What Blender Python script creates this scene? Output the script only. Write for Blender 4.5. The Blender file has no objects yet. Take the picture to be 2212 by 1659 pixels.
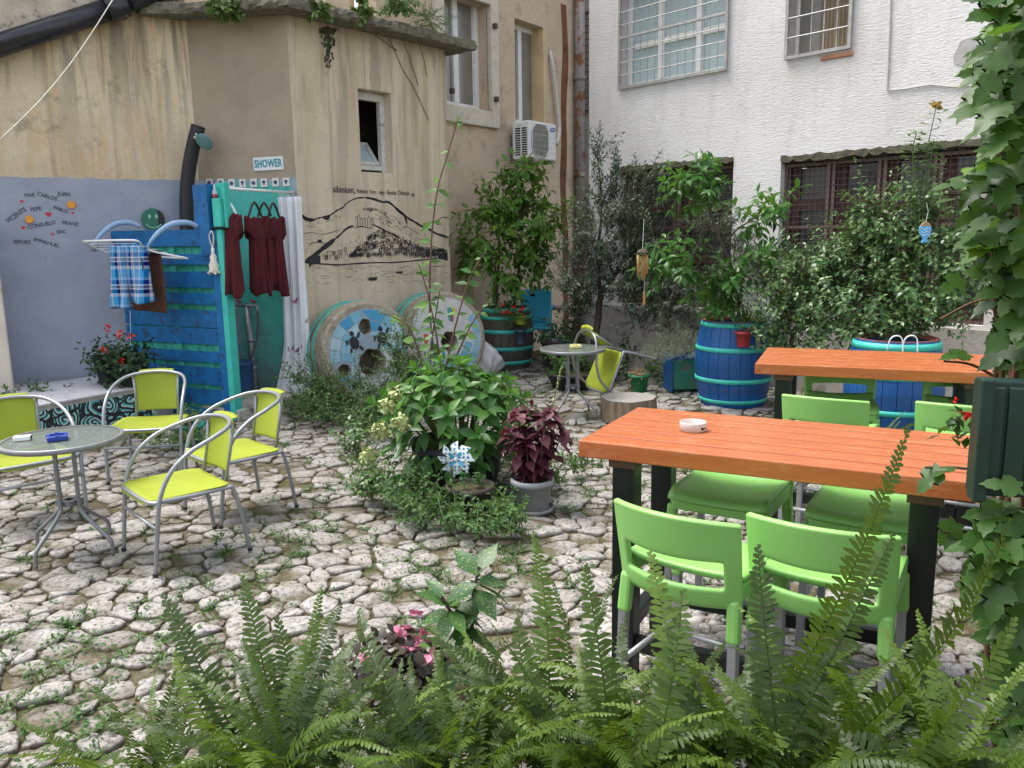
import bpy, bmesh, math, random
import numpy as np
from mathutils import Vector, Matrix
from math import sin, cos, pi, radians, atan2, hypot, sqrt

# ---------------------------------------------------------------- camera, world, sun, exposure
sc = bpy.context.scene
COL = sc.collection
rnd = random.Random(7)
nprs = np.random.RandomState(7)
FPX, TH, RO = 1789.0, radians(10.17), radians(0.94)
CAM = Vector((0, 0, 1.78))
FW_ = Vector((0, cos(TH), -sin(TH))); _R0 = Vector((1, 0, 0)); _U0 = Vector((0, sin(TH), cos(TH)))
RT_ = cos(RO) * _R0 - sin(RO) * _U0
UP_ = sin(RO) * _R0 + cos(RO) * _U0
cd = bpy.data.cameras.new("camera"); cam = bpy.data.objects.new("camera", cd); COL.objects.link(cam)
cd.sensor_fit = 'HORIZONTAL'; cd.sensor_width = 36; cd.lens = 36 * FPX / 2212; cd.clip_start = 0.05; cd.clip_end = 300
m3 = Matrix((RT_, UP_, -FW_)).transposed()
cam.matrix_world = Matrix.Translation(CAM) @ m3.to_4x4()
sc.camera = cam

SUN_EL, SUN_AZ = radians(66), radians(292)      # azimuth clockwise from +Y
w = bpy.data.worlds.new("World"); sc.world = w; w.use_nodes = True
nt = w.node_tree; nt.nodes.clear()
sky = nt.nodes.new('ShaderNodeTexSky'); sky.sky_type = 'NISHITA'; sky.sun_disc = False
sky.sun_elevation = SUN_EL; sky.sun_rotation = SUN_AZ; sky.dust_density = 3.0; sky.air_density = 1.0
sky.ozone_density = 1.0
hs = nt.nodes.new('ShaderNodeHueSaturation'); hs.inputs['Saturation'].default_value = 0.45
bg = nt.nodes.new('ShaderNodeBackground'); bg.inputs[1].default_value = 0.15
wo = nt.nodes.new('ShaderNodeOutputWorld')
nt.links.new(sky.outputs[0], hs.inputs['Color']); nt.links.new(hs.outputs[0], bg.inputs[0]); nt.links.new(bg.outputs[0], wo.inputs[0])
sd = bpy.data.lights.new("sun", 'SUN'); sun = bpy.data.objects.new("sun", sd); COL.objects.link(sun)
sd.energy = 1.5; sd.angle = radians(28); sd.color = (1, .96, .9)
sdir = Vector((sin(SUN_AZ) * cos(SUN_EL), cos(SUN_AZ) * cos(SUN_EL), sin(SUN_EL)))
sun.rotation_euler = sdir.to_track_quat('Z', 'Y').to_euler()
sc.view_settings.view_transform = 'Standard'; sc.view_settings.look = 'None'
sc.view_settings.gamma = 1; sc.view_settings.exposure = 1.43; sc.view_settings.use_curve_mapping = False
sc.render.engine = 'CYCLES'
sc.cycles.max_bounces = 8; sc.cycles.transparent_max_bounces = 12

# ---------------------------------------------------------------- finding real points along sight lines
def ray(x, y): return FW_ + (x - 1106) / FPX * RT_ - (y - 829.5) / FPX * UP_
def at(x, y, z=0.0):
    d = ray(x, y); return CAM + d * ((z - CAM.z) / d.z)
def atY(x, y, Y):
    d = ray(x, y); return CAM + d * (Y / d.y)

class Frame:
    """vertical plane: x along it (to the right), y into it (away from the court), z up"""
    def __init__(s, o, ang):
        s.o = Vector((o[0], o[1], 0)); s.a = ang
        s.x = Vector((cos(ang), sin(ang), 0)); s.y = Vector((-sin(ang), cos(ang), 0))
    def loc(s, p): d = Vector(p) - s.o; return Vector((d.dot(s.x), d.dot(s.y), d.z))
    def wld(s, p): return s.o + s.x * p[0] + s.y * p[1] + Vector((0, 0, p[2]))
    def px(s, x, y, off=0.0):
        """local point where the sight line meets the plane y=-off"""
        d = ray(x, y); n = s.y; q = s.o - s.y * off
        return s.loc(CAM + d * ((q - CAM).dot(n) / d.dot(n)))

# ---------------------------------------------------------------- object helpers
def put(o, parent=None, loc=None, rot=None):
    COL.objects.link(o)
    if parent is not None: o.parent = parent
    if loc is not None: o.location = loc
    if rot is not None: o.rotation_euler = rot
    return o
def tag(o, label=None, cat=None, group=None, kind=None):
    if label: o['label'] = label
    if cat: o['category'] = cat
    if group: o['group'] = group
    if kind: o['kind'] = kind
    return o
def thing(name, label, cat, loc=(0, 0, 0), rz=0.0, group=None, rot=None):
    o = bpy.data.objects.new(name, None); o.empty_display_size = .1
    put(o, None, loc, rot if rot is not None else (0, 0, rz))
    return tag(o, label, cat, group)
def dup(o, parent=None, loc=None, rot=None, label=None):
    c = o.copy(); COL.objects.link(c)
    if parent is not None: c.parent = parent
    if loc is not None: c.location = loc
    if rot is not None: c.rotation_euler = rot
    if label: c['label'] = label
    for k in o.children: dup(k, c)
    return c
def lnk(me, name, parent=None, mat=None, loc=None, rot=None, scale=None):
    o = bpy.data.objects.new(name, me)
    if mat is not None and not me.materials: me.materials.append(mat)
    put(o, parent, loc, rot)
    if scale is not None: o.scale = scale
    return o

class MB:
    def __init__(s): s.v = []; s.f = []
    def add(s, vs, fs):
        n = len(s.v); s.v += [tuple(p) for p in vs]; s.f += [tuple(i + n for i in f) for f in fs]; return s
    def box(s, c, d, R=None):
        c = Vector(c); hx, hy, hz = d[0] / 2, d[1] / 2, d[2] / 2
        vs = [Vector((sx * hx, sy * hy, sz * hz)) for sx in (-1, 1) for sy in (-1, 1) for sz in (-1, 1)]
        if R is not None: vs = [R @ p for p in vs]
        return s.add([c + p for p in vs], [(0, 1, 3, 2), (4, 6, 7, 5), (0, 4, 5, 1), (2, 3, 7, 6), (0, 2, 6, 4), (1, 5, 7, 3)])
    def bar(s, p, q, wd, ht, up=(0, 0, 1)):
        p = Vector(p); q = Vector(q); y = (q - p); L = y.length; y.normalize()
        x = y.cross(Vector(up)); x.normalize(); z = x.cross(y)
        return s.box((p + q) / 2, (wd, L, ht), Matrix((x, y, z)).transposed())
    def tube(s, pts, r, n=8, closed=False, cap=True):
        pts = [Vector(p) for p in pts]; m = len(pts); rr = r if hasattr(r, '__len__') else [r] * m
        rings = []; prev = None
        for i in range(m):
            if closed: t = pts[(i + 1) % m] - pts[i - 1]
            else: t = pts[min(i + 1, m - 1)] - pts[max(i - 1, 0)]
            t.normalize()
            if prev is None:
                a = Vector((0, 0, 1)) if abs(t.z) < .9 else Vector((1, 0, 0))
                u = t.cross(a).normalized()
            else:
                u = prev - t * prev.dot(t)
                u = u.normalized() if u.length > 1e-6 else t.orthogonal().normalized()
            prev = u; v = t.cross(u)
            rings.append([pts[i] + (u * cos(2 * pi * k / n) + v * sin(2 * pi * k / n)) * rr[i] for k in range(n)])
        fs = []; vs = [p for g in rings for p in g]
        for i in range(m if closed else m - 1):
            j = (i + 1) % m
            for k in range(n):
                l = (k + 1) % n; fs.append((i * n + k, i * n + l, j * n + l, j * n + k))
        if cap and not closed:
            fs.append(tuple(range(n - 1, -1, -1))); fs.append(tuple((m - 1) * n + k for k in range(n)))
        return s.add(vs, fs)
    def lathe(s, prof, n=24, c=(0, 0, 0), R=None, cap0=True, cap1=True):
        c = Vector(c); vs = []; fs = []; m = len(prof)
        for (r, z) in prof:
            for k in range(n):
                p = Vector((r * cos(2 * pi * k / n), r * sin(2 * pi * k / n), z)); vs.append(c + (R @ p if R is not None else p))
        for i in range(m - 1):
            for k in range(n):
                l = (k + 1) % n; fs.append((i * n + k, i * n + l, (i + 1) * n + l, (i + 1) * n + k))
        if cap0: fs.append(tuple(range(n - 1, -1, -1)))
        if cap1: fs.append(tuple((m - 1) * n + k for k in range(n)))
        return s.add(vs, fs)
    def sheet(s, fn, nu, nv, closed_u=False):
        vs = [fn(i / nu, j / nv) for j in range(nv + 1) for i in range(nu + (0 if closed_u else 1))]
        W = nu + (0 if closed_u else 1); fs = []
        for j in range(nv):
            for i in range(nu):
                k = (i + 1) % W if closed_u else i + 1
                fs.append((j * W + i, j * W + k, (j + 1) * W + k, (j + 1) * W + i))
        return s.add(vs, fs)
    def prism(s, pts, y0, y1):
        """polygon in the xz plane pushed from y0 (front) to y1"""
        n = len(pts); vs = [(p[0], y0, p[1]) for p in pts] + [(p[0], y1, p[1]) for p in pts]
        fs = [tuple(range(n)), tuple(range(2 * n - 1, n - 1, -1))] + [(i, i + n, (i + 1) % n + n, (i + 1) % n) for i in range(n)]
        return s.add(vs, fs)
    def flatpoly(s, pts, z0, z1):
        n = len(pts); vs = [(p[0], p[1], z0) for p in pts] + [(p[0], p[1], z1) for p in pts]
        fs = [tuple(range(n - 1, -1, -1)), tuple(range(n, 2 * n))] + [(i, (i + 1) % n, (i + 1) % n + n, i + n) for i in range(n)]
        return s.add(vs, fs)
    def mesh(s, name, smooth=False, bev=0, sub=0, fix=True):
        me = bpy.data.meshes.new(name); me.from_pydata(s.v, [], s.f)
        if fix:
            b = bmesh.new(); b.from_mesh(me); bmesh.ops.recalc_face_normals(b, faces=b.faces); b.to_mesh(me); b.free()
        if smooth is True: me.polygons.foreach_set('use_smooth', [True] * len(me.polygons))
        me.update()
        return me
    def build(s, name, mat, parent=None, smooth=False, bev=0, sub=0, solid=0, loc=None, rot=None, fix=True, auto=None):
        me = s.mesh(name, smooth, fix=fix)
        o = lnk(me, name, parent, mat, loc, rot)
        if solid:
            m = o.modifiers.new('s', 'SOLIDIFY'); m.thickness = solid; m.offset = 0
        if sub:
            m = o.modifiers.new('u', 'SUBSURF'); m.levels = sub; m.render_levels = sub
        if bev:
            m = o.modifiers.new('b', 'BEVEL'); m.width = bev; m.segments = 2; m.limit_method = 'ANGLE'; m.angle_limit = radians(40)
        return o

def spline(pts, n=6, closed=False):
    """Catmull-Rom through the points"""
    P = [Vector(p) for p in pts]; out = []; m = len(P)
    for i in range(m if closed else m - 1):
        a = P[i - 1] if (i > 0 or closed) else P[0] * 2 - P[1]
        b = P[i]; c = P[(i + 1) % m]; d = P[(i + 2) % m] if (i + 2 < m or closed) else P[m - 1] * 2 - P[m - 2]
        for k in range(n):
            t = k / n
            out.append(.5 * ((2 * b) + (c - a) * t + (2 * a - 5 * b + 4 * c - d) * t * t + (3 * b - a - 3 * c + d) * t ** 3))
    if not closed: out.append(P[-1])
    return out

def text_mesh(txt, size, font_bold=0.0, sx=1.0, shear=0.0, spacing=1.0, extrude=0.001):
    cu = bpy.data.curves.new('t', 'FONT'); cu.body = txt; cu.size = size; cu.offset = font_bold; cu.shear = shear
    cu.align_x = 'CENTER'; cu.align_y = 'CENTER'; cu.space_character = spacing; cu.extrude = extrude; cu.resolution_u = 3
    o = bpy.data.objects.new('t', cu); COL.objects.link(o)
    dg = bpy.context.evaluated_depsgraph_get()
    me = bpy.data.meshes.new_from_object(o.evaluated_get(dg)); me.name = 'lettering'
    bpy.data.objects.remove(o); bpy.data.curves.remove(cu)
    M = Matrix.Rotation(pi / 2, 4, 'X') @ Matrix.Diagonal((sx, 1, 1, 1)); me.transform(M)
    me.materials.clear()
    return me
def boolean(base, cutters):
    """base mesh minus cutter meshes"""
    o = bpy.data.objects.new('base', base); COL.objects.link(o); tmp = []
    for c in cutters:
        k = bpy.data.objects.new('cut', c); COL.objects.link(k); tmp.append(k)
        m = o.modifiers.new('b', 'BOOLEAN'); m.object = k; m.operation = 'DIFFERENCE'; m.solver = 'EXACT'
    dg = bpy.context.evaluated_depsgraph_get(); dg.update()
    me = bpy.data.meshes.new_from_object(o.evaluated_get(dg))
    for k in tmp + [o]: bpy.data.objects.remove(k)
    return me

# ---------------------------------------------------------------- materials
class NB:
    def __init__(s, name):
        s.m = bpy.data.materials.new(name); s.m.use_nodes = True; s.t = s.m.node_tree; s.t.nodes.clear()
        s.out = s.n('OutputMaterial'); s.co = s.n('TexCoord')
    def n(s, t, **k):
        o = s.t.nodes.new('ShaderNode' + t)
        for a, b in k.items(): setattr(o, a, b)
        return o
    def l(s, a, b): s.t.links.new(a, b)
    def set(s, sock, v):
        if hasattr(v, 'is_output') or isinstance(v, bpy.types.NodeSocket): s.l(v, sock)
        else: sock.default_value = v if not (hasattr(v, '__len__') and len(v) == 3 and sock.type == 'RGBA') else (*v, 1)
    def map(s, scale=(1, 1, 1), src='Object', loc=(0, 0, 0), rot=(0, 0, 0)):
        m = s.n('Mapping'); s.l(s.co.outputs[src], m.inputs[0]); m.inputs['Scale'].default_value = scale; m.inputs['Location'].default_value = loc; m.inputs['Rotation'].default_value = rot; return m.outputs[0]
    def noise(s, vec, scale=5, detail=5, rough=.6, dist=0):
        o = s.n('TexNoise'); s.l(vec, o.inputs['Vector']); o.inputs['Scale'].default_value = scale; o.inputs['Detail'].default_value = detail
        o.inputs['Roughness'].default_value = rough; o.inputs['Distortion'].default_value = dist; return o.outputs['Fac']
    def ramp(s, fac, stops, const=False):
        o = s.n('ValToRGB'); s.l(fac, o.inputs[0]); e = o.color_ramp
        if const: e.interpolation = 'CONSTANT'
        while len(e.elements) < len(stops): e.elements.new(.5)
        for el, (p, c) in zip(e.elements, stops):
            el.position = p; el.color = (c, c, c, 1) if not hasattr(c, '__len__') else (*c, 1)
        return o.outputs[0]
    def mix(s, fac, a, b, mode='MIX'):
        o = s.n('MixRGB', blend_type=mode); s.set(o.inputs[0], fac); s.set(o.inputs[1], a); s.set(o.inputs[2], b); return o.outputs[0]
    def math(s, op, a, b=0.0, c=0.0, clamp=False):
        o = s.n('Math', operation=op); o.use_clamp = clamp
        for i, q in enumerate((a, b, c)): s.set(o.inputs[i], q)
        return o.outputs[0]
    def xyz(s, vec):
        o = s.n('SeparateXYZ'); s.l(vec, o.inputs[0]); return o.outputs
    def bump(s, h, strength=.3, dist=.02):
        o = s.n('Bump'); s.l(h, o.inputs['Height']); o.inputs['Strength'].default_value = strength; o.inputs['Distance'].default_value = dist; return o.outputs[0]
    def pri(s, col, rough=.6, metal=0, spec=.5, normal=None, alpha=None, trans=0, link=True, ior=None, coat=0):
        o = s.n('BsdfPrincipled'); s.set(o.inputs['Base Color'], col); s.set(o.inputs['Roughness'], rough); s.set(o.inputs['Metallic'], metal)
        o.inputs['Specular IOR Level'].default_value = spec
        if normal is not None: s.l(normal, o.inputs['Normal'])
        if alpha is not None: s.set(o.inputs['Alpha'], alpha)
        if trans: o.inputs['Transmission Weight'].default_value = trans
        if ior: o.inputs['IOR'].default_value = ior
        if coat: o.inputs['Coat Weight'].default_value = coat
        if link: s.l(o.outputs[0], s.out.inputs[0])
        return o.outputs[0]

def simple(name, col, rough=.6, metal=0, var=.15, vs=8, bump=0, bs=60, spec=.5, dirt=None, coat=0):
    b = NB(name); v = b.map()
    n = b.noise(v, vs, 4)
    c2 = tuple(max(0, x * (1 - var)) for x in col); c1 = tuple(min(1, x * (1 + var)) for x in col)
    c = b.ramp(n, [(.3, c2), (.7, c1)])
    if dirt:
        d = b.ramp(b.noise(v, dirt[1], 6, .7), [(dirt[2], 0), (dirt[2] + .08, 1)])
        c = b.mix(d, c, dirt[0])
    nm = b.bump(b.noise(v, bs, 4), bump, .01) if bump else None
    r = b.math('ADD', b.math('MULTIPLY', n, .15), rough - .07)
    b.pri(c, r, metal, spec, nm, coat=coat)
    return b.m

def leafmat(name, c1, c2, c3=None, rough=.42, trans=.3, objrand=False, spot=None, vein=False):
    b = NB(name)
    if objrand: o = b.n('ObjectInfo'); r = o.outputs['Random']
    else: o = b.n('NewGeometry'); r = o.outputs['Random Per Island']
    stops = [(0, c1), (.6, c2), (1, c3 or c2)]
    c = b.ramp(r, stops)
    v = b.map()
    c = b.mix(b.math('MULTIPLY', b.noise(v, 25, 3), .35), c, tuple(x * .55 for x in c1))
    if spot: c = b.mix(b.ramp(b.noise(v, spot[1], 2, .5), [(spot[2], 0), (spot[2] + .03, 1)]), c, spot[0])
    p = b.pri(c, rough, 0, .4, link=False)
    t = b.n('BsdfTranslucent'); b.l(b.mix(.6, c, tuple(min(1, x * 1.9) for x in (c2[0] * 1.15, c2[1], c2[2] * .5))), t.inputs[0])
    mx = b.n('MixShader'); mx.inputs[0].default_value = trans; b.l(p, mx.inputs[1]); b.l(t.outputs[0], mx.inputs[2]); b.l(mx.outputs[0], b.out.inputs[0])
    return b.m

# ---------------------------------------------------------------- leaves
def leaf_tpl(wd=.5, fold=.25, droop=.25, segs=3, widest=.42, teeth=0.0, stalk=0.0):
    """unit leaf along +y: midrib and two edges"""
    V = []; F = []; n = segs
    if n == 1:
        return np.array([(0, 0, 0), (-wd / 2, widest, fold * wd / 2), (0, 1, -droop), (wd / 2, widest, fold * wd / 2)]), [(0, 2, 1), (0, 3, 2)]
    for i in range(n + 1):
        t = i / n
        prof = (t / widest) ** .7 if t < widest else max(0, (1 - (t - widest) / (1 - widest))) ** .85
        h = wd / 2 * prof * (1 + (teeth if i % 2 else -teeth)); z = -droop * t * t
        V += [(0, t, z), (-h, t + .02 * (i % 2), z + fold * h), (h, t + .02 * (i % 2), z + fold * h)]
    for i in range(n):
        a = 3 * i; F += [(a, a + 3, a + 4, a + 1), (a, a + 2, a + 5, a + 3)]
    return np.array(V), F
def lobed_tpl(fold=.12, droop=.25):
    """a broad leaf with five pointed lobes"""
    ol = [(0, 0), (.14, -.08), (.36, -.1), (.3, .06), (.44, .12), (.6, .3), (.5, .34), (.54, .46), (.34, .44), (.24, .5), (.34, .68), (.26, .72), (.22, .86), (.1, .92), (0, 1.1)]
    V = [(0, y0, -droop * max(0, y0) ** 2) for y0 in (0, .3, .6, 1.05)]
    R = []; L = []
    for sgn, lst in ((1, R), (-1, L)):
        for (x, y) in ol[1:-1]:
            lst.append(len(V)); V.append((sgn * x, y, fold * x - droop * max(0, y) ** 2 - .25 * x * x))
    F = []
    def fan(lst, sgn):
        seq = [0] + lst + [3]
        for i in range(len(seq) - 1):
            y = (V[seq[i]][1] + V[seq[i + 1]][1]) / 2
            c = 1 if y < .4 else 2
            t = (c, seq[i], seq[i + 1]); F.append(t if sgn > 0 else t[::-1])
        k = next(i for i in range(len(seq) - 1) if (V[seq[i]][1] + V[seq[i + 1]][1]) / 2 >= .4)
        F.append((1, seq[k], 2) if sgn > 0 else (2, seq[k], 1))
    fan(R, 1); fan(L, -1)
    return np.array(V), F

class Leaves:
    def __init__(s): s.p = []; s.d = []; s.n = []; s.s = []
    def add(s, p, d, n, sz): s.p.append(tuple(p)); s.d.append(tuple(d)); s.n.append(tuple(n)); s.s.append(sz)
    def axes(s):
        P = np.array(s.p, float); D = np.array(s.d, float); N = np.array(s.n, float); S = np.array(s.s, float)
        D /= np.linalg.norm(D, axis=1)[:, None] + 1e-9
        X = np.cross(D, N); l = np.linalg.norm(X, axis=1); X[l < 1e-5] = (1, 0, 0); X /= np.linalg.norm(X, axis=1)[:, None]
        Z = np.cross(X, D)
        return P, X, D, Z, S
    def mesh(s, name, tpl):
        P, X, D, Z, S = s.axes(); V, F = tpl; m = len(P); k = len(V)
        W = (P[:, None, :] + S[:, None, None] * (V[None, :, 0:1] * X[:, None] + V[None, :, 1:2] * D[:, None] + V[None, :, 2:3] * Z[:, None])).reshape(-1, 3)
        return np_mesh(name, W, F, k, m)
    def build(s, name, tpl, mat, parent, kind=None):
        if not s.p: return None
        o = lnk(s.mesh(name, tpl), name, parent, mat)
        if kind: o['kind'] = kind
        return o
    def objects(s, name, tpls, mat, parent, limit=300, near=None):
        """each leaf an object of its own (shared meshes); past the limit the rest is one part"""
        if not s.p: return
        P, X, D, Z, S = s.axes(); idx = list(range(len(P)))
        if len(idx) > limit:
            c = np.array(CAM) if near is None else near
            d = np.linalg.norm(P - c, axis=1) / S; idx.sort(key=lambda i: d[i])
        mes = []
        for V, F in tpls:
            me = bpy.data.meshes.new(name); me.from_pydata([tuple(v) for v in V], [], F); me.materials.append(mat)
            me.polygons.foreach_set('use_smooth', [True] * len(me.polygons)); mes.append(me)
        for q, i in enumerate(idx[:limit]):
            o = bpy.data.objects.new(name, mes[q % len(mes)]); COL.objects.link(o); o.parent = parent
            M = Matrix.Identity(4)
            for r in range(3):
                M[r][0] = X[i][r] * S[i]; M[r][1] = D[i][r] * S[i]; M[r][2] = Z[i][r] * S[i]; M[r][3] = P[i][r]
            o.matrix_basis = M
        if len(idx) > limit:
            r = Leaves()
            for i in idx[limit:]: r.add(s.p[i], s.d[i], s.n[i], s.s[i])
            r.build('foliage', tpls[0], mat, parent, 'stuff')

def np_mesh(name, W, F, k, m, smooth=True):
    """m copies of a k-vertex template, verts already placed"""
    me = bpy.data.meshes.new(name); me.vertices.add(len(W)); me.vertices.foreach_set('co', np.ascontiguousarray(W, np.float32).ravel())
    ln = np.array([len(f) for f in F]); fl = np.concatenate([np.array(f) for f in F]); nl = len(fl)
    idx = (np.arange(m)[:, None] * k + fl[None, :]).ravel(); tot = np.tile(ln, m)
    st = np.concatenate([[0], np.cumsum(tot)[:-1]])
    me.loops.add(len(idx)); me.polygons.add(len(tot))
    me.loops.foreach_set('vertex_index', idx.astype(np.int32)); me.polygons.foreach_set('loop_start', st.astype(np.int32))
    me.polygons.foreach_set('use_smooth', np.full(len(tot), smooth)); me.update(calc_edges=True); me.validate()
    return me

UPV = Vector((0, 0, 1))
def rdir(up=0.0, s=1.0):
    v = Vector((rnd.gauss(0, 1), rnd.gauss(0, 1), rnd.gauss(0, 1))).normalized() * s
    v.z += up; return v.normalized()
def sprig(acc, p, d, L, n, size, ang=60, droop=.25, pair=2, taper=.4, curl=.12, start=.1, upn=.8, twist=None):
    """a twig with leaves set along it; returns the twig's points"""
    p = Vector(p); d = Vector(d).normalized(); pts = [p.copy()]; step = L / n
    side = d.orthogonal().normalized(); side.rotate(Matrix.Rotation(rnd.uniform(0, 2 * pi), 3, d))
    for i in range(n):
        d = (d + Vector((rnd.gauss(0, curl), rnd.gauss(0, curl), rnd.gauss(0, curl) - droop * .15))).normalized()
        p = p + d * step; pts.append(p.copy()); t = (i + 1) / n
        if t < start: continue
        side = (side - d * side.dot(d)).normalized()
        side.rotate(Matrix.Rotation(radians(90 if pair == 2 else 137) if twist is None else twist, 3, d))
        for k in range(pair):
            a = side.copy(); a.rotate(Matrix.Rotation(2 * pi * k / pair, 3, d))
            e = d * cos(radians(ang)) + a * sin(radians(ang)); e.z -= droop * rnd.uniform(.2, 1.2)
            nn = (UPV * upn + d * .5 + rdir() * .35)
            acc.add(p, e, nn, size * (1 - taper * abs(t - .45)) * rnd.uniform(.75, 1.15))
    acc.add(p, d + rdir() * .2, UPV + rdir() * .4, size * .7)
    return pts
def tip_rosette(acc, p, d, n, size, droop=.3):
    d = Vector(d).normalized(); o = d.orthogonal().normalized()
    for i in range(n):
        a = o.copy(); a.rotate(Matrix.Rotation(i * 2.4 + rnd.uniform(-.2, .2), 3, d)); t = i / n
        e = a * (.5 + .6 * (1 - t)) + d * (.15 + .8 * t) + Vector((0, 0, -droop * (1 - t)))
        acc.add(Vector(p) - d * (.05 * (1 - t)), e, d + UPV * .3, size * (1.05 - .55 * t) * rnd.uniform(.85, 1.1))

# ================================================================ THE SETTING
GP = lambda b: b.n('NewGeometry').outputs['Position']
def soil_mat():
    b = NB('soil'); p = GP(b)
    n1 = b.noise(p, 3.5, 6, .65); n2 = b.noise(p, 40, 4)
    c = b.ramp(n1, [(.3, (.09, .068, .045)), (.55, (.15, .115, .08)), (.75, (.21, .175, .13))])
    c = b.mix(b.ramp(b.noise(p, 2.2, 5, .7), [(.40, 0), (.56, 1)]), c, (.085, .095, .035))
    c = b.mix(b.math('MULTIPLY', n2, .6), c, (.04, .03, .02))
    b.pri(c, .95, 0, .2, b.bump(n2, .8, .02)); return b.m
def cobble_mat():
    b = NB('limestone_cobble'); p = GP(b); o = b.n('ObjectInfo'); g = b.n('NewGeometry')
    base = b.ramp(g.outputs['Random Per Island'], [(0, (.25, .225, .2)), (.4, (.36, .335, .305)), (.75, (.42, .40, .38)), (1, (.34, .28, .23))])
    base = b.mix(.5, base, b.ramp(o.outputs['Random'], [(0, (.25, .23, .21)), (.5, (.37, .35, .325)), (1, (.44, .42, .40))]))
    n = b.noise(p, 9, 6, .7)
    c = b.mix(b.ramp(n, [(.42, 0), (.68, .75)]), base, (.27, .25, .215))
    pit = b.ramp(b.noise(p, 40, 7, .8), [(.53, 0), (.63, .85)])
    c = b.mix(pit, c, (.13, .12, .10))
    dirt = b.ramp(b.math('ADD', b.xyz(p)[2], b.math('MULTIPLY', n, .03)), [(0, 1), (.016, .0)])
    c = b.mix(dirt, c, (.12, .10, .06))
    b.pri(c, .85, 0, .25, b.bump(b.math('ADD', b.noise(p, 22, 6, .7), b.math('MULTIPLY', pit, -.35)), .7, .03)); return b.m
M_SOIL = soil_mat(); M_COB = cobble_mat()
M_PEB = simple('river_pebble', (.42, .38, .33), .7, var=.2)
nb = NB('river_pebble'); o_ = nb.n('NewGeometry')
nb.pri(nb.mix(.25, nb.ramp(o_.outputs['Random Per Island'], [(0, (.10, .085, .07)), (.3, (.26, .21, .16)), (.55, (.33, .31, .28)), (.8, (.44, .42, .39)), (1, (.24, .15, .10))]), nb.noise(o_.outputs['Position'], 30, 4)), .6)
M_PEB = nb.m

g = MB(); g.sheet(lambda u, v: (-60 + 120 * u, -40 + 120 * v, -.022), 12, 12)
ground = g.build('ground', M_SOIL); tag(ground, 'earth and moss of the courtyard between white cobbles', 'ground', kind='structure')

def pebble_zone(x, y):
    return (x > .42 + .12 * sin(y * 5)) and (y < 4.0 - .55 * (x - .2) + .2 * sin(3 * x))
def cobbles():
    pts = []; rad = []
    cand = []
    for _ in range(42000):
        y = rnd.uniform(2.0, 12.2); x = rnd.uniform(-1, 1) * (.66 * y + .5)
        cand.append((x, y, rnd.choice((.05, .075, .095, .115, .13, .145, .165))))
    A = np.zeros((6000, 2)); Rr = np.zeros(6000); n = 0
    for (x, y, r) in cand:
        if pebble_zone(x, y) and rnd.random() > .12: continue
        if n:
            dx = (A[:n, 0] - x) * .86; dy = (A[:n, 1] - y) * 1.18
            if np.any(dx * dx + dy * dy < ((Rr[:n] + r) * .56) ** 2): continue
        A[n] = (x, y); Rr[n] = r; n += 1
        if n >= 5900: break
    A = A[:n]; Rr = Rr[:n]; res = []
    for i in range(n):
        d = A - A[i]; dist = np.hypot(d[:, 0], d[:, 1]); nb_ = np.where((dist < .46) & (dist > 0))[0]
        nb_ = nb_[np.argsort(dist[nb_])][:22]
        R0 = min(.25, Rr[i] * 1.6)
        poly = [(R0 * 1.25 * cos(a), R0 * .95 * sin(a)) for a in np.linspace(0, 2 * pi, 11)[:-1]]
        gap = rnd.choice((.001, .002, .004, .006, .010))
        for j in nb_:
            wgt = .5 + .5 * (Rr[i] ** 2 - Rr[j] ** 2) / (dist[j] ** 2) * .5
            nx, ny = d[j] / dist[j]; lim = dist[j] * min(.75, max(.3, wgt)) - gap
            out = []
            for k in range(len(poly)):
                a = poly[k - 1]; c = poly[k]; da = a[0] * nx + a[1] * ny - lim; dc = c[0] * nx + c[1] * ny - lim
                if (da < 0) != (dc < 0):
                    t = da / (da - dc); out.append((a[0] + t * (c[0] - a[0]), a[1] + t * (c[1] - a[1])))
                if dc < 0: out.append(c)
            poly = out
            if len(poly) < 3: break
        if len(poly) < 3: continue
        q = []
        for k in range(len(poly)):   # round the corners once
            a = poly[k - 1]; c = poly[k]; q += [(a[0] * .78 + c[0] * .22, a[1] * .78 + c[1] * .22), ((a[0] + c[0]) * .5 * (f := rnd.uniform(.93, 1.05)), (a[1] + c[1]) * .5 * f), (a[0] * .22 + c[0] * .78, a[1] * .22 + c[1] * .78)]
        r2 = [q[0]]
        for p in q[1:]:
            if hypot(p[0] - r2[-1][0], p[1] - r2[-1][1]) > .012: r2.append(p)
        if len(r2) < 5: continue
        xs = [p[0] for p in r2]; ys = [p[1] for p in r2]
        if max(xs) - min(xs) < .05 or max(ys) - min(ys) < .035: continue
        res.append((A[i], r2))
    return res
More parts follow.
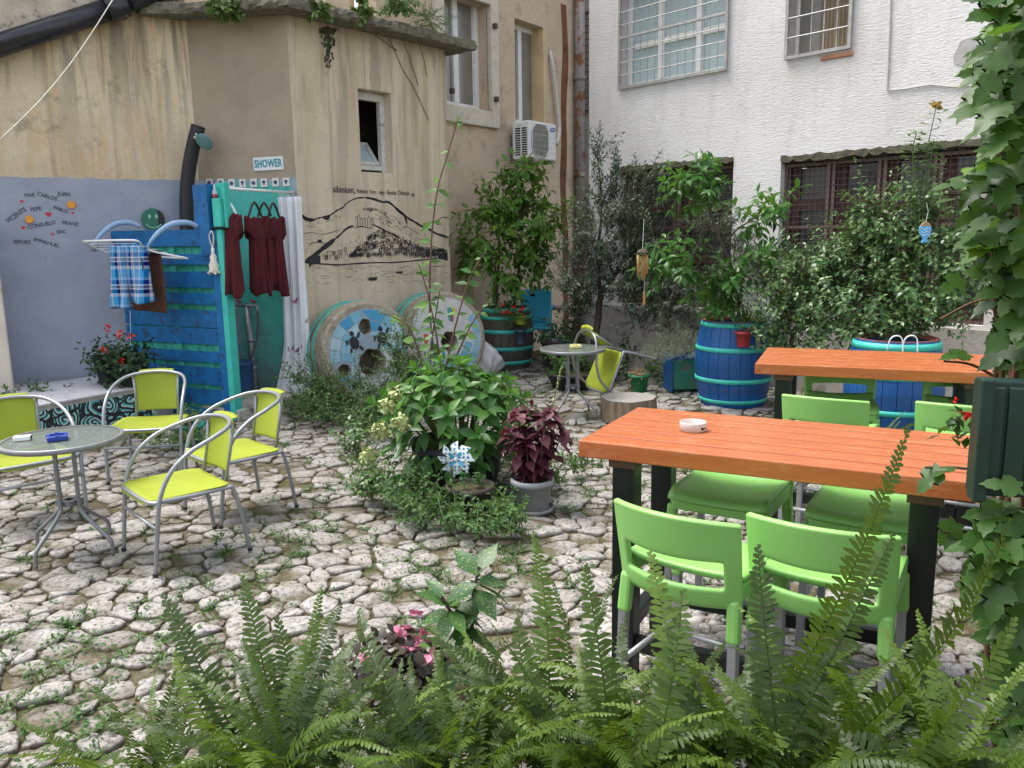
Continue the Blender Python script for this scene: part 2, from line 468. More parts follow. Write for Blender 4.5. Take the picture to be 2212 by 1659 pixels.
def stone_geo(mb, poly, ox, oy, z0):
    n = len(poly); h = rnd.uniform(.005, .017); vs = []
    tx, ty = rnd.uniform(-.08, .08), rnd.uniform(-.08, .08)
    jit = [rnd.uniform(.93, 1.06) for _ in range(n)]
    for (s, z) in ((1.0, -.05), (.995, -.012), (.965, h * .5), (.89, h * .95), (.45, h * 1.05)):
        for k, p in enumerate(poly):
            f = s * (jit[k] if s > .5 else 1); zz = z + (rnd.uniform(-.004, .004) if z > 0 else 0) + (tx * p[0] + ty * p[1]) * (z > 0)
            vs.append((ox + p[0] * f, oy + p[1] * f, z0 + zz))
    vs.append((ox, oy, z0 + h * 1.1)); fs = []
    for r in range(4):
        for k in range(n):
            l = (k + 1) % n; fs.append((r * n + k, r * n + l, (r + 1) * n + l, (r + 1) * n + k))
    for k in range(n): fs.append((4 * n + k, 4 * n + (k + 1) % n, 5 * n))
    mb.add(vs, fs)
CB = cobbles()
def near(c):  # size in the picture
    (x, y), poly = c; ar = (max(p[0] for p in poly) - min(p[0] for p in poly))
    inside = abs(x) < .6 * y and y > 2.5
    return -(ar / (y * y) if inside else 0)
CB.sort(key=near)
rest = MB()
for i, ((x, y), poly) in enumerate(CB):
    z0 = rnd.uniform(-.022, -.006)
    if i < 300:
        mb = MB(); stone_geo(mb, poly, 0, 0, z0)
        me = mb.mesh('cobblestone', True, fix=False); lnk(me, 'cobblestone', ground, M_COB, (x, y, 0), None)
    else: stone_geo(rest, poly, x, y, z0)
tag(rest.build('cobblestones', M_COB, ground, True, fix=False), kind='stuff')

# pebbles under the bar tables
def ico():
    b = bmesh.new(); bmesh.ops.create_icosphere(b, subdivisions=1, radius=1); V = np.array([v.co[:] for v in b.verts]); F = [tuple(v.index for v in f.verts) for f in b.faces]; b.free(); return V, F
ICO = ico()
P = []; S = []
while len(P) < 2600:
    x = rnd.uniform(.0, 2.9); y = rnd.uniform(2.2, 4.3)
    if not pebble_zone(x, y) or abs(x) > .64 * y + .1: continue
    P.append((x, y, rnd.uniform(-.028, .004))); r = rnd.choice((.014, .018, .022, .028, .034)) * rnd.uniform(.8, 1.2); S.append((r * rnd.uniform(1, 1.5), r, r * rnd.uniform(.5, .75)))
P = np.array(P); S = np.array(S); a = nprs.rand(len(P)) * 6.28; ca, sa = np.cos(a)[:, None], np.sin(a)[:, None]
q = ICO[0][None] * S[:, None, :] * (1 + .12 * nprs.randn(len(P), len(ICO[0]), 1))
W = np.stack([q[..., 0] * ca - q[..., 1] * sa, q[..., 0] * sa + q[..., 1] * ca, q[..., 2]], -1) + P[:, None, :]
tag(lnk(np_mesh('pebbles', W.reshape(-1, 3), ICO[1], len(ICO[0]), len(P)), 'pebbles', None, M_PEB), 'grey and tan river pebbles spread under the orange bar tables', 'pebbles', kind='stuff')

# ---------------------------------------------------------------- wall frames
P1, P2, P3 = atY(0, 388, 8.36), atY(430, 396, 9.4), atY(640, 390, 9.2)
FL = Frame(P1, atan2(P2.y - P1.y, P2.x - P1.x)); FS = Frame(P2, atan2(P3.y - P2.y, P3.x - P2.x)); FM = Frame(P3, radians(90 - 40.2))
FF = Frame((.3, 12.9), radians(90 - 36.2)); WWO = (3.22, 9.4); FWW = Frame(WWO, radians(-48.2))
LL, LS = (P2.xy - P1.xy).length, (P3.xy - P2.xy).length
LM = FM.px(965, 300).x
ZP = 2.43

def plaster(name, kind):
    b = NB(name); p = b.map(); ps = GP(b); x, y, z = b.xyz(p)
    st = b.noise(b.map((3.2, 3.2, .3)), 1.0, 6, .62, .8); st2 = b.noise(b.map((7, 7, .5)), 1.0, 5, .65, .6)
    big = b.noise(ps, 1.1, 6, .65); fine = b.noise(ps, 26, 6, .7)
    if kind == 'tan':
        c = b.ramp(st, [(.30, (.47, .37, .255)), (.45, (.66, .545, .39)), (.6, (.72, .615, .46)), (.74, (.56, .46, .33))])
        c = b.mix(b.ramp(st2, [(.5, 0), (.68, .6)]), c, (.78, .69, .54)); c = b.mix(b.ramp(big, [(.5, 0), (.72, .6)]), c, (.45, .35, .25))
        dk = b.math('MULTIPLY', b.ramp(st2, [(.49, 0), (.60, 1)]), b.ramp(b.math('DIVIDE', z, 5.0), [(.3, .25), (.7, 1)])); c = b.mix(b.math('MULTIPLY', dk, .6), c, (.30, .24, .17))
        gd = b.ramp(b.math('ADD', b.math('DIVIDE', z, 5.0), b.math('MULTIPLY', big, .12)), [(.82, 0), (.93, .75)]); c = b.mix(gd, c, (.36, .28, .2))
    elif kind == 'brown':
        c = b.ramp(big, [(.3, (.33, .265, .195)), (.6, (.43, .35, .26))]); c = b.mix(b.ramp(st2, [(.5, 0), (.75, .4)]), c, (.44, .37, .27))
    elif kind == 'ochre':
        c = b.ramp(big, [(.3, (.60, .47, .32)), (.52, (.74, .60, .42)), (.7, (.78, .67, .49))])
        c = b.mix(b.ramp(st, [(.55, 0), (.7, .75)]), c, (.46, .32, .18)); c = b.mix(b.ramp(b.noise(ps, 2.3, 7, .75), [(.56, 0), (.68, .7)]), c, (.24, .2, .145))
        dk = b.math('MULTIPLY', b.ramp(st2, [(.47, 0), (.58, 1)]), b.ramp(b.math('DIVIDE', z, 5.0), [(.56, .12), (.82, 1)])); c = b.mix(b.math('MULTIPLY', dk, .85), c, (.20, .165, .12))
        wr = b.math('MULTIPLY', b.ramp(st, [(.48, 0), (.52, 1), (.57, 0)]), .42); c = b.mix(wr, c, (.62, .38, .17))
    else:  # house wall behind: patchy pink-tan
        c = b.ramp(big, [(.3, (.48, .36, .25)), (.5, (.61, .48, .345)), (.7, (.54, .43, .33))]); c = b.mix(b.ramp(b.noise(ps, 3.2, 8, .75), [(.54, 0), (.64, .6)]), c, (.33, .25, .19))
    c = b.mix(b.math('MULTIPLY', b.ramp(fine, [(.55, 0), (.75, 1)]), .35), c, (.2, .16, .11))
    if kind in ('ochre', 'brown'):
        e = b.math('ADD', z, b.math('MULTIPLY', b.math('SUBTRACT', b.noise(ps, 7, 4), .5), .05))
        m = b.math('LESS_THAN', e, ZP)
        pu = b.ramp(b.noise(ps, 2.0, 6, .7), [(.3, (.30, .325, .40)), (.6, (.38, .405, .475)), (.75, (.45, .465, .51))])
        pu = b.mix(b.ramp(b.noise(ps, 8, 6, .75), [(.58, 0), (.7, .45)]), pu, (.22, .22, .235))
        c = b.mix(m, c, pu)
        if kind == 'brown':
            wob = b.math('MULTIPLY', b.math('SUBTRACT', b.noise(ps, 4, 4), .5), .25)
            tz = b.math('ADD', z, wob); tx = b.math('ADD', x, wob)
            fz = b.ramp(b.math('DIVIDE', tz, 3.0), [(.775, 1), (.81, 0)]); fx = b.ramp(b.math('DIVIDE', tx, LS), [(.26, 0), (.34, 1), (.93, 1), (.985, 0)])
            tq = b.ramp(b.noise(ps, 3, 5, .7), [(.35, (.06, .44, .37)), (.7, (.14, .54, .47))])
            tq = b.mix(b.ramp(b.math('ADD', b.math('DIVIDE', z, -2.0), b.noise(ps, 5, 5)), [(.05, 0), (.4, .8)]), tq, (.16, .20, .19))
            c = b.mix(b.math('MULTIPLY', fz, fx), c, tq)
    nm = b.bump(b.math('ADD', fine, b.math('MULTIPLY', b.noise(ps, 90, 3), .4)), .45, .02)
    b.pri(c, .9, 0, .2, nm); return b.m
def stucco():
    b = NB('white_rough_render'); v = b.map((4.5, 4.5, 17)); ps = GP(b); z = b.xyz(b.map())[2]
    n = b.noise(v, 3.6, 7, .72, .5); big = b.noise(ps, .8, 5, .6)
    c = b.ramp(big, [(.35, (.70, .67, .63)), (.6, (.78, .765, .745))])
    c = b.mix(b.ramp(n, [(.60, 0), (.72, .4)]), c, (.5, .48, .45))
    c = b.mix(b.ramp(b.noise(b.map((3, 3, .5)), 1.5, 6, .7), [(.52, 0), (.72, .45)]), c, (.50, .475, .43))
    c = b.mix(b.ramp(b.noise(ps, 2.4, 7, .75), [(.56, 0), (.70, .5)]), c, (.55, .53, .50))
    b.pri(c, .9, 0, .2, b.bump(n, .9, .03)); return b.m
M_TAN, M_BROWN, M_OCHRE, M_HOUSE, M_WHITE = plaster('tan_streaked_plaster', 'tan'), plaster('brown_plaster', 'brown'), plaster('ochre_plaster', 'ochre'), plaster('patchy_plaster', 'house'), stucco()
M_BLACKPAINT = simple('black_paint', (.025, .024, .026), .8, var=.4)
M_PVC = simple('white_window_frame', (.74, .74, .72), .4, var=.04)
M_STONE = simple('cream_stone_surround', (.60, .54, .44), .85, var=.12, bump=.3, dirt=((.38, .31, .22), 5, .58))
M_FROST = simple('frosted_glass', (.42, .52, .53), .25, var=.05)
M_DKGLASS = simple('dark_glass', (.055, .058, .058), .12, var=.3)
M_GREYGLASS = simple('curtained_glass', (.22, .21, .18), .15, var=.12, vs=3)
M_DARK = simple('dark_interior', (.012, .012, .012), .9)  # near-black; on window backings and hole discs it stands in for shade
M_IRON = simple('grey_iron_bars', (.36, .35, .33), .55, .3, var=.2)
M_MESH = simple('rusty_mesh', (.11, .075, .065), .7, .2, var=.3)
M_BRNWOOD = simple('brown_painted_wood', (.085, .036, .030), .6, var=.25)
M_CONC = simple('old_concrete', (.40, .37, .33), .92, var=.15, bump=.5, bs=40, dirt=((.27, .25, .21), 4, .55))
M_MOSS = simple('mossy_concrete', (.17, .155, .115), .95, var=.45, vs=14, bump=1, bs=50)

def placed(o, root, fr):
    """put a part built in a wall frame under its root"""
    o.matrix_basis = root.matrix_basis.inverted() @ (Matrix.Translation(fr.o) @ Matrix.Rotation(fr.a, 4, 'Z')); return o
def root_on(name, label, cat, fr, p=(0, 0, 0), group=None, drz=0):
    return thing(name, label, cat, fr.wld(p), fr.a + drz, group)
def wallpanel(mb, x0, x1, z0, z1, holes=(), depth=.2, thick=.3):
    xs = sorted({x0, x1, *[h[0] for h in holes], *[h[1] for h in holes]}); zs = sorted({z0, z1, *[h[2] for h in holes], *[h[3] for h in holes]})
    for i in range(len(xs) - 1):
        for j in range(len(zs) - 1):
            cx, cz = (xs[i] + xs[i + 1]) / 2, (zs[j] + zs[j + 1]) / 2
            if any(h[0] < cx < h[1] and h[2] < cz < h[3] for h in holes): continue
            mb.add([(xs[i], 0, zs[j]), (xs[i + 1], 0, zs[j]), (xs[i + 1], 0, zs[j + 1]), (xs[i], 0, zs[j + 1])], [(0, 1, 2, 3)])
    for (a, b_, c, d) in holes:
        mb.add([(a, 0, c), (b_, 0, c), (b_, 0, d), (a, 0, d), (a, depth, c), (b_, depth, c), (b_, depth, d), (a, depth, d)], [(0, 4, 5, 1), (1, 5, 6, 2), (2, 6, 7, 3), (3, 7, 4, 0)])
    # the sides and the back
    mb.add([(x0, 0, z0), (x0, 0, z1), (x0, thick, z1), (x0, thick, z0), (x1, 0, z0), (x1, 0, z1), (x1, thick, z1), (x1, thick, z0)], [(0, 1, 2, 3), (4, 7, 6, 5), (1, 5, 6, 2)])
def hole(fr, xl, xr, yt, yb, ym=None, off=0):
    """opening from picture edges: left, right, top, bottom at its middle"""
    mx = (xl + xr) / 2
    a = fr.px(xl, (yt + yb) / 2, off).x; b_ = fr.px(xr, (yt + yb) / 2, off).x
    return (a, b_, fr.px(mx, yb, off).z, fr.px(mx, yt, off).z)

def casement(root, x0, x1, z0, z1, y, mat, glass, mull=(), trans=(), t=.06, dep=.06, name='window', panes=True):
    """frame mesh with panes beneath it"""
    f = MB(); zc, zh = (z0 + z1) / 2, z1 - z0
    for x in (x0 + t / 2, x1 - t / 2): f.box((x, y, zc), (t, dep, zh))
    for z in (z0 + t / 2, z1 - t / 2): f.box(((x0 + x1) / 2, y + .002, z), (x1 - x0 - 2 * t, dep, t))
    xs = [x0 + t, *mull, x1 - t]
    for m in mull: f.box((m, y - .003, zc), (t * 1.2, dep, zh - 2 * t))
    zs = [z0 + t, *trans, z1 - t]
    for m in trans:
        for i in range(len(xs) - 1):
            f.box(((xs[i] + xs[i + 1]) / 2, y + .001, m), (xs[i + 1] - xs[i] - t * (1.2 if mull else 0), dep * .9, t))
    wn = f.build(name, mat, root, bev=.006)
    if panes:
        for i in range(len(xs) - 1):
            for j in range(len(zs) - 1):
                p = MB(); p.box(((xs[i] + xs[i + 1]) / 2, y + .012, (zs[j] + zs[j + 1]) / 2), (xs[i + 1] - xs[i] - .01, .008, zs[j + 1] - zs[j] - .01)); p.build('pane', glass, wn)
    return wn

# ---------------------------------------------------------------- the old annex: three plastered walls under a mossy slab
annex = thing('annex_building', 'old plastered annex with lilac dado, mural wall and mossy flat roof', 'building', P3.xy.to_3d(), FM.a)
ZT = FM.px(640, 18, .28).z
ZTL = ZT + 1.6
wl = MB(); wallpanel(wl, -1.6, LL, -.1, ZTL); placed(wl.build('ochre_wall', M_OCHRE, annex), annex, FL)
ws = MB(); wallpanel(ws, 0, LS, -.1, ZT); placed(ws.build('shower_wall', M_BROWN, annex), annex, FS)
hm = hole(FM, 776.7, 847.5, 196, 372.5)
wm = MB(); wallpanel(wm, 0, LM, -.1, ZT, [hm], .2, .02); placed(wm.build('mural_wall', M_TAN, annex), annex, FM)
ie = MB(); ie.box((LM - .15, .3, ZT / 2), (.296, .55, ZT - .01)); placed(ie.build('end_wall', M_TAN, annex), annex, FM)
back = MB(); back.box(((hm[0] + hm[1]) / 2 + .5, .62, (hm[2] + hm[3]) / 2 + .1), (2.0, .02, 2.0)); back.box(((hm[0] + hm[1]) / 2 - .5, .41, (hm[2] + hm[3]) / 2 + .1), (.02, .38, 2.0)); placed(back.build('unlit_backing', M_DARK, annex), annex, FM)  # black panels stand in for the unlit room behind the opening
M_OLDWHITE = simple('flaking_white_wood', (.62, .6, .55), .7, var=.15, vs=20, dirt=((.33, .3, .25), 14, .58))
f = MB(); x0, x1, z0, z1 = hm
for (c, d) in (((x1 - .035, .16, (z0 + z1) / 2), (.07, .07, z1 - z0 - .02)), ((x0 + .03, .16, (z0 + z1) / 2), (.06, .07, z1 - z0 - .02)), (((x0 + x1) / 2, .163, z1 - .05), (x1 - x0 - .14, .07, .09)), (((x0 + x1) / 2, .163, z0 + .06), (x1 - x0 - .14, .08, .05))):
    f.box(c, d)
wn = placed(f.build('window', M_OLDWHITE, annex, bev=.006), annex, FM)
s_ = MB(); hgt = .36; tl = radians(38)   # hopper sash dropped inwards
Rm = Matrix.Rotation(-tl, 3, 'X')
for (c, d) in (((x0 + .09, 0, hgt / 2), (.05, .04, hgt)), ((x1 - .1, 0, hgt / 2), (.05, .04, hgt)), (((x0 + x1) / 2, 0, .025), (x1 - x0 - .26, .04, .05)), (((x0 + x1) / 2, 0, hgt - .025), (x1 - x0 - .26, .04, .05))):
    s_.box(Vector((c[0], .17, z0 + .09)) + Rm @ Vector((0, c[1], c[2])), d, Rm)
s_.build('sash', M_OLDWHITE, wn, bev=.005)
s_ = MB(); s_.box(Vector(((x0 + x1) / 2, .17, z0 + .09)) + Rm @ Vector((0, .005, hgt / 2)), (x1 - x0 - .26, .006, hgt - .09), Rm); s_.build('pane', M_FROST, wn)
# slab
so = .27
a0 = FL.wld((LL - .45, -.12, 0)); 
c1 = FS.wld((.1, -so, 0)); nS, nM = -FS.y, -FM.y
q = P3.xy.to_3d(); cr = q + (nS + nM).normalized() * (so / cos(acos_ := math.acos(max(-1, min(1, nS.dot(nM)))) / 2))
e1 = FM.wld((LM + .28, -so, 0)); e2 = FM.wld((LM + .28, .9, 0)); e3 = FL.wld((LL - .6, .9, 0))
ring = [a0, c1, cr, e1, e2, e3]; edge = []
for i in range(len(ring)):
    a, b_ = ring[i], ring[(i + 1) % len(ring)]; k = max(1, int((b_ - a).length / (.06 if i < 4 else .6)))
    for t in range(k):
        p = a.lerp(b_, t / k); edge.append(p)
cen = sum(edge, Vector()) / len(edge); sl = MB(); n = len(edge); vs = []
for (z, s) in ((0, .0), (.012, .03), (.05, .034), (.10, .03), (.118, -.03)):
    for p in edge:
        d = (p - cen).normalized(); vs.append(p + d * (s + rnd.uniform(-.028, .02)) + Vector((0, 0, ZT + z + rnd.uniform(-.014, .014) * (z > 0))))
fs = [tuple(range(n - 1, -1, -1)), tuple(range(4 * n, 5 * n))] + [(r * n + k, r * n + (k + 1) % n, (r + 1) * n + (k + 1) % n, (r + 1) * n + k) for r in range(4) for k in range(n)]
sl.add(vs, fs); me = sl.mesh('roof_slab', False)
o = lnk(me, 'roof_slab', annex, M_MOSS); o.matrix_basis = annex.matrix_basis.inverted()

# mural: brush strokes as flat paint 2 mm proud of the plaster
def mz(zx, zy, off=.002):
    return FM.px((1150 + zx / 2.949) / 1.8228, (700 + zy / 2.949) / 1.8228, off)
mu = MB()
def stroke(pts, wd, taper=True, jit=.25):
    P = [mz(*p) for p in pts]; n = len(P); wd = wd * 1.18 / 2.949 / 1.8228 * 9.6 / 1789
    if n > 2: P = spline(P, 3); n = len(P)
    L = []; R = []
    for i in range(n):
        t = P[min(n - 1, i + 1)] - P[max(0, i - 1)]; nn = Vector((-t.z, 0, t.x)).normalized()
        h = wd / 2 * (1 + rnd.uniform(-jit, jit)) * ((.35 if i in (0, n - 1) else 1) if taper else 1)
        L.append(P[i] + nn * h); R.append(P[i] - nn * h)
    vs = [(p.x, -.002, p.z) for p in L + R]
    mu.add(vs, [(i, i + 1, n + i + 1, n + i) for i in range(n - 1)])
def blob(pts): 
    P = [mz(*p) for p in pts]; mu.add([(p.x, -.0025, p.z) for p in P], [tuple(range(len(P)))])
ridge = [(105, 430), (160, 470), (230, 492), (300, 470), (360, 455), (450, 430), (520, 380), (590, 345), (630, 300), (690, 262), (760, 235), (850, 230), (940, 245), (1050, 280), (1110, 280), (1160, 310), (1260, 400), (1350, 470), (1420, 510), (1500, 560), (1580, 590), (1660, 640), (1740, 670), (1810, 690)]
stroke(ridge[:12], 13); stroke(ridge[11:], 24); stroke([(105, 428), (150, 470), (210, 490), (260, 485)], 34); stroke([(360, 460), (410, 470), (440, 440)], 30); stroke([(1180, 330), (1250, 395), (1300, 430), (1340, 540)], 26)
low = [(150, 985), (230, 930), (300, 870), (370, 810), (440, 760), (500, 710), (560, 660), (610, 610), (660, 575), (720, 560)]
stroke(low[:6], 46); stroke(low[5:], 20)
blob([(150, 960), (220, 920), (330, 900), (330, 1000), (230, 1010), (205, 1045), (190, 1000)])
slope = [(930, 540), (1010, 575), (1090, 620), (1160, 650), (1250, 690), (1330, 730), (1420, 770), (1500, 790), (1650, 800), (1800, 830)]
stroke(slope[:5], 16); 
for k in range(46):
    t = rnd.random(); x = 1020 + 460 * t; y = 590 + 190 * t + rnd.uniform(-10, 18); stroke([(x, y + 22), (x + rnd.uniform(-5, 5), y - rnd.uniform(5, 22))], rnd.uniform(9, 18))
shore = [(160, 990), (330, 1000), (550, 1010), (700, 1000), (860, 990), (1000, 985), (1150, 985), (1300, 975), (1450, 960), (1600, 945), (1720, 930), (1800, 960)]
stroke(shore, 13)
blob([(1690, 940), (1715, 880), (1805, 870), (1808, 965), (1760, 950)])
stroke([(1500, 540), (1600, 520), (1680, 500), (1750, 460), (1815, 465)], 9)
for (x, h) in ((735, 110), (765, 130), (790, 95), (820, 100), (850, 90), (880, 115), (905, 95), (925, 100)):   # hilltop towers
    stroke([(x, 580), (x, 580 - h)], 6); stroke([(x, 580 - h), (x + 12, 560 - h), (x + 24, 580 - h), (x + 24, 580)], 5); stroke([(x, 560 - h + 20), (x + 24, 560 - h + 20)], 4)
stroke([(720, 585), (800, 565), (940, 595)], 9); stroke([(892, 450), (892, 355)], 5); stroke([(892, 372), (925, 380), (892, 400)], 9)
def yslope(x):
    for (a, b_) in zip(slope, slope[1:]):
        if a[0] <= x <= b_[0]: return a[1] + (b_[1] - a[1]) * (x - a[0]) / (b_[0] - a[0])
    return 560 + max(0, 930 - x) * 1.05
for k in range(480):   # town: small outlined houses
    x = rnd.uniform(640, 1790); y0 = yslope(x) + 35 + (60 if x < 1000 else 0); y = rnd.uniform(y0, 935)
    if y0 > 930: continue
    a = rnd.uniform(10, 20); h = rnd.uniform(16, 34); lw = rnd.uniform(3, 5.5)
    stroke([(x - a, y), (x - a, y - h)], lw, False); stroke([(x + a, y), (x + a, y - h)], lw, False); stroke([(x - a, y - h), (x, y - h - rnd.uniform(3, 14)), (x + a, y - h)], lw + 1, False)
    if rnd.random() < .5: stroke([(x - 4, y - h * .5), (x + 4, y - h * .5)], 7, False)
    if rnd.random() < .25: blob([(x - a, y), (x - a, y - h), (x - a + 8, y - h), (x - a + 8, y)])
for k in range(20):
    x = rnd.uniform(330, 640); y = rnd.uniform(max(850, 1130 - x * .55), 970); a = rnd.uniform(8, 14); stroke([(x - a, y), (x - a, y - 40), (x, y - 55), (x + a, y - 40), (x + a, y)], 5)
for k in range(55):
    x = rnd.uniform(560, 830); y = rnd.uniform(610 + (830 - x) * .55, 900); stroke([(x, y), (x + rnd.uniform(-14, 6), y + rnd.uniform(12, 34))], rnd.uniform(5, 10))
for k in range(150):   # hatching on the mountain
    x = rnd.uniform(960, 1560); y = 300 + (x - 960) * .55 + rnd.uniform(25, 170); 
    if y < yslope(x) - 30: stroke([(x, y), (x + rnd.uniform(15, 40), y + rnd.uniform(12, 34))], rnd.uniform(4, 9))
for k in range(40):
    x = rnd.uniform(180, 600); y = 500 - (x - 180) * .28 + rnd.uniform(15, 70); stroke([(x, y), (x + rnd.uniform(-25, 25), y + rnd.uniform(8, 26))], rnd.uniform(4, 8))
for k in range(20):
    x = rnd.uniform(110, 330); y = rnd.uniform(560, 880) - (x - 110) * .1; stroke([(x, y), (x + rnd.uniform(20, 70), y + rnd.uniform(-12, 4))], rnd.uniform(4, 8))
stroke([(115, 655), (230, 635), (320, 655), (420, 645), (560, 600)], 6); stroke([(190, 810), (240, 755), (390, 752)], 7); blob([(290, 750), (300, 718), (340, 716), (350, 750)])
for k in range(150):   # the sea
    y = 1025 + 300 * rnd.random() ** 1.7; x = rnd.uniform(165, 1790); lw = rnd.uniform(3.5, 6.5)
    if y > 1230 and (x > 1000 or rnd.random() < .6): continue
    stroke([(x, y), (x + rnd.uniform(25, 110), y - rnd.uniform(0, 6))], lw)
for (bx, by, s) in ((940, 1185, 1.0), (1250, 1105, .75)):
    blob([(bx - 70 * s, by - 20 * s), (bx + 50 * s, by - 30 * s), (bx + 40 * s, by + 8 * s), (bx - 40 * s, by + 12 * s)]); stroke([(bx - 15 * s, by), (bx - 20 * s, by - 120 * s)], 7); stroke([(bx + 25 * s, by), (bx + 25 * s, by - 95 * s)], 6); stroke([(bx - 55 * s, by - 50 * s), (bx + 75 * s, by - 95 * s)], 5)
mo = placed(mu.build('mural_painting', M_BLACKPAINT, annex, fix=False), annex, FM)
M_GREYPAINT = simple('grey_paint', (.09, .072, .055), .85, var=.2)
def letters(txt, p, size, fr, parent, mat, tilt=0, **k):
    o = lnk(text_mesh(txt, size, **k), 'lettering', parent, mat)
    o.matrix_basis = parent.matrix_basis.inverted() @ (Matrix.Translation(fr.wld(p)) @ Matrix.Rotation(fr.a, 4, 'Z') @ Matrix.Rotation(tilt, 4, 'Y')); return o
def mtxt(s, zx, zy, zs, tilt=0, **k):
    p = mz(zx, zy, .004); letters(s, p, zs / 2.949 / 1.8228 * 9.7 / 1789 * 1.38, FM, annex, M_GREYPAINT, tilt, **k)
mtxt('sibinium,', 605, 140, 74, .0, sx=.88, font_bold=.0015); mtxt('Ptolemeo', 815, 156, 50, .01, sx=.62, shear=.1); mtxt('Sicum', 940, 163, 50, .01, sx=.62); mtxt('vulgo', 1042, 170, 50, .01, sx=.62, shear=.1); mtxt('Sibenicho', 1155, 174, 50, .02, sx=.58, shear=.1); mtxt('Dalmatie', 1298, 178, 54, .03, sx=.68, shear=.05); mtxt('opp', 1402, 192, 52, .03, sx=.6)
mtxt('IL CASTELLO', 905, 365, 30, .0, sx=.85, font_bold=.001)

# names, hearts and discs on the lilac dado
M_INK = simple('dark_ink', (.05, .05, .07), .8, var=.2); M_HEART = simple('red_heart', (.55, .02, .04), .5); M_ORANGE = simple('orange_disc', (.72, .30, .03), .5)
def l1(x, y): return FL.px((x / 1.8433) / 1.8228, (600 + y / 1.8433) / 1.8228, .003)
for (s, x, y, h, tl) in (('MAR', 215, 310, 32, -.08), ('CARLOS', 342, 320, 34, .3), ('JUAN', 464, 302, 34, .05), ('VICENTE', 118, 455, 40, -.62), ('PEPE', 260, 412, 36, -.18), ('PABLO', 440, 415, 32, .35), ('CONSUELO', 303, 525, 34, -.2), ('FRANZ', 512, 516, 32, .12), ('ERIC', 445, 577, 30, -.05), ('SERGIO', 160, 650, 32, .05), ('EMMANUEL', 338, 655, 32, .32)):
    p = l1(x, y); letters(s, p, h / 3.36 * 8.8 / 1789 * 1.08, FL, annex, M_INK, tl, sx=.95, spacing=.92)
for (x, y, s) in ((157, 355, 11), (351, 449, 19), (528, 440, 10), (168, 545, 13), (381, 592, 10)):
    p = l1(x, y); k = s / 3.36 * 8.8 / 1789; pts = []
    for i in range(20):
        t = 2 * pi * i / 20; pts.append((p.x + k * sin(t) ** 3, p.z + k * (13 * cos(t) - 5 * cos(2 * t) - 2 * cos(3 * t) - cos(4 * t)) / 16))
    h = MB(); h.prism(pts[::-1], -.004, -.0005); placed(h.build('painted_heart', M_HEART, annex), annex, FL)
for (x, y, wh) in ((517, 381, 'above'), (211, 487, 'below')):
    p = l1(x, y); t = thing('wall_disc', 'round orange wooden disc on lilac wall beside the name ' + ('PABLO' if wh == 'above' else 'PEPE'), 'disc', FL.wld((p.x, -.0, p.z)), FL.a, 'orange discs among the painted names')
    d = MB(); d.lathe([(.036, 0), (.04, .006), (.04, .014), (.036, .018)], 20, (0, -.001, 0), Matrix.Rotation(pi / 2, 3, 'X')); d.build('disc', M_ORANGE, t, bev=.002)

# cream corner wall at the picture's edge
M_CREAM = simple('cream_render', (.66, .58, .48), .9, var=.12, vs=3, bump=.4, bs=40, dirt=((.45, .37, .28), 4, .6))
cw = at(30, 840, .38); w_ = MB(); w_.box((-.9, .15, 1.2), (1.8, .3, 3.0))
t = thing('garden_wall', 'cream rendered wall end standing before the lilac wall', 'wall', (cw.x, cw.y, 0), FL.a); 
w_ = MB(); w_.box((-.9, .0, 1.0), (1.8, .25, 2.1)); w_.build('wall_body', M_CREAM, t, bev=.02)

# black drain pipe along the slanting roof line
M_PIPE = simple('black_plastic_pipe', (.022, .022, .028), .28, var=.2)
t = thing('drain_pipe', 'fat black drain pipe slanting across the ochre wall', 'pipe', FL.wld((0, 0, 4)), FL.a)
def fl(x, y, off): p = FL.px(x, y, off); return Vector((p.x, -off, p.z - 4))
pa, pb, pc, pd = fl(-60, 117, .15), fl(235, 20, .15), fl(270, 8, .15), fl(420, -42, .15)
m = MB(); m.tube([pa, pb], .105, 20); m.build('pipe', M_PIPE, t, True)
m = MB(); m.tube([pb + (pa - pb) * .02, pb + (pa - pb) * .0, pc], [.12, .125, .125], 20); m.build('coupling', M_PIPE, t, True)
m = MB(); m.tube([pc, pd], .085, 18); m.build('spigot', M_PIPE, t, True)
m = MB(); m.box(pb.lerp(pc, .9) + Vector((0, .02, .0)), (.05, .16, .26)); m.build('bracket', simple('rusty_bracket', (.1, .07, .05), .7), t)
# sloping lean-to roof edge above the pipe
rw = thing('neighbour_wall', 'pale pitted wall rising behind the slanting black pipe', 'wall', FL.wld((0, .0, 0)), FL.a)
pp = [(fl(-60, 100, .1).x, fl(-60, 100, .1).z + 4), (fl(235, 8, .1).x, fl(235, 8, .1).z + 4), (fl(420, -50, .1).x, fl(420, -50, .1).z + 4), (fl(420, -50, .1).x, 7), (-1.6, 7), (-1.6, fl(-60, 100, .1).z + 4)]
m = MB(); m.prism(pp, -.1, .3); m.build('wall_body', simple('pitted_render', (.50, .43, .33), .95, var=.3, vs=5, bump=.9, bs=30, dirt=((.2, .18, .14), 9, .55)), rw)

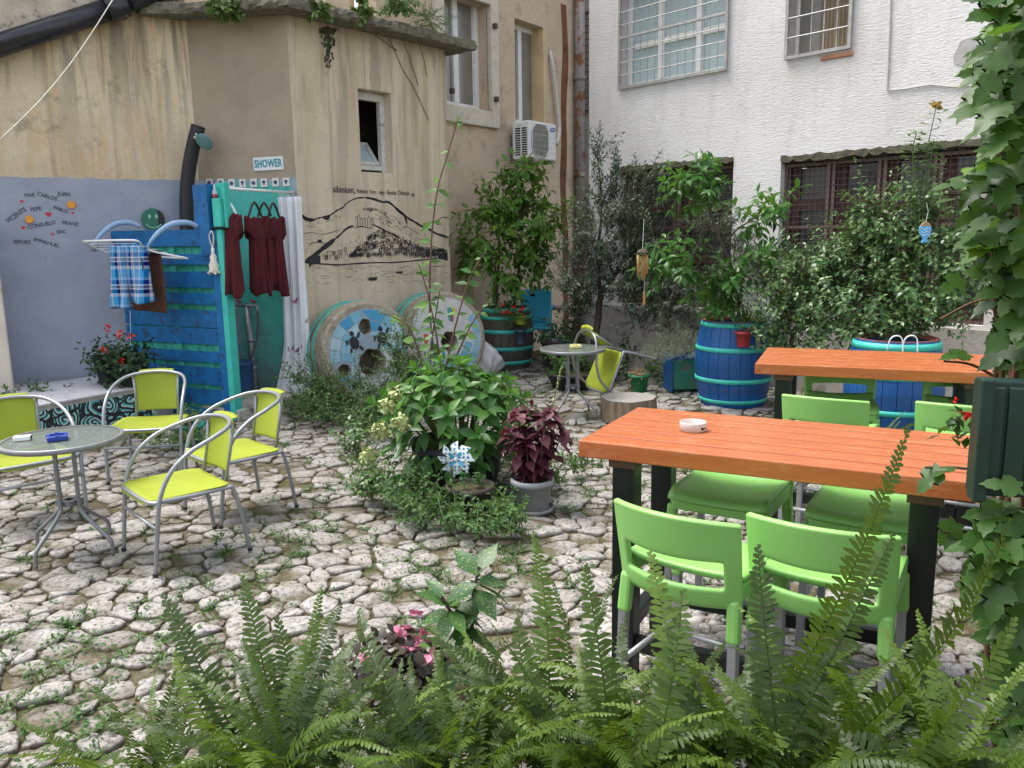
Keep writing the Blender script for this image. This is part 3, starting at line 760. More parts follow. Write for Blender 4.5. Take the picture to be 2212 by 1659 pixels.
# ---------------------------------------------------------------- the house behind the annex
house = thing('old_house', 'old tan house wall with two tall white windows behind the annex', 'building', FF.o, FF.a)
XR = FF.px(1246, 300).x
ho = [hole(FF, 955, 1054, 8, 240), hole(FF, 1113, 1178, 50, 268)]
h0 = list(ho[0]); h1 = list(ho[1])
h0[2] = FF.px(1000, 232).z; h0[3] = FF.px(1040, 8).z
wh = MB(); xa = h0[0] - .35; wallpanel(wh, xa, XR, -.1, 8, [h0, h1], .3); wallpanel(wh, -3.1, xa - .001, 4.05, 8, [], .3); wh.build('house_wall', M_HOUSE, house)
m = MB(); m.bar((-3.0, .5, 6.4), (-5.0, 3.6, 6.4), .25, 4.6); m.build('set_back_wall', M_HOUSE, house)
# stone surround of the bigger window
sx0, sx1, sz0 = h0[0] - .18, FF.px(1071.5, 200).x, FF.px(1000, 268).z
m = MB(); m.box(((h0[1] + sx1) / 2, -.02, (sz0 + 6.4) / 2), (sx1 - h0[1], .1, 6.4 - sz0)); m.box(((sx0 + h0[1]) / 2 - .001, -.018, (sz0 + h0[2]) / 2), (h0[1] - sx0, .1, h0[2] - sz0)); m.box(((sx0 + h0[0]) / 2, -.019, (h0[2] + 6.4) / 2 + .001), (h0[0] - sx0, .1, 6.4 - h0[2])); m.box(((h0[0] + h0[1]) / 2, -.017, (h0[3] + 6.4) / 2), (h0[1] - h0[0], .1, 6.4 - h0[3]))
m.build('stone_surround', M_STONE, house, bev=.01)
fx = FF.px(1026, 150, -.2).x
casement(house, h0[0], fx + .05, h0[2], h0[3] + .25, .2, M_PVC, M_GREYGLASS, [(h0[0] + fx) / 2 + .02], (), .09)
fx = FF.px(1160, 150, -.2).x
casement(house, h1[0] - .1, fx, h1[2], h1[3], .22, M_PVC, M_GREYGLASS, [FF.px(1122, 150, -.2).x], (), .075)
m = MB(); m.box((h1[1] - .02, .15, (h1[2] + h1[3]) / 2), (.05, .3, h1[3] - h1[2])); m.build('yellow_reveal', simple('yellowed_reveal', (.62, .47, .26), .85, var=.15, vs=3), house)
for (x, y) in ((1066, 57), (1069, 215), (973, 197)):
    p = FF.px(x, y, .07); m = MB(); m.box((p.x, -.1, p.z), (.05, .06, .07)); m.build('shutter_pin', M_MESH, house, bev=.006)
# recess wall, downpipe, grilled slit
rp = atY(1250, 300, 14.2); FR = Frame((rp.x - .4, rp.y), radians(-5))
rt = thing('recess_wall', 'grey wall in the gap between tan house and white house', 'wall', FR.o, FR.a)
m = MB(); m.box((1.0, .15, 4), (3.2, .3, 8.2)); m.build('wall_body', simple('grey_render', (.36, .32, .29), .9, var=.15, vs=2), rt)
gt = thing('window_grille', 'narrow iron grille in the shadowed gap beside the white house', 'grille', FR.wld((FR.px(1259, 130).x, -.03, FR.px(1262, 240).z)), FR.a)
gw, gh = 1.0, FR.px(1262, 28).z - FR.px(1262, 240).z
m = MB()
for x in (0, gw): m.box((x, 0, gh / 2), (.035, .03, gh))
for z in (0, gh): m.box((gw / 2, .002, z), (gw, .03, .035))
m.build('frame', M_MESH, gt)
for k in range(1, 15): m = MB(); m.box((gw / 2, -.004, gh * k / 15), (gw, .014, .014)); m.build('bar', M_MESH, gt)
for k in range(1, 7): m = MB(); m.box((gw * k / 7, -.012, gh / 2), (.012, .012, gh)); m.build('bar', M_MESH, gt)
dpx = FF.px(1243, 400).x
t = thing('downpipe', 'rusty grey downpipe in the corner of the tan house', 'pipe', FF.wld((dpx, -.09, 0)), FF.a)
M_RUST = simple('rusty_pipe', (.30, .27, .25), .7, .2, var=.25, dirt=((.2, .08, .035), 4, .5))
m = MB(); m.tube([(0, 0, 0), (0, 0, 7.5)], .085, 14); m.build('pipe', M_RUST, t, True)
for z in (1.2, 2.7, 4.2, 5.6): m = MB(); m.lathe([(.088, 0), (.104, .01), (.104, .06), (.088, .07)], 14, (0, 0, z)); m.build('collar', M_RUST, t, True)
m = MB(); m.sheet(lambda u, v: (-.42 + .16 * u + .03 * sin(9 * v) + .02 * sin(23 * v + u), -.004 + .088, .1 + 5.2 * v), 2, 40); m.build('rust_stain', simple('rust_stain', (.17, .075, .035), .95, var=.4, vs=5), t)
# old conduit on the wall above the air conditioner
t = thing('hose_conduit', 'white taped hose running from the wall hole to air conditioner', 'hose', FF.wld((0, 0, 0)), FF.a)
c_ = [FF.px(x, y, o) for (x, y, o) in ((1188, 112, .01), (1192, 130, .05), (1197, 165, .06), (1202, 205, .06), (1206, 250, .06), (1208, 280, .07), (1203, 312, .14))]
m = MB(); m.tube(spline([(p.x, -o, p.z) for p, o in zip(c_, (.01, .05, .06, .06, .06, .07, .14))], 5), .028, 10); m.build('hose', simple('white_tape', (.6, .57, .52), .7, var=.2, vs=30), t, True)

# ---------------------------------------------------------------- the white house
white = thing('white_house', 'white rough rendered house with barred upper windows and dark ground floor', 'building', FWW.o, FWW.a)
XL = FWW.px(1272.5, 300).x
W1 = hole(FWW, 1340.5, 1575, -60, 172); W2 = hole(FWW, 1701, 1843, -60, 118)
W3 = hole(FWW, 1338, 1580, 353, 662); W4 = hole(FWW, 1681, 2140, 322, 705)
W4 = (W4[0], W4[1], W3[2], FWW.px(1900, 322).z)
wwm = MB(); wallpanel(wwm, XL, 4.5, -.1, 7.5, [W1, W2, W3, W4], .26, .4); wwm.build('white_wall', M_WHITE, white)
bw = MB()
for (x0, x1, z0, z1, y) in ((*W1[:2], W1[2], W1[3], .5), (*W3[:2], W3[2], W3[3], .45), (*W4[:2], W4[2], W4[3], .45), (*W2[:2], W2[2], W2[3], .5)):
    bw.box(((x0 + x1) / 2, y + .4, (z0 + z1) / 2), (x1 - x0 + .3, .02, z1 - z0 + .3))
bw.build('unlit_backing', M_DARK, white)  # black sheets, the darkness of the rooms put into their colour
m = MB(); m.box(((XL + 4.5) / 2, -.02, .36), (4.5 - XL, .04, .9)); m.build('concrete_plinth', M_CONC, white)
# frosted three-light window
x0, x1, z0, z1 = W1; wd = x1 - x0
casement(white, x0 + .003, x1 - .003, z0 + .003, z1, .17, M_PVC, M_FROST, [x0 + .08 + wd * .285, x0 + .08 + wd * .64], [z0 + (FWW.px(1450, 75).z - FWW.px(1450, 172).z)], .075)
x0, x1, z0, z1 = W2
M_CURT = simple('brown_curtain', (.30, .235, .16), .9, var=.15, vs=3)
casement(white, x0 + .003, x1 - .003, z0 + .003, z1, .2, M_PVC, M_GREYGLASS, [], [], .03)
m = MB(); m.sheet(lambda u, v: (x0 + .3 + (x1 - x0 - .32) * u, .18 + .016 * sin(u * 60), z0 + .05 + (z1 - z0 - .08) * v), 60, 2); m.build('curtain', M_CURT, white, True)
def grille(x0, x1, z0, z1, dx, dz, r, mat, label, rim=.035, y=-.03, rails=()):
    t = thing('window_grille', label, 'grille', FWW.wld(((x0 + x1) / 2, y, z0)), FWW.a); hw, h = (x1 - x0) / 2, z1 - z0
    m = MB()
    for x in (-hw, hw): m.box((x, 0, h / 2), (rim, .03, h + rim))
    for z in (0, h, *[q - z0 for q in rails]): m.box((0, .003, z), (2 * hw, .03, rim))
    m.build('frame', mat, t)
    nx = max(1, round(2 * hw / dx)); nz = max(1, round(h / dz))
    for k in range(1, nx): m = MB(); m.tube([(-hw + 2 * hw * k / nx, 0, 0), (-hw + 2 * hw * k / nx, 0, h)], r, 5); m.build('bar', mat, t)
    for k in range(1, nz): m = MB(); m.tube([(-hw, -.008, h * k / nz), (hw, -.008, h * k / nz)], r, 5); m.build('bar', mat, t)
    return t
grille(W1[0] + .01, W1[1] - .01, W1[2] + .01, W1[3], .115, .145, .0065, M_IRON, 'wide grey iron grille over the frosted three-light window', rails=[W1[2] + (FWW.px(1450, 75).z - FWW.px(1450, 172).z) + .1])
grille(W2[0] + .02, W2[1] - .01, W2[2] + .02, W2[3], .15, .18, .008, M_IRON, 'smaller grey iron grille over the window with brown curtains')
t = tag(MB().box((0, 0, 0), (.36, .04, .05)).build('exposed_brick', simple('raw_brick', (.42, .2, .12), .9, var=.3), white, bev=.015), None)
p = FWW.px(1808, 121, 0); t.location = (p.x, .0, p.z)
m = MB(); pts = [(2058, 118), (2075, 100), (2080, 88), (2100, 85), (2130, 70), (2160, 90), (2150, 130), (2120, 140), (2095, 148), (2075, 140), (2062, 135)]
m.prism([(lambda q: (q.x + rnd.uniform(-.02, .02), q.z + rnd.uniform(-.02, .02)))(FWW.px(x, y)) for x, y in pts], -.004, .01); m.build('bare_patch', simple('bare_render', (.40, .385, .365), .95, var=.2, bump=.6), white)
# ground-floor windows: brown wooden casements behind mesh
for (W, n, lab) in ((W3, 2, 'dark mesh guard over the smaller ground floor window behind olives'), (W4, 4, 'long dark mesh guard over the wide ground floor window')):
    x0, x1, z0, z1 = W; pw = (x1 - x0) / n
    for k in range(n):
        casement(white, x0 + pw * k + .004, x0 + pw * (k + 1) - .004, z0 + .003, z1 - .003, .24, M_BRNWOOD, M_DKGLASS, [], [z0 + (z1 - z0) * .33, z0 + (z1 - z0) * .7], .11)
    t = thing('mesh_guard', lab, 'mesh guard', FWW.wld(((x0 + x1) / 2, .1, z0)), FWW.a); hw, h = (x1 - x0) / 2, z1 - z0 - .07
    f = MB()
    for k in range(n + 1):
        xx = -hw + pw * k
        for s in ((-.03, .03) if 0 < k < n else ((.02,) if k == 0 else (-.02,))): f.box((xx + s, 0, h / 2), (.032, .03, h))
    for z in (.02, h * .58, h - .02): f.box((0, .004, z), (2 * hw, .026, .035))
    f.build('frame', simple('brown_steel', (.13, .085, .07), .6, var=.2), t)
    b_ = MB(); nx = int(2 * hw / .062); nz = int(h / .062)
    for k in range(1, nx): b_.box((-hw + 2 * hw * k / nx, -.012, h / 2), (.005, .005, h))
    for k in range(1, nz): b_.box((0, -.018, h * k / nz), (2 * hw, .006, .006))
    tag(b_.build('wire_mesh', M_MESH, t, fix=False), kind='stuff')
    e = MB()   # ragged mossy lintel edge
    nn = int((x1 - x0) / .05); vs = []
    for k in range(nn + 1):
        xx = x0 + (x1 - x0) * k / nn; vs += [(xx, -.012, z1 + rnd.uniform(.005, .03)), (xx, -.02, z1 - rnd.uniform(.03, .07)), (xx, .12, z1 - rnd.uniform(.05, .09))]
    e.add(vs, [q for k in range(nn) for q in ((3 * k, 3 * k + 3, 3 * k + 4, 3 * k + 1), (3 * k + 1, 3 * k + 4, 3 * k + 5, 3 * k + 2))]); e.build('crumbling_lintel', simple('mossy_lintel', (.075, .07, .045), .95, var=.6, vs=20, bump=1), white)
# cable tacked to the wall
t = thing('wall_cable', 'thin grey cable tacked in an L shape on the white wall', 'cable', FWW.o, FWW.a)
m = MB(); m.tube([(p.x, -.012, p.z) for p in (FWW.px(1927, -40), FWW.px(1924, 60), FWW.px(1918, 196), FWW.px(1960, 192), FWW.px(2010, 183), FWW.px(2060, 188), FWW.px(2140, 182))], .008, 6); m.build('cable', simple('grey_cable', (.4, .39, .38), .6), t)

# ================================================================ THE SHOWER CORNER
M_BLUE = simple('blue_painted_wood', (.004, .13, .34), .55, var=.3, vs=6, bump=.25, bs=30, dirt=((.02, .055, .12), 9, .56))
M_TURQ = simple('turquoise_paint', (.05, .50, .40), .55, var=.12, vs=6, bump=.2, bs=30)
M_TURQD = simple('turquoise_slats', (.05, .44, .31), .65, var=.25, vs=9)
M_WHITEP = simple('white_plastic', (.75, .75, .74), .4, var=.04)
M_STEEL = simple('brushed_grey_steel', (.30, .31, .33), .38, .55, var=.08, vs=30)
M_CHROME = simple('galvanised_pipe', (.30, .31, .31), .45, .6, var=.3, vs=12)
po = at(512, 905); FEN = Frame(po, atan2(-.44, .9))
fence = thing('pallet_screen', 'blue board screen with turquoise gaps walling the outdoor shower', 'screen', FEN.o, FEN.a)
XE = FEN.px(276, 700).x
def fz(y): return FEN.px(473, y).z
for (a, b_) in ((494, 531), (548, 572), (587, 623), (633.5, 659), (671, 708.5), (711, 746), (761, 785), (795, 833), (843, 875), (885, 912)):
    z1, z0 = fz(a), max(.0, fz(b_)); m = MB(); xl = XE - (.02 if z1 < 1.7 else .1) + rnd.uniform(-.015, .015)
    m.box(((xl - .12) / 2, rnd.uniform(-.003, .003), (z0 + z1) / 2), (-.12 - xl, .022, z1 - z0), Matrix.Rotation(rnd.uniform(-.006, .006), 3, 'Y'))
    o = m.build('board', M_BLUE, fence, bev=.004)
    for x in (xl + .05, (xl - .12) / 2 + rnd.uniform(-.05, .05), -.17):
        for zz in (.3, .7): m = MB(); m.lathe([(.006, 0), (.005, .004)], 8, (x, -.012, z0 + (z1 - z0) * zz), Matrix.Rotation(pi / 2, 3, 'X')); m.build('nail', M_DARK, o)
ns = int((-XE) / .098); zt = fz(497)
for k in range(ns): m = MB(); m.box((XE + .05 + .098 * k, .045 + rnd.uniform(0, .003), zt / 2), (.093, .02, zt - .02)); m.build('backing_slat', M_TURQD, fence, bev=.003)
for x in (XE + .04, XE * .5, -.14): m = MB(); m.box((x, .022, zt / 2), (.07, .018, zt - .03)); m.build('stud', M_TURQD, fence)
zp = fz(496)
m = MB(); m.box((-.075, -.022, zp / 2), (.085, .06, zp)); m.build('corner_board', M_BLUE, fence, bev=.005)
m = MB(); m.box((.005, -.004, zp / 2), (.068, .1, zp)); m.build('post', M_TURQ, fence, bev=.005)
zq = FEN.px(470, 397).z
m = MB(); m.box((-.245, .0, (zp + zq) / 2 - .07), (.2, .022, zq - zp + .14)); m.build('upright_board', M_BLUE, fence, bev=.004)
m = MB(); m.box((-.2, -.026, zp + .0), (.14, .022, .5)); m.build('batten', M_BLUE, fence, bev=.004)
m = MB(); m.box((-.1, .02, (zp + zq) / 2), (.02, .2, zq - zp)); m.build('side_board', M_BLUE, fence, bev=.004)
m = MB(); m.box((-.015, .04, (zp + zq) / 2 + .012), (.15, .02, zq - zp)); m.box((.062, .02, (zp + zq) / 2 + .012), (.03, .07, zq - zp - .004)); m.build('upper_post', M_TURQ, fence, bev=.004)
m = MB(); m.box((-.01, -.015, zp + .16), (.1, .075, .27)); m.build('ledge_block', M_TURQ, fence, bev=.004)
m = MB(); m.box((0, .0, zp + .013), (.17, .14, .012)); m.build('shelf', M_DARK, fence)
# bottle on the ledge
t = thing('glass_bottle', 'small clear bottle with red bottom and purple cap on screen ledge', 'bottle', FEN.wld((-.045, -.018, zp + .296)))
m = MB(); m.lathe([(.022, 0), (.025, .006), (.025, .04)], 14); m.build('red_base', simple('red_liquid', (.3, .02, .03), .2), t, True)
b = NB('clear_glass'); b.pri((.75, .8, .82), .08, 0, .5, alpha=.45); M_CLEAR = b.m
m = MB(); m.lathe([(.0255, .04), (.024, .06), (.012, .085), (.009, .14)], 14, cap0=False); m.build('glass_neck', M_CLEAR, t, True)
m = MB(); m.lathe([(.012, .14), (.013, .145), (.013, .162)], 12); m.build('cap', simple('purple_cap', (.2, .06, .3), .4), t)
# shell charm
p = FEN.wld((-.075, -.07, zp)); t = thing('shell_charm', 'white rope loop with a bell of shells hung on blue post', 'charm', p, FEN.a)
M_SHELL = simple('shell_white', (.68, .63, .52), .5, var=.2, vs=40)
m = MB(); m.tube(spline([(0, 0, -.01), (-.035, 0, -.06), (-.02, 0, -.13), (0, 0, -.17), (.015, 0, -.12), (.02, 0, -.05), (0, 0, -.01)], 5), .006, 6); m.build('rope', M_SHELL, t, True)
m = MB(); m.lathe([(.008, -.17), (.018, -.185), (.014, -.22), (.035, -.26), (.03, -.29), (.05, -.34), (.045, -.37), (.06, -.41), (.03, -.42)], 14); m.build('bell', M_SHELL, t, True)
for k in range(9): m = MB(); a = k * .7; m.lathe([(.001, -.012), (.013, -.006), (.015, .004), (.001, .012)], 7, (.055 * cos(a), .055 * sin(a), -.41 + .012 * sin(3 * a))); m.build('shell', M_SHELL, t, True)

# rod and curtain
ra = atY(489, 407, po.y + .03); rb = FS.wld((LS - .03, -.06, 0)); rb.z = ra.z
t = thing('shower_rod', 'pale tension rod across the shower opening', 'rod', ra)
m = MB(); m.tube([Vector(), rb - ra], .014, 10); m.build('rod', M_WHITEP, t, True)
m = MB(); R = (rb - ra).to_track_quat('Z', 'Y').to_matrix(); m.lathe([(.03, -.03), (.035, 0), (.026, .02)], 14, rb - ra, R); m.build('flange', M_CHROME, t, True)
def rodp(px):   # point on the rod under picture column px
    best = min((abs(CAMPX(ra.lerp(rb, k / 200)) - px), k) for k in range(201)); return ra.lerp(rb, best[1] / 200)
def CAMPX(p): v = p - CAM; return 1106 + FPX * v.dot(RT_) / v.dot(FW_)
M_CURTW = simple('white_polyester', (.80, .80, .82), .7, var=.03)
cp = rodp(624); t = thing('shower_curtain', 'white shower curtain printed with butterflies drawn to the corner', 'curtain', cp, radians(-12))
H = cp.z - .1
def curt(u, v):
    z = -.045 - (H - .02) * v; flare = .03 * v + .12 * max(0, v - .72) ** 1.3 * 6
    x = -.13 - flare * .9 + (.28 + flare * .95 - .03 * (1 - v)) * u; ph = u * 2 * pi * 3.2 + .8 * sin(v * 3)
    return (x, -.05 * v + .035 * sin(ph) + .012 * sin(2.3 * ph + 4 * v) - .10 * max(0, v - .8) * (1 - u), z)
m = MB(); m.sheet(curt, 64, 40); cu_ = m.build('fabric', M_CURTW, t, True, solid=.003)
for k in range(6): m = MB(); c_ = Vector((-.1 + .03 * k, 0, -.012)); m.tube([c_ + Vector((.004 * sin(a * 3), .022 * cos(a), .026 * sin(a))) for a in np.linspace(0, 2 * pi, 15)[:-1]], .003, 6, True); m.build('ring', M_WHITEP, t, True)
for (u, v, col, s) in ((.55, .52, (.5, .12, .3), .055), (.3, .76, (.35, .2, .38), .06), (.55, .77, (.15, .1, .12), .05), (.72, .75, (.45, .1, .25), .045), (.97, .8, (.06, .05, .05), .085), (.93, .62, (.3, .28, .28), .05), (.62, .89, (.25, .23, .2), .05)):
    c_ = Vector(curt(u, v)); m = MB(); n_ = 0
    for sx in (-1, 1):
        pts = [(0, 0), (.35, .5), (.8, .55), (.75, .1), (.6, -.1), (.55, -.5), (.2, -.4)]
        vs = [(c_.x + sx * p[0] * s * .55, Vector(curt(min(1, max(0, u + sx * p[0] * s * 1.4)), v)).y - .006, c_.z + p[1] * s + .2 * s * sx * p[0]) for p in pts]
        m.add(vs, [tuple(range(len(pts)))])
    m.build('printed_butterfly', simple('butterfly_print', col, .7, var=.5, vs=40), cu_)

# garments on hangers
M_MAROON = simple('maroon_jersey', (.085, .006, .011), .9, var=.35, vs=5, bump=.2, bs=120)
M_BLKPL = simple('black_plastic', (.02, .02, .022), .4); M_WHPL = M_WHITEP
def garment(px, rz, wdt, hgt, hang, strap, lab, sleeves=True):
    p = rodp(px); t = thing('maroon_top', lab, 'garment', p, rz, 'maroon tops drying on the shower rod')
    m = MB(); m.tube(spline([(0, 0, -.12), (0, 0, -.05), (.004, 0, .012), (-.012, 0, .02), (-.018, 0, .0)], 5), .003, 6); hk = m.build('hook', M_CHROME, t, True)
    m = MB(); m.tube(spline([(-wdt * .42, 0, -.26), (-wdt * .2, 0, -.165), (0, 0, -.12), (wdt * .2, 0, -.165), (wdt * .42, 0, -.26)], 5), [.008] + [.012] * 19 + [.008], 8); m.build('hanger', hang, t, True)
    m = MB(); zt = -.2
    def body(u, v):   # tube of cloth hanging from the shoulders
        a = 2 * pi * u; s = wdt / 2 * (1.0 - .2 * min(1, v * 4) + .12 * v); th = .05 + .05 * v
        z = zt - hgt * v; 
        if v < .2: z -= (.10 if strap else .05) * (abs(cos(a)) * 1.0) * (1 - v / .2); z -= .10 * (1 - v / .2) * (1 - min(1, abs(cos(a)) / .55)) ** .6
        f = 1 + .38 * v * sin(7 * a + 2 * v + px) 
        return (s * cos(a), th * sin(a) * f, z + .03 * v * sin(3 * a + px) + .02 * v * sin(a))
    m.sheet(body, 48, 24, True); bd = m.build('body', M_MAROON, t, True, solid=.003)
    if sleeves:
        for sx in (-1, 1):
            def slv(u, v):
                a = 2 * pi * u; q = Vector((sx * wdt * .44, 0, zt - .1)).lerp(Vector((sx * wdt * .47, 0, zt - .27)), v)
                return (q.x + .028 * cos(a) * (1 + .2 * v) * 1.2, .055 * sin(a) * (1 + .15 * sin(5 * a)), q.z + .05 * cos(a) * sx * 1.0)
            m = MB(); m.sheet(slv, 20, 6, True); m.build('sleeve', M_MAROON, t, True, solid=.003)
    m = MB(); m.box((.0, .052, zt - .17), (.035, .004, .02)); m.build('care_tag', M_WHPL, bd)
garment(484, radians(-8), .21, .82, M_WHPL, False, 'maroon top on the white hanger beside the screen post')
garment(547, radians(58), .2, .83, M_BLKPL, True, 'maroon top on black hanger, middle of the rod, turned edge-on')
garment(568, radians(15), .16, .78, M_BLKPL, True, 'maroon top on black hanger showing its neckline and white tag')
garment(588, radians(64), .2, .84, M_BLKPL, True, 'maroon top hanging next to the white curtain')

# sign and little tiles
s_ = FS.px(579.5, 353.6, .01); t = thing('shower_sign', 'white sign reading SHOWER in teal letters', 'sign', FS.wld((s_.x, -.008, s_.z)), FS.a)
t.rotation_euler = (0, radians(-1.2), FS.a)
m = MB(); m.box((0, 0, 0), (.345, .012, .14)); m.build('board', M_WHITEP, t, bev=.002)
o = lnk(text_mesh('SHOWER', .112, .0035, .66, spacing=1.06, extrude=.001), 'lettering', t, simple('teal_letters', (.02, .27, .33), .5), (0, -.0085, 0))
M_NAVY = simple('navy_glaze', (.03, .035, .12), .3); M_TILE = simple('white_glazed_tile', (.7, .68, .63), .25, var=.06)
for k, (x, y) in enumerate(((222, 352), (447, 352), (665, 360), (880, 360), (1100, 355), (1305, 350), (1533, 340), (1743, 335))):
    p = FS.px((780 + x / 5.027) / 1.8228, (650 + y / 5.027) / 1.8228, .01); tm = MB(); tm.box((0, 0, 0), (.076, .012, .09)); 
    o = tm.build('tile', M_TILE, annex, bev=.002); o.matrix_basis = annex.matrix_basis.inverted() @ Matrix.Translation(FS.wld((p.x, -.008, p.z))) @ Matrix.Rotation(FS.a, 4, 'Z')
    mm = MB()
    if k % 2 == 0: mm.prism([((.026 if i % 2 else .018) * cos(-pi * i / 8), (.026 if i % 2 else .018) * sin(-pi * i / 8)) for i in range(16)], -.0085, -.006)
    else: mm.prism([(-.012, .024), (-.022, .004), (-.01, .0), (-.006, -.02), (0, -.028), (.006, -.02), (.01, 0), (.022, .004), (.012, .024)], -.0085, -.006)
    mm.build('motif', M_NAVY, o)
# smiling disc and solar shower
p = FL.px(331, 474, .03); t = thing('painted_disc', 'round dark green disc with pale smiling face above blue screen', 'disc', FL.wld((p.x, -.02, p.z)), FL.a)
r_ = .118
m = MB(); m.prism([(r_ * cos(-a), r_ * sin(-a)) for a in np.linspace(radians(-66), radians(66 - 360), 36)][::1], -.012, .012); m.build('green_part', simple('dark_green_paint', (.035, .17, .115), .5, var=.1), t)
m = MB(); m.prism([((r_ - .001) * cos(a), (r_ - .001) * sin(a)) for a in np.linspace(radians(66), radians(-66), 18)], -.0115, .0115); m.build('black_part', M_BLKPL, t)
M_MINT = simple('mint_paint', (.32, .62, .42), .6)
for x in (-.036, .034): m = MB(); m.prism([(x + .015 * cos(-a), .032 + .024 * sin(-a)) for a in np.linspace(0, 2 * pi, 15)[:-1]], -.014, -.011); m.build('eye', M_MINT, t)
m = MB(); m.tube(spline([(-.075, -.014, -.05), (-.05, -.014, -.075), (0, -.014, -.09), (.05, -.014, -.075), (.075, -.014, -.05)], 5), .006, 6); m.build('smile', M_MINT, t)
b_ = FS.px(406, 560, .22); t = thing('solar_shower', 'curved black solar shower column with teal rain head', 'shower', FS.wld((b_.x, -.22, 0)), FS.a)
cl = [FS.px(x, y, .22) for x, y in ((406, 560), (404, 490), (403, 430), (407, 375), (416, 322), (428, 274))]
pts = [Vector((0, 0, 0))] + [Vector((q.x - b_.x, 0, q.z)) for q in cl]
M_SHCOL = simple('black_shower_column', (.018, .018, .02), .5, var=.2)
m = MB(); m.tube(spline(pts, 6), .073, 20); m.build('column', M_SHCOL, t, True)
tp = pts[-1]; dr = (pts[-1] - pts[-2]).normalized(); m = MB(); m.lathe([(.074, -.006), (.076, .0), (.07, .012), (.0, .014)], 20, tp, dr.to_track_quat('Z', 'Y').to_matrix(), cap1=False); m.build('cap', M_SHCOL, t, True)
hp = FS.px(441, 306, .34); hp = Vector((hp.x - b_.x, -.12, hp.z)); Rh = Matrix.Rotation(radians(10), 3, 'Y') @ Matrix.Rotation(radians(-52), 3, 'X')
m = MB(); m.lathe([(.001, .03), (.02, .028), (.03, .012), (.092, .006), (.095, -.004), (.088, -.009)], 28, hp, Rh); h_ = m.build('shower_head', simple('teal_plastic', (.10, .27, .27), .4), t, True)
for r_, n_ in ((.02, 6), (.045, 12), (.07, 18)):
    for k in range(n_): m = MB(); m.lathe([(.0042, 0), (.003, .004)], 6, hp + Rh @ Vector((r_ * cos(2 * pi * k / n_), r_ * sin(2 * pi * k / n_), -.012)), Rh); m.build('nozzle', M_WHITEP, h_)
m = MB(); m.tube([Vector((tp.x - .01, -.07, hp.z + .055)), hp + Rh @ Vector((0, 0, .02))], .014, 10); m.build('joint', M_WHITEP, t, True)
q = FS.px(423, 290, .3); m = MB(); m.prism([((.018 if i % 2 == 0 else .006) * cos(-2 * pi * i / 10 + .4) + q.x - b_.x, (.018 if i % 2 == 0 else .006) * sin(-2 * pi * i / 10 + .4) + q.z) for i in range(10)], -.078, -.07); m.build('star_sticker', M_SHELL, t)
# standpipe with taps and hoses
b_ = FS.px(549, 800, .14); t = thing('standpipe', 'grey standpipe with two red taps and a looping hose in shower', 'standpipe', FS.wld((b_.x, -.14, 0)), FS.a)
ztp = FS.px(547, 660, .14).z
m = MB(); m.tube([(0, 0, 0), (-.03, 0, ztp)], [.04, .034], 12); m.build('pipe', M_CHROME, t, True)
for z in (.35, ztp * .62): m = MB(); m.lathe([(.038, 0), (.05, .006), (.05, .03), (.038, .036)], 12, (-.01, 0, z)); m.build('collar', M_CHROME, t, True)
m = MB(); m.tube([(-.14, -.02, ztp), (.1, -.02, ztp + .0)], .016, 8); m.tube([(-.14, -.02, ztp), (-.15, -.06, ztp - .06)], .015, 8); m.tube([(.1, -.02, ztp), (.115, -.05, ztp - .07)], .015, 8); m.build('tap_bar', M_CHROME, t, True)
M_REDT = simple('red_tap', (.35, .03, .03), .5)
for x in (-.11, .06): m = MB(); m.box((x, -.02, ztp + .05), (.07, .016, .02), Matrix.Rotation(.3, 3, 'Y')); m.box((x, -.02, ztp + .025), (.014, .014, .05)); m.build('tap_handle', M_REDT, t, bev=.004)
M_HOSE = simple('braided_hose', (.12, .10, .10), .5, var=.3, vs=80)
m = MB(); m.tube(spline([(.115, -.05, ztp - .07), (.12, -.06, ztp - .2), (.08, -.07, ztp - .42), (-.03, -.08, ztp - .66), (-.14, -.08, ztp - .78), (-.24, -.1, ztp - .83)], 6), .014, 8); m.build('hose', M_HOSE, t, True)
m = MB(); m.tube(spline([(-.15, -.06, ztp - .06), (-.17, -.07, ztp - .18), (-.22, -.08, ztp - .3), (-.26, -.1, ztp - .42)], 6), .014, 8); m.build('hose', M_HOSE, t, True)
p = FS.px(524, 850, .3); t = thing('blue_tub', 'dark blue plastic tub on the shower floor behind post', 'tub', FS.wld((p.x - .05, -.3, .1)), FS.a)
m = MB(); m.lathe([(.15, 0), (.17, .1), (.18, .33), (.19, .335), (.19, .36), (.172, .36), (.16, .1), (.14, .03)], 28, cap1=False); m.build('tub_body', simple('blue_plastic', (.02, .08, .22), .5), t, True)
# shower tray
k0, k1 = at(516, 908), at(660, 868); t = thing('shower_step', 'pale concrete step edging the shower floor', 'step', k0, 0)
fl_ = [k0, k1, FM.wld((-.0, 0, 0)).xy.to_3d() + Vector((.05, -.05, 0)), FS.wld((.7, -.02, 0)), FEN.wld((-1.0, .1, 0))]
m = MB(); m.flatpoly([((q - k0).x, (q - k0).y) for q in fl_], -.04, .1); m.build('step', simple('pale_concrete', (.5, .46, .38), .9, var=.2, bump=.4, dirt=((.2, .18, .14), 5, .55)), t, bev=.015)

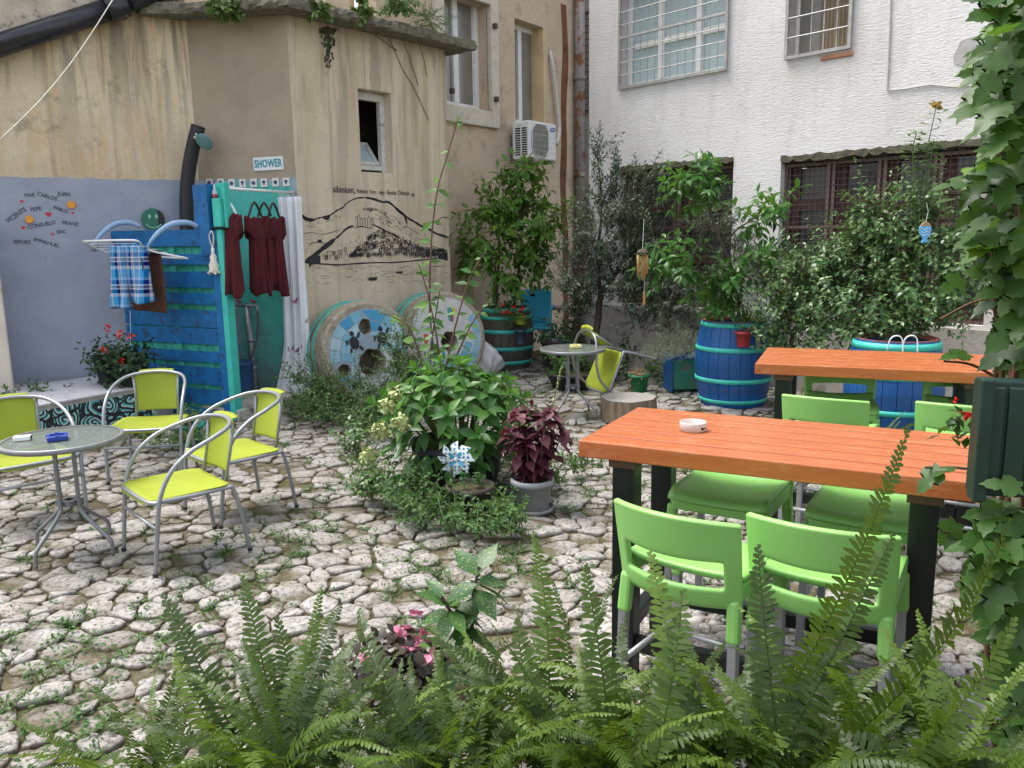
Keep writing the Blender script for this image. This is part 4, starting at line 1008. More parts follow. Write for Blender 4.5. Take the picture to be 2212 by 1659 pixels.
# laundry rack hooked over the screen
M_LBLUE = simple('pale_blue_plastic', (.28, .42, .62), .35, var=.05)
t = thing('laundry_rack', 'white clothes rack on pale blue arms hooked over the blue screen', 'rack', FEN.wld((XE * .55, 0, zp)), FEN.a)
def fe(x, y, off): q = FEN.px(x, y, off); return Vector((q.x - XE * .55, -off, q.z - zp))
for pts in (((303, 490, .0), (280, 481, .08), (250, 484, .2), (225, 500, .3), (208, 520, .38), (203, 534, .4)), ((430, 490, .0), (405, 481, .08), (372, 484, .2), (345, 500, .3), (325, 522, .38), (317, 540, .4))):
    q = [fe(*p) for p in pts]; m = MB(); c_ = spline(q, 5); m.tube(c_, [.012 + .016 * sin(pi * min(1, .15 + i / len(c_))) for i in range(len(c_))], 12); m.build('arm', M_LBLUE, t, True)
    m = MB(); e = q[-1]; m.lathe([(.035, -.03), (.045, 0), (.035, .03)], 14, e, Matrix.Rotation(pi / 2, 3, 'Y')); m.build('knuckle', simple('grey_knuckle', (.25, .27, .3), .5), t, True)
A, B, C_, D_ = fe(180, 521, .75), fe(270, 519, .75), fe(405, 558, .2), fe(250, 552, .2)
m = MB(); m.tube(spline([A, B, fe(300, 522, .7), fe(318, 540, .42), C_], 4), .010, 8); m.tube(spline([A, fe(205, 536, .45), D_], 4), .010, 8); m.tube([D_, C_], .010, 8); m.build('frame', M_WHITEP, t, True)
for k in range(1, 6): m = MB(); m.tube([A.lerp(D_, k / 6), B.lerp(C_, k / 6)], .0022, 5); m.build('line', M_WHITEP, t)
for (x, y, col, nm) in ((247, 534, (.55, .06, .1), 'red'), (303, 536, (.32, .55, .04), 'lime')):
    q = FEN.wld(FEN.px(x, y, .5)); pt = thing('clothes_peg', nm + ' plastic clothes peg gripping the plaid shorts', 'peg', q, FEN.a)
    for s in (-1, 1): m = MB(); m.bar((s * .009, 0, .03), (s * .003, -.004, -.035), .012, .007); m.build('jaw', simple(nm + '_peg', col, .4), pt, bev=.002)
# plaid shorts
b = NB('blue_plaid_cotton'); x, y, z = b.xyz(b.map())
def band(co, per, stops, off=0.0): return b.ramp(b.math('FRACT', b.math('ADD', b.math('DIVIDE', co, per), off)), stops, True)
v_ = band(x, .155, [(0, (.12, .32, .55)), (.28, (.02, .05, .16)), (.45, (.6, .62, .66)), (.5, (.25, .24, .26)), (.55, (.6, .62, .66)), (.62, (.2, .36, .58)), (.85, (.25, .24, .26)), (.92, (.6, .62, .66))])
h_ = band(z, .26, [(0, (.12, .32, .55)), (.3, (.5, .53, .6)), (.42, (.02, .05, .16)), (.56, (.6, .62, .66)), (.6, (.22, .21, .22)), (.7, (.6, .62, .66)), (.75, (.06, .13, .3)), (.9, (.3, .45, .65))], .15)
bc = b.n('BrightContrast'); b.l(b.mix(.5, v_, h_), bc.inputs[0]); bc.inputs[1].default_value = -.01; bc.inputs[2].default_value = .16
b.pri(bc.outputs[0], .85, 0, .2, b.bump(b.noise(b.map(), 30, 3), .3, .01)); M_PLAID = b.m
tl_, br_ = FEN.px(238, 531, .5), FEN.px(330, 660, .5)
t = thing('plaid_shorts', 'blue plaid shorts pegged on the clothes rack', 'shorts', FEN.wld(((tl_.x + br_.x) / 2, -.5, tl_.z)), FEN.a + .15)
wd, hh = (br_.x - tl_.x) * .86, tl_.z - br_.z
def leg(sx):
    def f(u, v):
        a = 2 * pi * u; cx = sx * wd * (.235 + .055 * v); rx = wd * (.245 + .01 * sin(4 * v)); ry = .035 + .06 * v
        return (cx + rx * cos(a), ry * sin(a) * (1 + .25 * sin(3 * a + 4 * v + sx)) - .01, -hh * v * (1 - .05 * sx) + .012 * sin(a * 2 + sx) * (v > .9) - (.012 * sin(9 * a) * (v < .05)))
    return f
m = MB(); m.sheet(leg(-1), 36, 20, True); m.sheet(leg(1), 36, 20, True); sh = m.build('fabric', M_PLAID, t, True, solid=.003)
m = MB(); m.tube([(wd * .4, -.05, -.12), (wd * .45, -.055, -.18), (wd * .43, -.055, -.24)], .006, 6); m.build('drawcord', M_BLKPL, t, True)
tl_, br_ = FEN.px(278, 545, .32), FEN.px(356, 672, .32)
t = thing('brown_towel', 'folded brown towel hanging on the rack behind plaid shorts', 'towel', FEN.wld(((tl_.x + br_.x) / 2, -.32, tl_.z)), FEN.a)
wd, hh = br_.x - tl_.x, tl_.z - br_.z
m = MB(); m.sheet(lambda u, v: ((u - .5) * wd * (1 + .05 * v) + .02 * v, .03 * cos(min(1, v * 1.0) * 0) - .012 * sin(5 * u + 2 * v) - .03, -hh * v - .02 * u), 14, 16); m.sheet(lambda u, v: ((u - .5) * wd * .97 + .02 * v + .01, .02 + .01 * sin(5 * u), -hh * .93 * v), 10, 10); m.sheet(lambda u, v: ((u - .5) * wd, -.03 + .05 * v, .012 * sin(pi * v)), 10, 4)
m.build('cloth', simple('brown_terry', (.12, .05, .028), .95, var=.25, vs=12, bump=.6, bs=150), t, True, solid=.012)
t = thing('cord', 'thin white cord dangling below the brown towel', 'cord', FEN.wld((FEN.px(281, 672, .05).x, -.05, FEN.px(281, 672, .05).z)), FEN.a)
m = MB(); m.tube(spline([(0, 0, 0), (-.02, 0, -.2), (-.03, -.01, -.36), (.0, 0, -.5)], 5), .004, 5); m.build('cord_strand', M_WHITEP, t, True)
# washing line over the wall
t = thing('clothes_line', 'pale cord stretched from the drain pipe across the ochre wall', 'cord', atY(248, -8, 7.6))
q0, q1 = atY(248, -8, 7.6), atY(-12, 312, 6.4); m = MB(); m.tube([q0.lerp(q1, k / 12) - q0 - Vector((0, 0, .09 * sin(pi * k / 12))) for k in range(13)], .0042, 6); m.build('line', simple('cream_cord', (.7, .66, .56), .8), t, True)

# ---------------------------------------------------------------- the painted bench plinth
F0, F1 = at(-40, 1000), at(338, 915); FP = Frame(F0, atan2((F1 - F0).y, (F1 - F0).x)); Lp = (F1 - F0).xy.length; HP = FP.px(333, 833).z
t = plinth = thing('painted_plinth', 'low plinth with black, teal and white swirling waves painted on its front', 'plinth', FP.o, FP.a)
bk = [FP.loc(FL.wld((-.8, -.02, 0))), FP.loc(FL.wld((LL - .5, -.02, 0)))]; e_ = FP.loc(FEN.wld((-.85, -.03, 0))); e0 = FP.loc(FEN.wld((XE, -.03, 0)))
m = MB(); m.flatpoly([(-.6, .0), (Lp, 0), (e_.x, e_.y), (e0.x, e0.y), (bk[0].x, bk[0].y)], -.05, HP); m.build('plinth_body', M_CONC, t)
b = NB('painted_waves'); x, y, z = b.xyz(b.map()); ps = b.map((1, .001, 1.0))
vo = b.n('TexVoronoi'); wv = b.n('VectorMath', operation='ADD'); b.l(ps, wv.inputs[0])
nz = b.n('TexNoise'); b.l(ps, nz.inputs['Vector']); nz.inputs['Scale'].default_value = 5; nz.inputs['Detail'].default_value = 1
sc_ = b.n('VectorMath', operation='SCALE'); b.l(nz.outputs['Color'], sc_.inputs[0]); sc_.inputs['Scale'].default_value = .13; b.l(sc_.outputs[0], wv.inputs[1])
b.l(wv.outputs[0], vo.inputs['Vector']); vo.inputs['Scale'].default_value = 5.2
ce = b.n('VectorMath', operation='SUBTRACT'); b.l(wv.outputs[0], ce.inputs[0]); b.l(vo.outputs['Position'], ce.inputs[1])
cx, cy, cz = b.xyz(ce.outputs[0]); ang = b.math('ARCTAN2', cz, cx)
sp = b.math('ADD', b.math('MULTIPLY', vo.outputs['Distance'], 5.2), b.math('DIVIDE', ang, 2 * pi))
fr_ = b.math('FRACT', sp)
c = b.ramp(fr_, [(0, (.012, .013, .015)), (.30, (.07, .36, .34)), (.52, (.17, .5, .48)), (.68, (.62, .68, .66)), (.86, (.012, .013, .015))], True)
ed = b.n('TexVoronoi', feature='DISTANCE_TO_EDGE'); b.l(wv.outputs[0], ed.inputs['Vector']); ed.inputs['Scale'].default_value = 5.2
c = b.mix(b.math('LESS_THAN', ed.outputs[0], .055), c, (.012, .013, .015))
c = b.mix(b.ramp(b.noise(b.map(), 30, 5, .7), [(.58, 0), (.7, .5)]), c, (.25, .3, .3))
b.pri(c, .7); M_WAVES = b.m
m = MB(); m.box((Lp / 2 - .3, -.006, HP / 2 - .01), (Lp + .6, .012, HP - .06)); m.build('painted_front', M_WAVES, t)
b = NB('dashed_white_tile'); v = b.map((9, 30, 1)); n_ = b.noise(v, 1.2, 2, .5)
b.pri(b.mix(b.ramp(n_, [(.62, 0), (.64, .6)]), b.ramp(b.noise(b.map(), 3, 4), [(.3, (.5, .48, .5)), (.7, (.62, .6, .61))]), (.2, .2, .24)), .5); M_DASH = b.m
k = 7
for i in range(k):
    xa, xb = Lp * (.12 + .88 * i / k), Lp * (.12 + .88 * (i + 1) / k) - .008
    for j in range(3):
        ya, yb = -.02 + .36 * j, .335 + .36 * j
        fx = lambda yy: bk[0].y + (bk[1].y - bk[0].y) * ((xa + xb) / 2 - bk[0].x) / (bk[1].x - bk[0].x)
        if yb > fx(0) - .02: yb = fx(0) - .02
        if yb - ya < .05 or xa + .35 * (ya + .1) > Lp + .1: continue
        m = MB(); m.box(((xa + xb) / 2, (ya + yb) / 2, HP + .008), (xb - xa, yb - ya, .016)); m.build('tile', M_DASH, t, bev=.002)

# ================================================================ BISTRO FURNITURE
def sling_mat():
    b = NB('lime_sling'); v = b.map(); n = b.noise(v, 3, 3)
    c = b.ramp(n, [(.3, (.40, .47, .045)), (.7, (.49, .56, .075))])
    p = b.pri(c, .55, 0, .3, b.bump(b.noise(v, 260, 2), .15, .002), link=False); t = b.n('BsdfTranslucent'); b.l(c, t.inputs[0])
    mx = b.n('MixShader'); mx.inputs[0].default_value = .36; b.l(p, mx.inputs[1]); b.l(t.outputs[0], mx.inputs[2]); b.l(mx.outputs[0], b.out.inputs[0]); return b.m
M_SLING = sling_mat()
def bistro_chair(label):
    t = thing('bistro_chair', label, 'chair', group='lime sling chairs with grey tube frames')
    half = [(.26, .26, 0), (.266, .235, .22), (.272, .205, .42), (.276, .14, .555), (.272, .03, .645), (.255, -.1, .695), (.205, -.215, .73), (.11, -.272, .747), (0, -.288, .752)]
    loop = half + [(-x, y, z) for x, y, z in half[-2::-1]]
    m = MB(); m.tube(spline(loop, 5), .0125, 10); m.build('arm_loop', M_STEEL, t, True)
    for s in (-1, 1):
        m = MB(); m.tube(spline([(s * .262, .222, .405), (s * .25, .02, .398), (s * .232, -.17, .395), (s * .228, -.215, .375), (s * .24, -.25, .2), (s * .252, -.275, 0)], 5), .0118, 10); m.build('rear_leg', M_STEEL, t, True)
        m = MB(); m.tube([(s * .155, -.2, .395), (s * .16, -.245, .6), (s * .168, -.258, .738)], .010, 8); m.build('back_upright', M_STEEL, t, True)
        for y in (.26, -.275): m = MB(); m.lathe([(.014, 0), (.0145, .02)], 10, (s * (.26 if y > 0 else .252), y, 0)); m.build('foot_cap', M_BLKPL, t)
    m = MB(); m.tube(spline([(-.262, .21, .40), (-.2, .243, .398), (0, .25, .397), (.2, .243, .398), (.262, .21, .40)], 4), .0118, 10); m.build('front_rail', M_STEEL, t, True)
    m = MB(); m.tube([(-.232, -.185, .395), (.232, -.185, .395)], .0118, 10); m.build('rear_rail', M_STEEL, t, True)
    m = MB(); m.tube([(-.265, .24, .27), (.265, .24, .27)], .009, 8); m.build('brace', M_STEEL, t, True)
    def seat(u, v):
        y = -.2 + .462 * v; w_ = .243 + .012 * v
        if v > .86: w_ -= .07 * ((v - .86) / .14) ** 1.4
        if v < .08: w_ -= .03 * (1 - v / .08)
        x = (2 * u - 1) * w_; sag = .026 * (1 - (2 * u - 1) ** 2) * sin(pi * min(1, max(0, v * .92 + .04)))
        z = .413 - sag
        if v > .93: z -= .03 * ((v - .93) / .07) ** 2
        return (x, y, z)
    m = MB(); m.sheet(seat, 16, 22); m.build('seat_sling', M_SLING, t, True, solid=.004)
    def bk_(u, v):
        w_ = .155 + .022 * v
        if v > .78: w_ = .177 - .05 * ((min(v, .97) - .78) / .19) ** .6
        x = (2 * u - 1) * w_; c = (1 - (2 * u - 1) ** 2)
        zz = .455 + .312 * min(v, .96) / .96; y = -.222 - .065 * (zz - .455) / .31 - .02 * c
        if v > .96: y -= .03 * (v - .96) / .04; 
        return (x, y + (.006 if v < .96 else .0), zz - .004 * (2 * u - 1) ** 2 * v)
    m = MB(); m.sheet(bk_, 16, 24); m.build('back_sling', M_SLING, t, True, solid=.005)
    return t
chair0 = bistro_chair('lime sling chair tucked beyond the glass table, its back to the wave painting')
def set_chair(o, fl, fr, extra=None, label=None):
    """front feet given; chair faces away from its back"""
    fm = (Vector(fl) + Vector(fr)) / 2; d = Vector(fr) - Vector(fl); f = Vector((d.y, -d.x, 0)).normalized()
    if extra is not None: f = (f + Vector(extra)).normalized()
    c_ = fm - f * .26; o.location = (c_.x, c_.y, .012); o.rotation_euler = (0, 0, atan2(-f.x, f.y))
    if label: o['label'] = label
    return o
set_chair(chair0, (-2.94, 5.82, 0), (-2.54, 6.08, 0), (-.35, -.5, 0), 'lime sling chair facing out in front of the blue screen')
set_chair(dup(chair0), (-2.27, 4.57, 0), (-1.92, 4.18, 0), label='lime sling chair standing out on the cobbles, seat fully in view')
set_chair(dup(chair0), (-2.2, 5.3, 0), (-1.82, 4.92, 0), label='lime sling chair turned in profile beside the shower curtain')
set_chair(dup(chair0), (-3.17, 4.9, 0), (-2.84, 5.22, 0), label='lime sling chair cut by the frame, behind the cigarette pack')
tip = dup(chair0, label='lime sling chair tipped forward against the small glass table')
b = NB('textured_glass'); n_ = b.noise(b.map(), 60, 4)
gl_ = b.pri((.28, .31, .28), .12, 0, .6, b.bump(n_, .25, .004), link=False); tr = b.n('BsdfTransparent'); tr.inputs[0].default_value = (.8, .85, .8, 1)
mx = b.n('MixShader'); mx.inputs[0].default_value = .42; b.l(gl_, mx.inputs[2]); b.l(tr.outputs[0], mx.inputs[1]); b.l(mx.outputs[0], b.out.inputs[0]); M_TGLASS = b.m
M_TGREY = simple('grey_table_metal', (.22, .225, .235), .42, .45, var=.08, vs=20)
def bistro_table(label, loc, rz, R_=.315):
    t = thing('bistro_table', label, 'table', loc, rz, 'round glass topped tables'); H_ = .685
    m = MB(); m.lathe([(R_ - .012, H_ - .03), (R_ + .004, H_ - .03), (R_ + .008, H_ - .02), (R_ + .008, H_ - .004), (R_ + .002, H_), (R_ - .012, H_ - .001)], 56, cap0=False, cap1=False); m.build('rim', M_TGREY, t, True)
    m = MB(); m.lathe([(0.001, H_ - .010), (R_ - .01, H_ - .010), (R_ - .01, H_ - .004), (.001, H_ - .004)], 48, cap0=False, cap1=False); m.build('glass_top', M_TGLASS, t)
    for k in range(4):
        a = pi / 4 + k * pi / 2; c_, s = cos(a), sin(a); P_ = lambda r, z: (r * c_, r * s, z)
        m = MB(); m.tube(spline([P_(R_ - .02, H_ - .022), P_(.2, H_ - .03), P_(.1, H_ - .04), P_(.07, H_ - .09), P_(.068, .5), P_(.066, .31), P_(.075, .255), P_(.15, .185), P_(.25, .105), P_(.272, .07), P_(.276, 0)], 4), .0115, 8); m.build('leg', M_TGREY, t, True)
    m = MB(); m.lathe([(.03, .285), (.074, .285), (.074, .315), (.03, .315)], 4, cap0=False, cap1=False); m.build('collar_plate', M_TGREY, t)
    return t
T1 = Vector((-2.58, 4.62, 0)); T2 = Vector((.6, 8.05, 0))
bistro_table('round glass table with blue ashtray among the lime chairs', (T1.x, T1.y, .0), radians(28))
bistro_table('round glass table with cream ashtray beside the tipped chair', (T2.x, T2.y, .0), radians(5))
# tipped chair: pitched forward onto the table
fd = Vector((-.93, -.36, 0)).normalized(); ph = radians(66); rzc = atan2(-fd.x, fd.y)
Rm = Matrix.Rotation(rzc, 4, 'Z') @ Matrix.Rotation(-ph, 4, 'X')
foot = at(1354, 874); M_ = Matrix.Translation(Vector((foot.x, foot.y, .012))) @ Rm @ Matrix.Translation((0, -.26, 0))
tip.rotation_mode = 'XYZ'; tip.matrix_basis = M_
def ashtray_square(name, col, label, loc, rz, w_=.105):
    t = thing('ashtray', label, 'ashtray', loc, rz); mt = simple(name, col, .4, var=.05); n4 = 4; r = w_ / sqrt(2)
    m = MB(); R4 = Matrix.Rotation(pi / 4, 3, 'Z'); m.lathe([(r * .9, 0), (r, .004), (r, .026), (r * .9, .03), (r * .72, .03), (r * .66, .012)], 4, (0, 0, 0), R4); m.build('bowl', mt, t, bev=.003)
    for k in range(4): m = MB(); a = k * pi / 2; m.box((.42 * w_ * cos(a), .42 * w_ * sin(a), .031), (.018 if k % 2 else .02, .018 if k % 2 == 0 else .02, .006)); m.build('rest', mt, t, bev=.002)
    return t
ashtray_square('blue_plastic_ashtray', (.012, .045, .30), 'square blue ashtray on the glass table', (T1.x + .0, T1.y - .05, .683), radians(30))
ashtray_square('cream_ashtray', (.62, .57, .25), 'square cream yellow ashtray on the far glass table', (T2.x + .03, T2.y + .02, .683), radians(8))
p = at(37, 948, .69); t = thing('cigarette_pack', 'white and pink cigarette pack at the glass table edge', 'pack', (p.x + .03, p.y, .683), radians(20))
m = MB(); m.box((0, 0, .012), (.088, .055, .023)); m.build('carton', M_WHITEP, t, bev=.002)
m = MB(); m.box((-.012, -.004, .0242), (.045, .035, .001)); m.build('pink_print', simple('pink_print', (.65, .35, .4), .5), t); m = MB(); m.box((.0435, 0, .012), (.002, .053, .0215)); m.build('dark_end', M_DARK, t)

# ================================================================ BAR TABLES AND STOOLS
b = NB('orange_varnished_wood'); v = b.map((1.2, 14, 14)); n_ = b.noise(v, 4, 6, .65, .4); o_ = b.n('ObjectInfo')
c = b.ramp(n_, [(.3, (.34, .09, .028)), (.6, (.42, .122, .04)), (.8, (.46, .15, .05))]); c = b.mix(b.math('MULTIPLY', o_.outputs['Random'], .35), c, (.38, .09, .022))
w2 = b.ramp(b.noise(b.map((2, 7, 7)), 3, 7, .75), [(.52, 0), (.68, .55)]); c = b.mix(w2, c, (.50, .21, .10)); w3 = b.ramp(b.noise(b.map((1.5, 40, 40)), 3, 5, .7), [(.6, 0), (.68, .5)]); c = b.mix(w3, c, (.20, .05, .015))
b.pri(c, b.math('ADD', b.math('MULTIPLY', w2, .25), .26), 0, .5, b.bump(b.math('SUBTRACT', n_, w3), .12, .004)); M_ORW = b.m
M_LEGB = simple('black_green_steel', (.006, .010, .008), .35, var=.2)
M_BLOCK = simple('brown_block', (.09, .04, .02), .6)
def bar_table(label, A, dirv, L, W_, H_, group):
    A = Vector(A); d = Vector((*dirv, 0)).normalized(); ang = atan2(d.y, d.x)
    t = thing('bar_table', label, 'table', (A.x, A.y, 0), ang, group); nP = 6; pw = W_ / nP
    for k in range(nP): m = MB(); m.box((L / 2 + rnd.uniform(-.001, .001), pw * (k + .5), H_ - .0325 + rnd.uniform(-.0006, .0006)), (L, pw - .014, .065)); m.build('plank', M_ORW, t, bev=.005)
    m = MB(); m.box((L / 2, W_ / 2, H_ - .055), (L - .02, W_ - .02, .02)); m.build('underlay', simple('shadow_brown_batten', (.10, .035, .012), .8), t)  # dark brown layer added to deepen the shadow lines between planks
    lx, ly = .16, .11
    for x in (lx, L - lx):
        m = MB(); m.box((x, W_ / 2, H_ - .085), (.11, W_ - .1, .038)); m.build('cross_block', M_BLOCK, t, bev=.003)
        for y in (ly, W_ - ly): m = MB(); m.box((x, y, (H_ - .105) / 2), (.09, .09, H_ - .105)); m.build('leg', M_LEGB, t, bev=.004)
        m = MB(); m.box((x, W_ / 2, .22), (.05, W_ - 2 * ly - .09, .06)); m.build('side_rail', M_LEGB, t, bev=.003)
    for y in (ly, W_ - ly): m = MB(); m.box((L / 2, y, .16), (L - 2 * lx - .09, .05, .06)); m.build('foot_rail', M_LEGB, t, bev=.003)
    return t
bar_table('orange plank bar table bearing the frosted glass ashtray', (.25, 3.09), (1.16, -.61), 1.36, .70, 1.0, 'orange plank bar tables')
bar_table('orange plank bar table in front of the half hidden blue barrel', (1.46, 4.91), (1.21, -.50), 1.34, .77, 1.0, 'orange plank bar tables')
b = NB('green_polypropylene'); c = b.ramp(b.noise(b.map(), 2, 2), [(.3, (.22, .48, .115)), (.7, (.26, .53, .135))]); c = b.mix(b.ramp(b.noise(b.map(), 9, 7, .75), [(.55, 0), (.75, .35)]), c, (.33, .50, .22)); b.pri(c, .4, 0, .45, b.bump(b.noise(b.map(), 300, 2), .06, .002)); M_GREEN = b.m
M_ALU = simple('grey_aluminium', (.33, .34, .35), .45, .5, var=.08, vs=20)
def stool(label):
    t = thing('bar_stool', label, 'stool', group='green plastic bar stools'); SZ = .70
    def seat(u, v):
        x = (2 * u - 1); y = -.19 + .40 * v; w_ = .205 + .0 * v
        z = SZ - .016 * (1 - x * x) * sin(pi * min(1, v * .9 + .1)) + .01 * abs(x) ** 3
        if v > .85: z -= .03 * ((v - .85) / .15) ** 2
        if v < .12: z += .028 * (1 - v / .12) ** 1.5
        return (x * w_, y, z)
    m = MB(); m.sheet(seat, 14, 18); m.build('seat', M_GREEN, t, True, solid=.016, bev=0)
    m = MB()
    for s in (-1, 1): m.box((s * .196, .0, SZ - .035), (.02, .36, .06))
    m.box((0, .196, SZ - .045), (.38, .018, .05)); m.build('apron', M_GREEN, t, bev=.007)
    # back shell: curved plate with a long slot
    nu, nv = 22, 14; rows = [SZ - .115, SZ - .085, SZ - .04, SZ - .026, SZ - .012, SZ + .0, SZ + .034, SZ + .068, SZ + .080, SZ + .095, SZ + .125, SZ + .16, SZ + .2, SZ + .214, SZ + .222]
    us = [-1, -.985, -.93, -.86, -.82, -.78, -.7] + [-.5 + .125 * i for i in range(9)] + [.7, .78, .82, .86, .93, .985, 1]
    def bp(x, z):
        k = (z - SZ) / .22; w_ = .212 + .006 * k; return Vector((x * w_, -.175 - .04 * k - .075 * (1 - x * x), z - (.012 * x * x if z > SZ + .2 else 0) + 0))
    vs = [bp(x, z) for z in rows for x in us]; W_ = len(us); fs = []
    for j in range(len(rows) - 1):
        for i in range(W_ - 1):
            zc, xc = (rows[j] + rows[j + 1]) / 2, (us[i] + us[i + 1]) / 2
            if SZ - .012 < zc < SZ + .08 and abs(xc) < .80:
                if not (abs(xc) > .75 and (zc < SZ + .0 or zc > SZ + .068)): continue
            if zc < SZ - .085 and abs(xc) < .82: continue
            fs.append((j * W_ + i, j * W_ + i + 1, (j + 1) * W_ + i + 1, (j + 1) * W_ + i))
    m = MB(); m.add(vs, fs); m.build('backrest', M_GREEN, t, True, solid=.022, sub=1)
    for s in (-1, 1):
        for y, yb in ((.185, .2), (-.176, -.205)):
            m = MB(); zs = SZ - .19
            m.bar((s * .19, y, SZ - .05), (s * .196, (y + yb) / 2, zs), .044, .04, (0, 1, 0)); m.build('leg_sleeve', M_GREEN, t, bev=.012)
            m = MB(); m.bar((s * .196, (y + yb) / 2, zs + .03), (s * .205, yb, .0), .03, .03, (0, 1, 0)); m.build('leg', M_ALU, t, bev=.003)
    for y in (.196, -.212): m = MB(); m.tube([(-.2, y, .28), (.2, y, .28)], .011, 8); m.build('footrest', M_ALU, t, True)
    for s in (-1, 1): m = MB(); m.tube([(s * .2, -.21, .33), (s * .2, .195, .33)], .011, 8); m.build('side_bar', M_ALU, t, True)
    return t
st0 = stool('green bar stool tucked backwards under the ashtray table, ferns against its back')
def set_stool(o, c, rz, label=None):
    o.location = (c[0], c[1], .01); o.rotation_euler = (0, 0, radians(rz))
    if label: o['label'] = label
def frombk(bx, by, rz, d=.24): r = radians(rz); return (bx - sin(r) * d, by + cos(r) * d)
set_stool(st0, frombk(.49, 2.47, -39), -39, 'green bar stool by the ashtray end, its slotted back to the ferns')
set_stool(dup(st0), frombk(.90, 2.33, -31.7), -31.7, 'green bar stool with fern fronds crossing its back')
set_stool(dup(st0), (.93, 3.40), 148, 'green bar stool under the ashtray end, seat front facing out')
set_stool(dup(st0), (1.41, 3.14), 148, 'green bar stool whose seat is crossed by one tall fern frond')
set_stool(dup(st0), frombk(1.62, 4.22, -33), -33, 'green bar stool backed against the ashtray table, whole backrest visible')
set_stool(dup(st0), frombk(2.22, 3.98, -33), -33, 'green bar stool beside the red blossoms of the climbing vine')
set_stool(dup(st0), frombk(2.14, 5.33, 162), 162, 'green bar stool whose slot shows ferns and blue barrel behind')
set_stool(dup(st0), frombk(2.82, 5.12, 160), 160, 'green bar stool half covered by vine at the far bar table')
p = at(1497, 930, 1.0); t = thing('ashtray', 'round frosted glass ashtray on the orange bar table', 'ashtray', (p.x, p.y, 1.001))
b = NB('frosted_ashtray'); g1 = b.pri((.62, .56, .52), .45, 0, .5, link=False); tr = b.n('BsdfTransparent'); tr.inputs[0].default_value = (.9, .82, .78, 1); mx = b.n('MixShader'); mx.inputs[0].default_value = .72; b.l(tr.outputs[0], mx.inputs[1]); b.l(g1, mx.inputs[2]); b.l(mx.outputs[0], b.out.inputs[0])
m = MB(); m.lathe([(.046, 0), (.052, .003), (.0535, .034), (.051, .037), (.047, .036), (.044, .008), (.001, .006)], 36, cap1=False); m.build('bowl', b.m, t, True)
m = MB(); m.lathe([(.004, 0), (.006, .0005), (.006, .0012), (.004, .0015)], 12, (.026, -.0465, .016), Matrix.Rotation(pi / 2, 3, 'X') ); m.build('emblem', M_DARK, t)
m = MB(); m.box((.038, -.0385, .016), (.014, .001, .003), Matrix.Rotation(.7, 3, 'Z')); m.build('printed_line', M_DARK, t)

# ================================================================ AIR CONDITIONER
a0, a1 = FF.px(1143.4, 300, .42), FF.px(1201.6, 300, .42); zt, zb = FF.px(1143, 258.7, .42).z, FF.px(1172, 345, .42).z
wA, hA = max(.70, a1.x - a0.x), zt - zb
t = thing('air_conditioner', 'white outdoor air conditioner unit on brackets under the narrow window', 'air conditioner', FF.wld((a0.x, -.42, zb)), FF.a)
m = MB(); m.box((wA / 2, .15, hA / 2), (wA, .3, hA)); m.build('case', M_PVC, t, bev=.02)
cx = wA * .38; r_ = min(hA * .43, wA * .34)
oc = [(cx + r_ * min(1, max(-1, 1.12 * cos(-a))) * .95, hA / 2 + r_ * min(1, max(-1, 1.12 * sin(-a)))) for a in np.linspace(0, 2 * pi, 41)[:-1]]
m = MB(); m.prism(oc, -.004, .004); m.build('fan_opening', M_DARK, t)
M_GRL = simple('ivory_grille', (.55, .52, .45), .5)
m = MB(); m.tube([(p[0], -.012, p[1]) for p in oc], .007, 6, True); m.build('grille_rim', M_PVC, t, True)
m = MB()
for k in range(1, 20):
    x = cx - r_ + 2 * r_ * k / 20; h = r_ * min(1, 1.35 * sqrt(max(0, 1 - ((x - cx) / r_) ** 2))); m.box((x, -.011, hA / 2), (.005, .006, 2 * h))
for k in range(1, 6): m.box((cx, -.017, hA / 2 - r_ + 2 * r_ * k / 6), (1.7 * r_, .005, .005))
m.build('fan_guard', M_GRL, t)
for i, x in enumerate((.085, .2)):
    for k in range(12):
        z = hA * (.12 + .062 * k)
        m = MB(); m.box((-.002, x, z), (.008, .085, .018)); m.build('vent', M_DARK, t)
m = MB(); m.box((-.006, .17, hA * .92), (.014, .07, .03)); m.build('handle', M_PVC, t, bev=.004)
lx = wA * .86; m = MB(); m.prism([(lx + .075 * cos(-a) , hA * .84 + .032 * sin(-a) + .12 * .075 * cos(-a)) for a in np.linspace(0, 2 * pi, 25)[:-1]], -.004, .002); lg = m.build('logo_plate', simple('logo_blue', (.02, .06, .35), .35), t)
o = lnk(text_mesh('SAMSUNG', .026, .0007, 1.1), 'lettering', lg, M_WHITEP, (lx, -.0055, hA * .84), (0, radians(-7), 0))
for k in range(4): m = MB(); m.box((wA * .86, -.001, hA * (.2 + .14 * k)), (wA * .26, .004, .004)); m.build('groove', M_GRL, t)
for x in (.12, wA - .1): m = MB(); m.box((x, .2, -.022), (.04, .48, .035)); m.box((x, .415, .16), (.04, .02, .4)); m.build('bracket', M_CHROME, t, bev=.003)

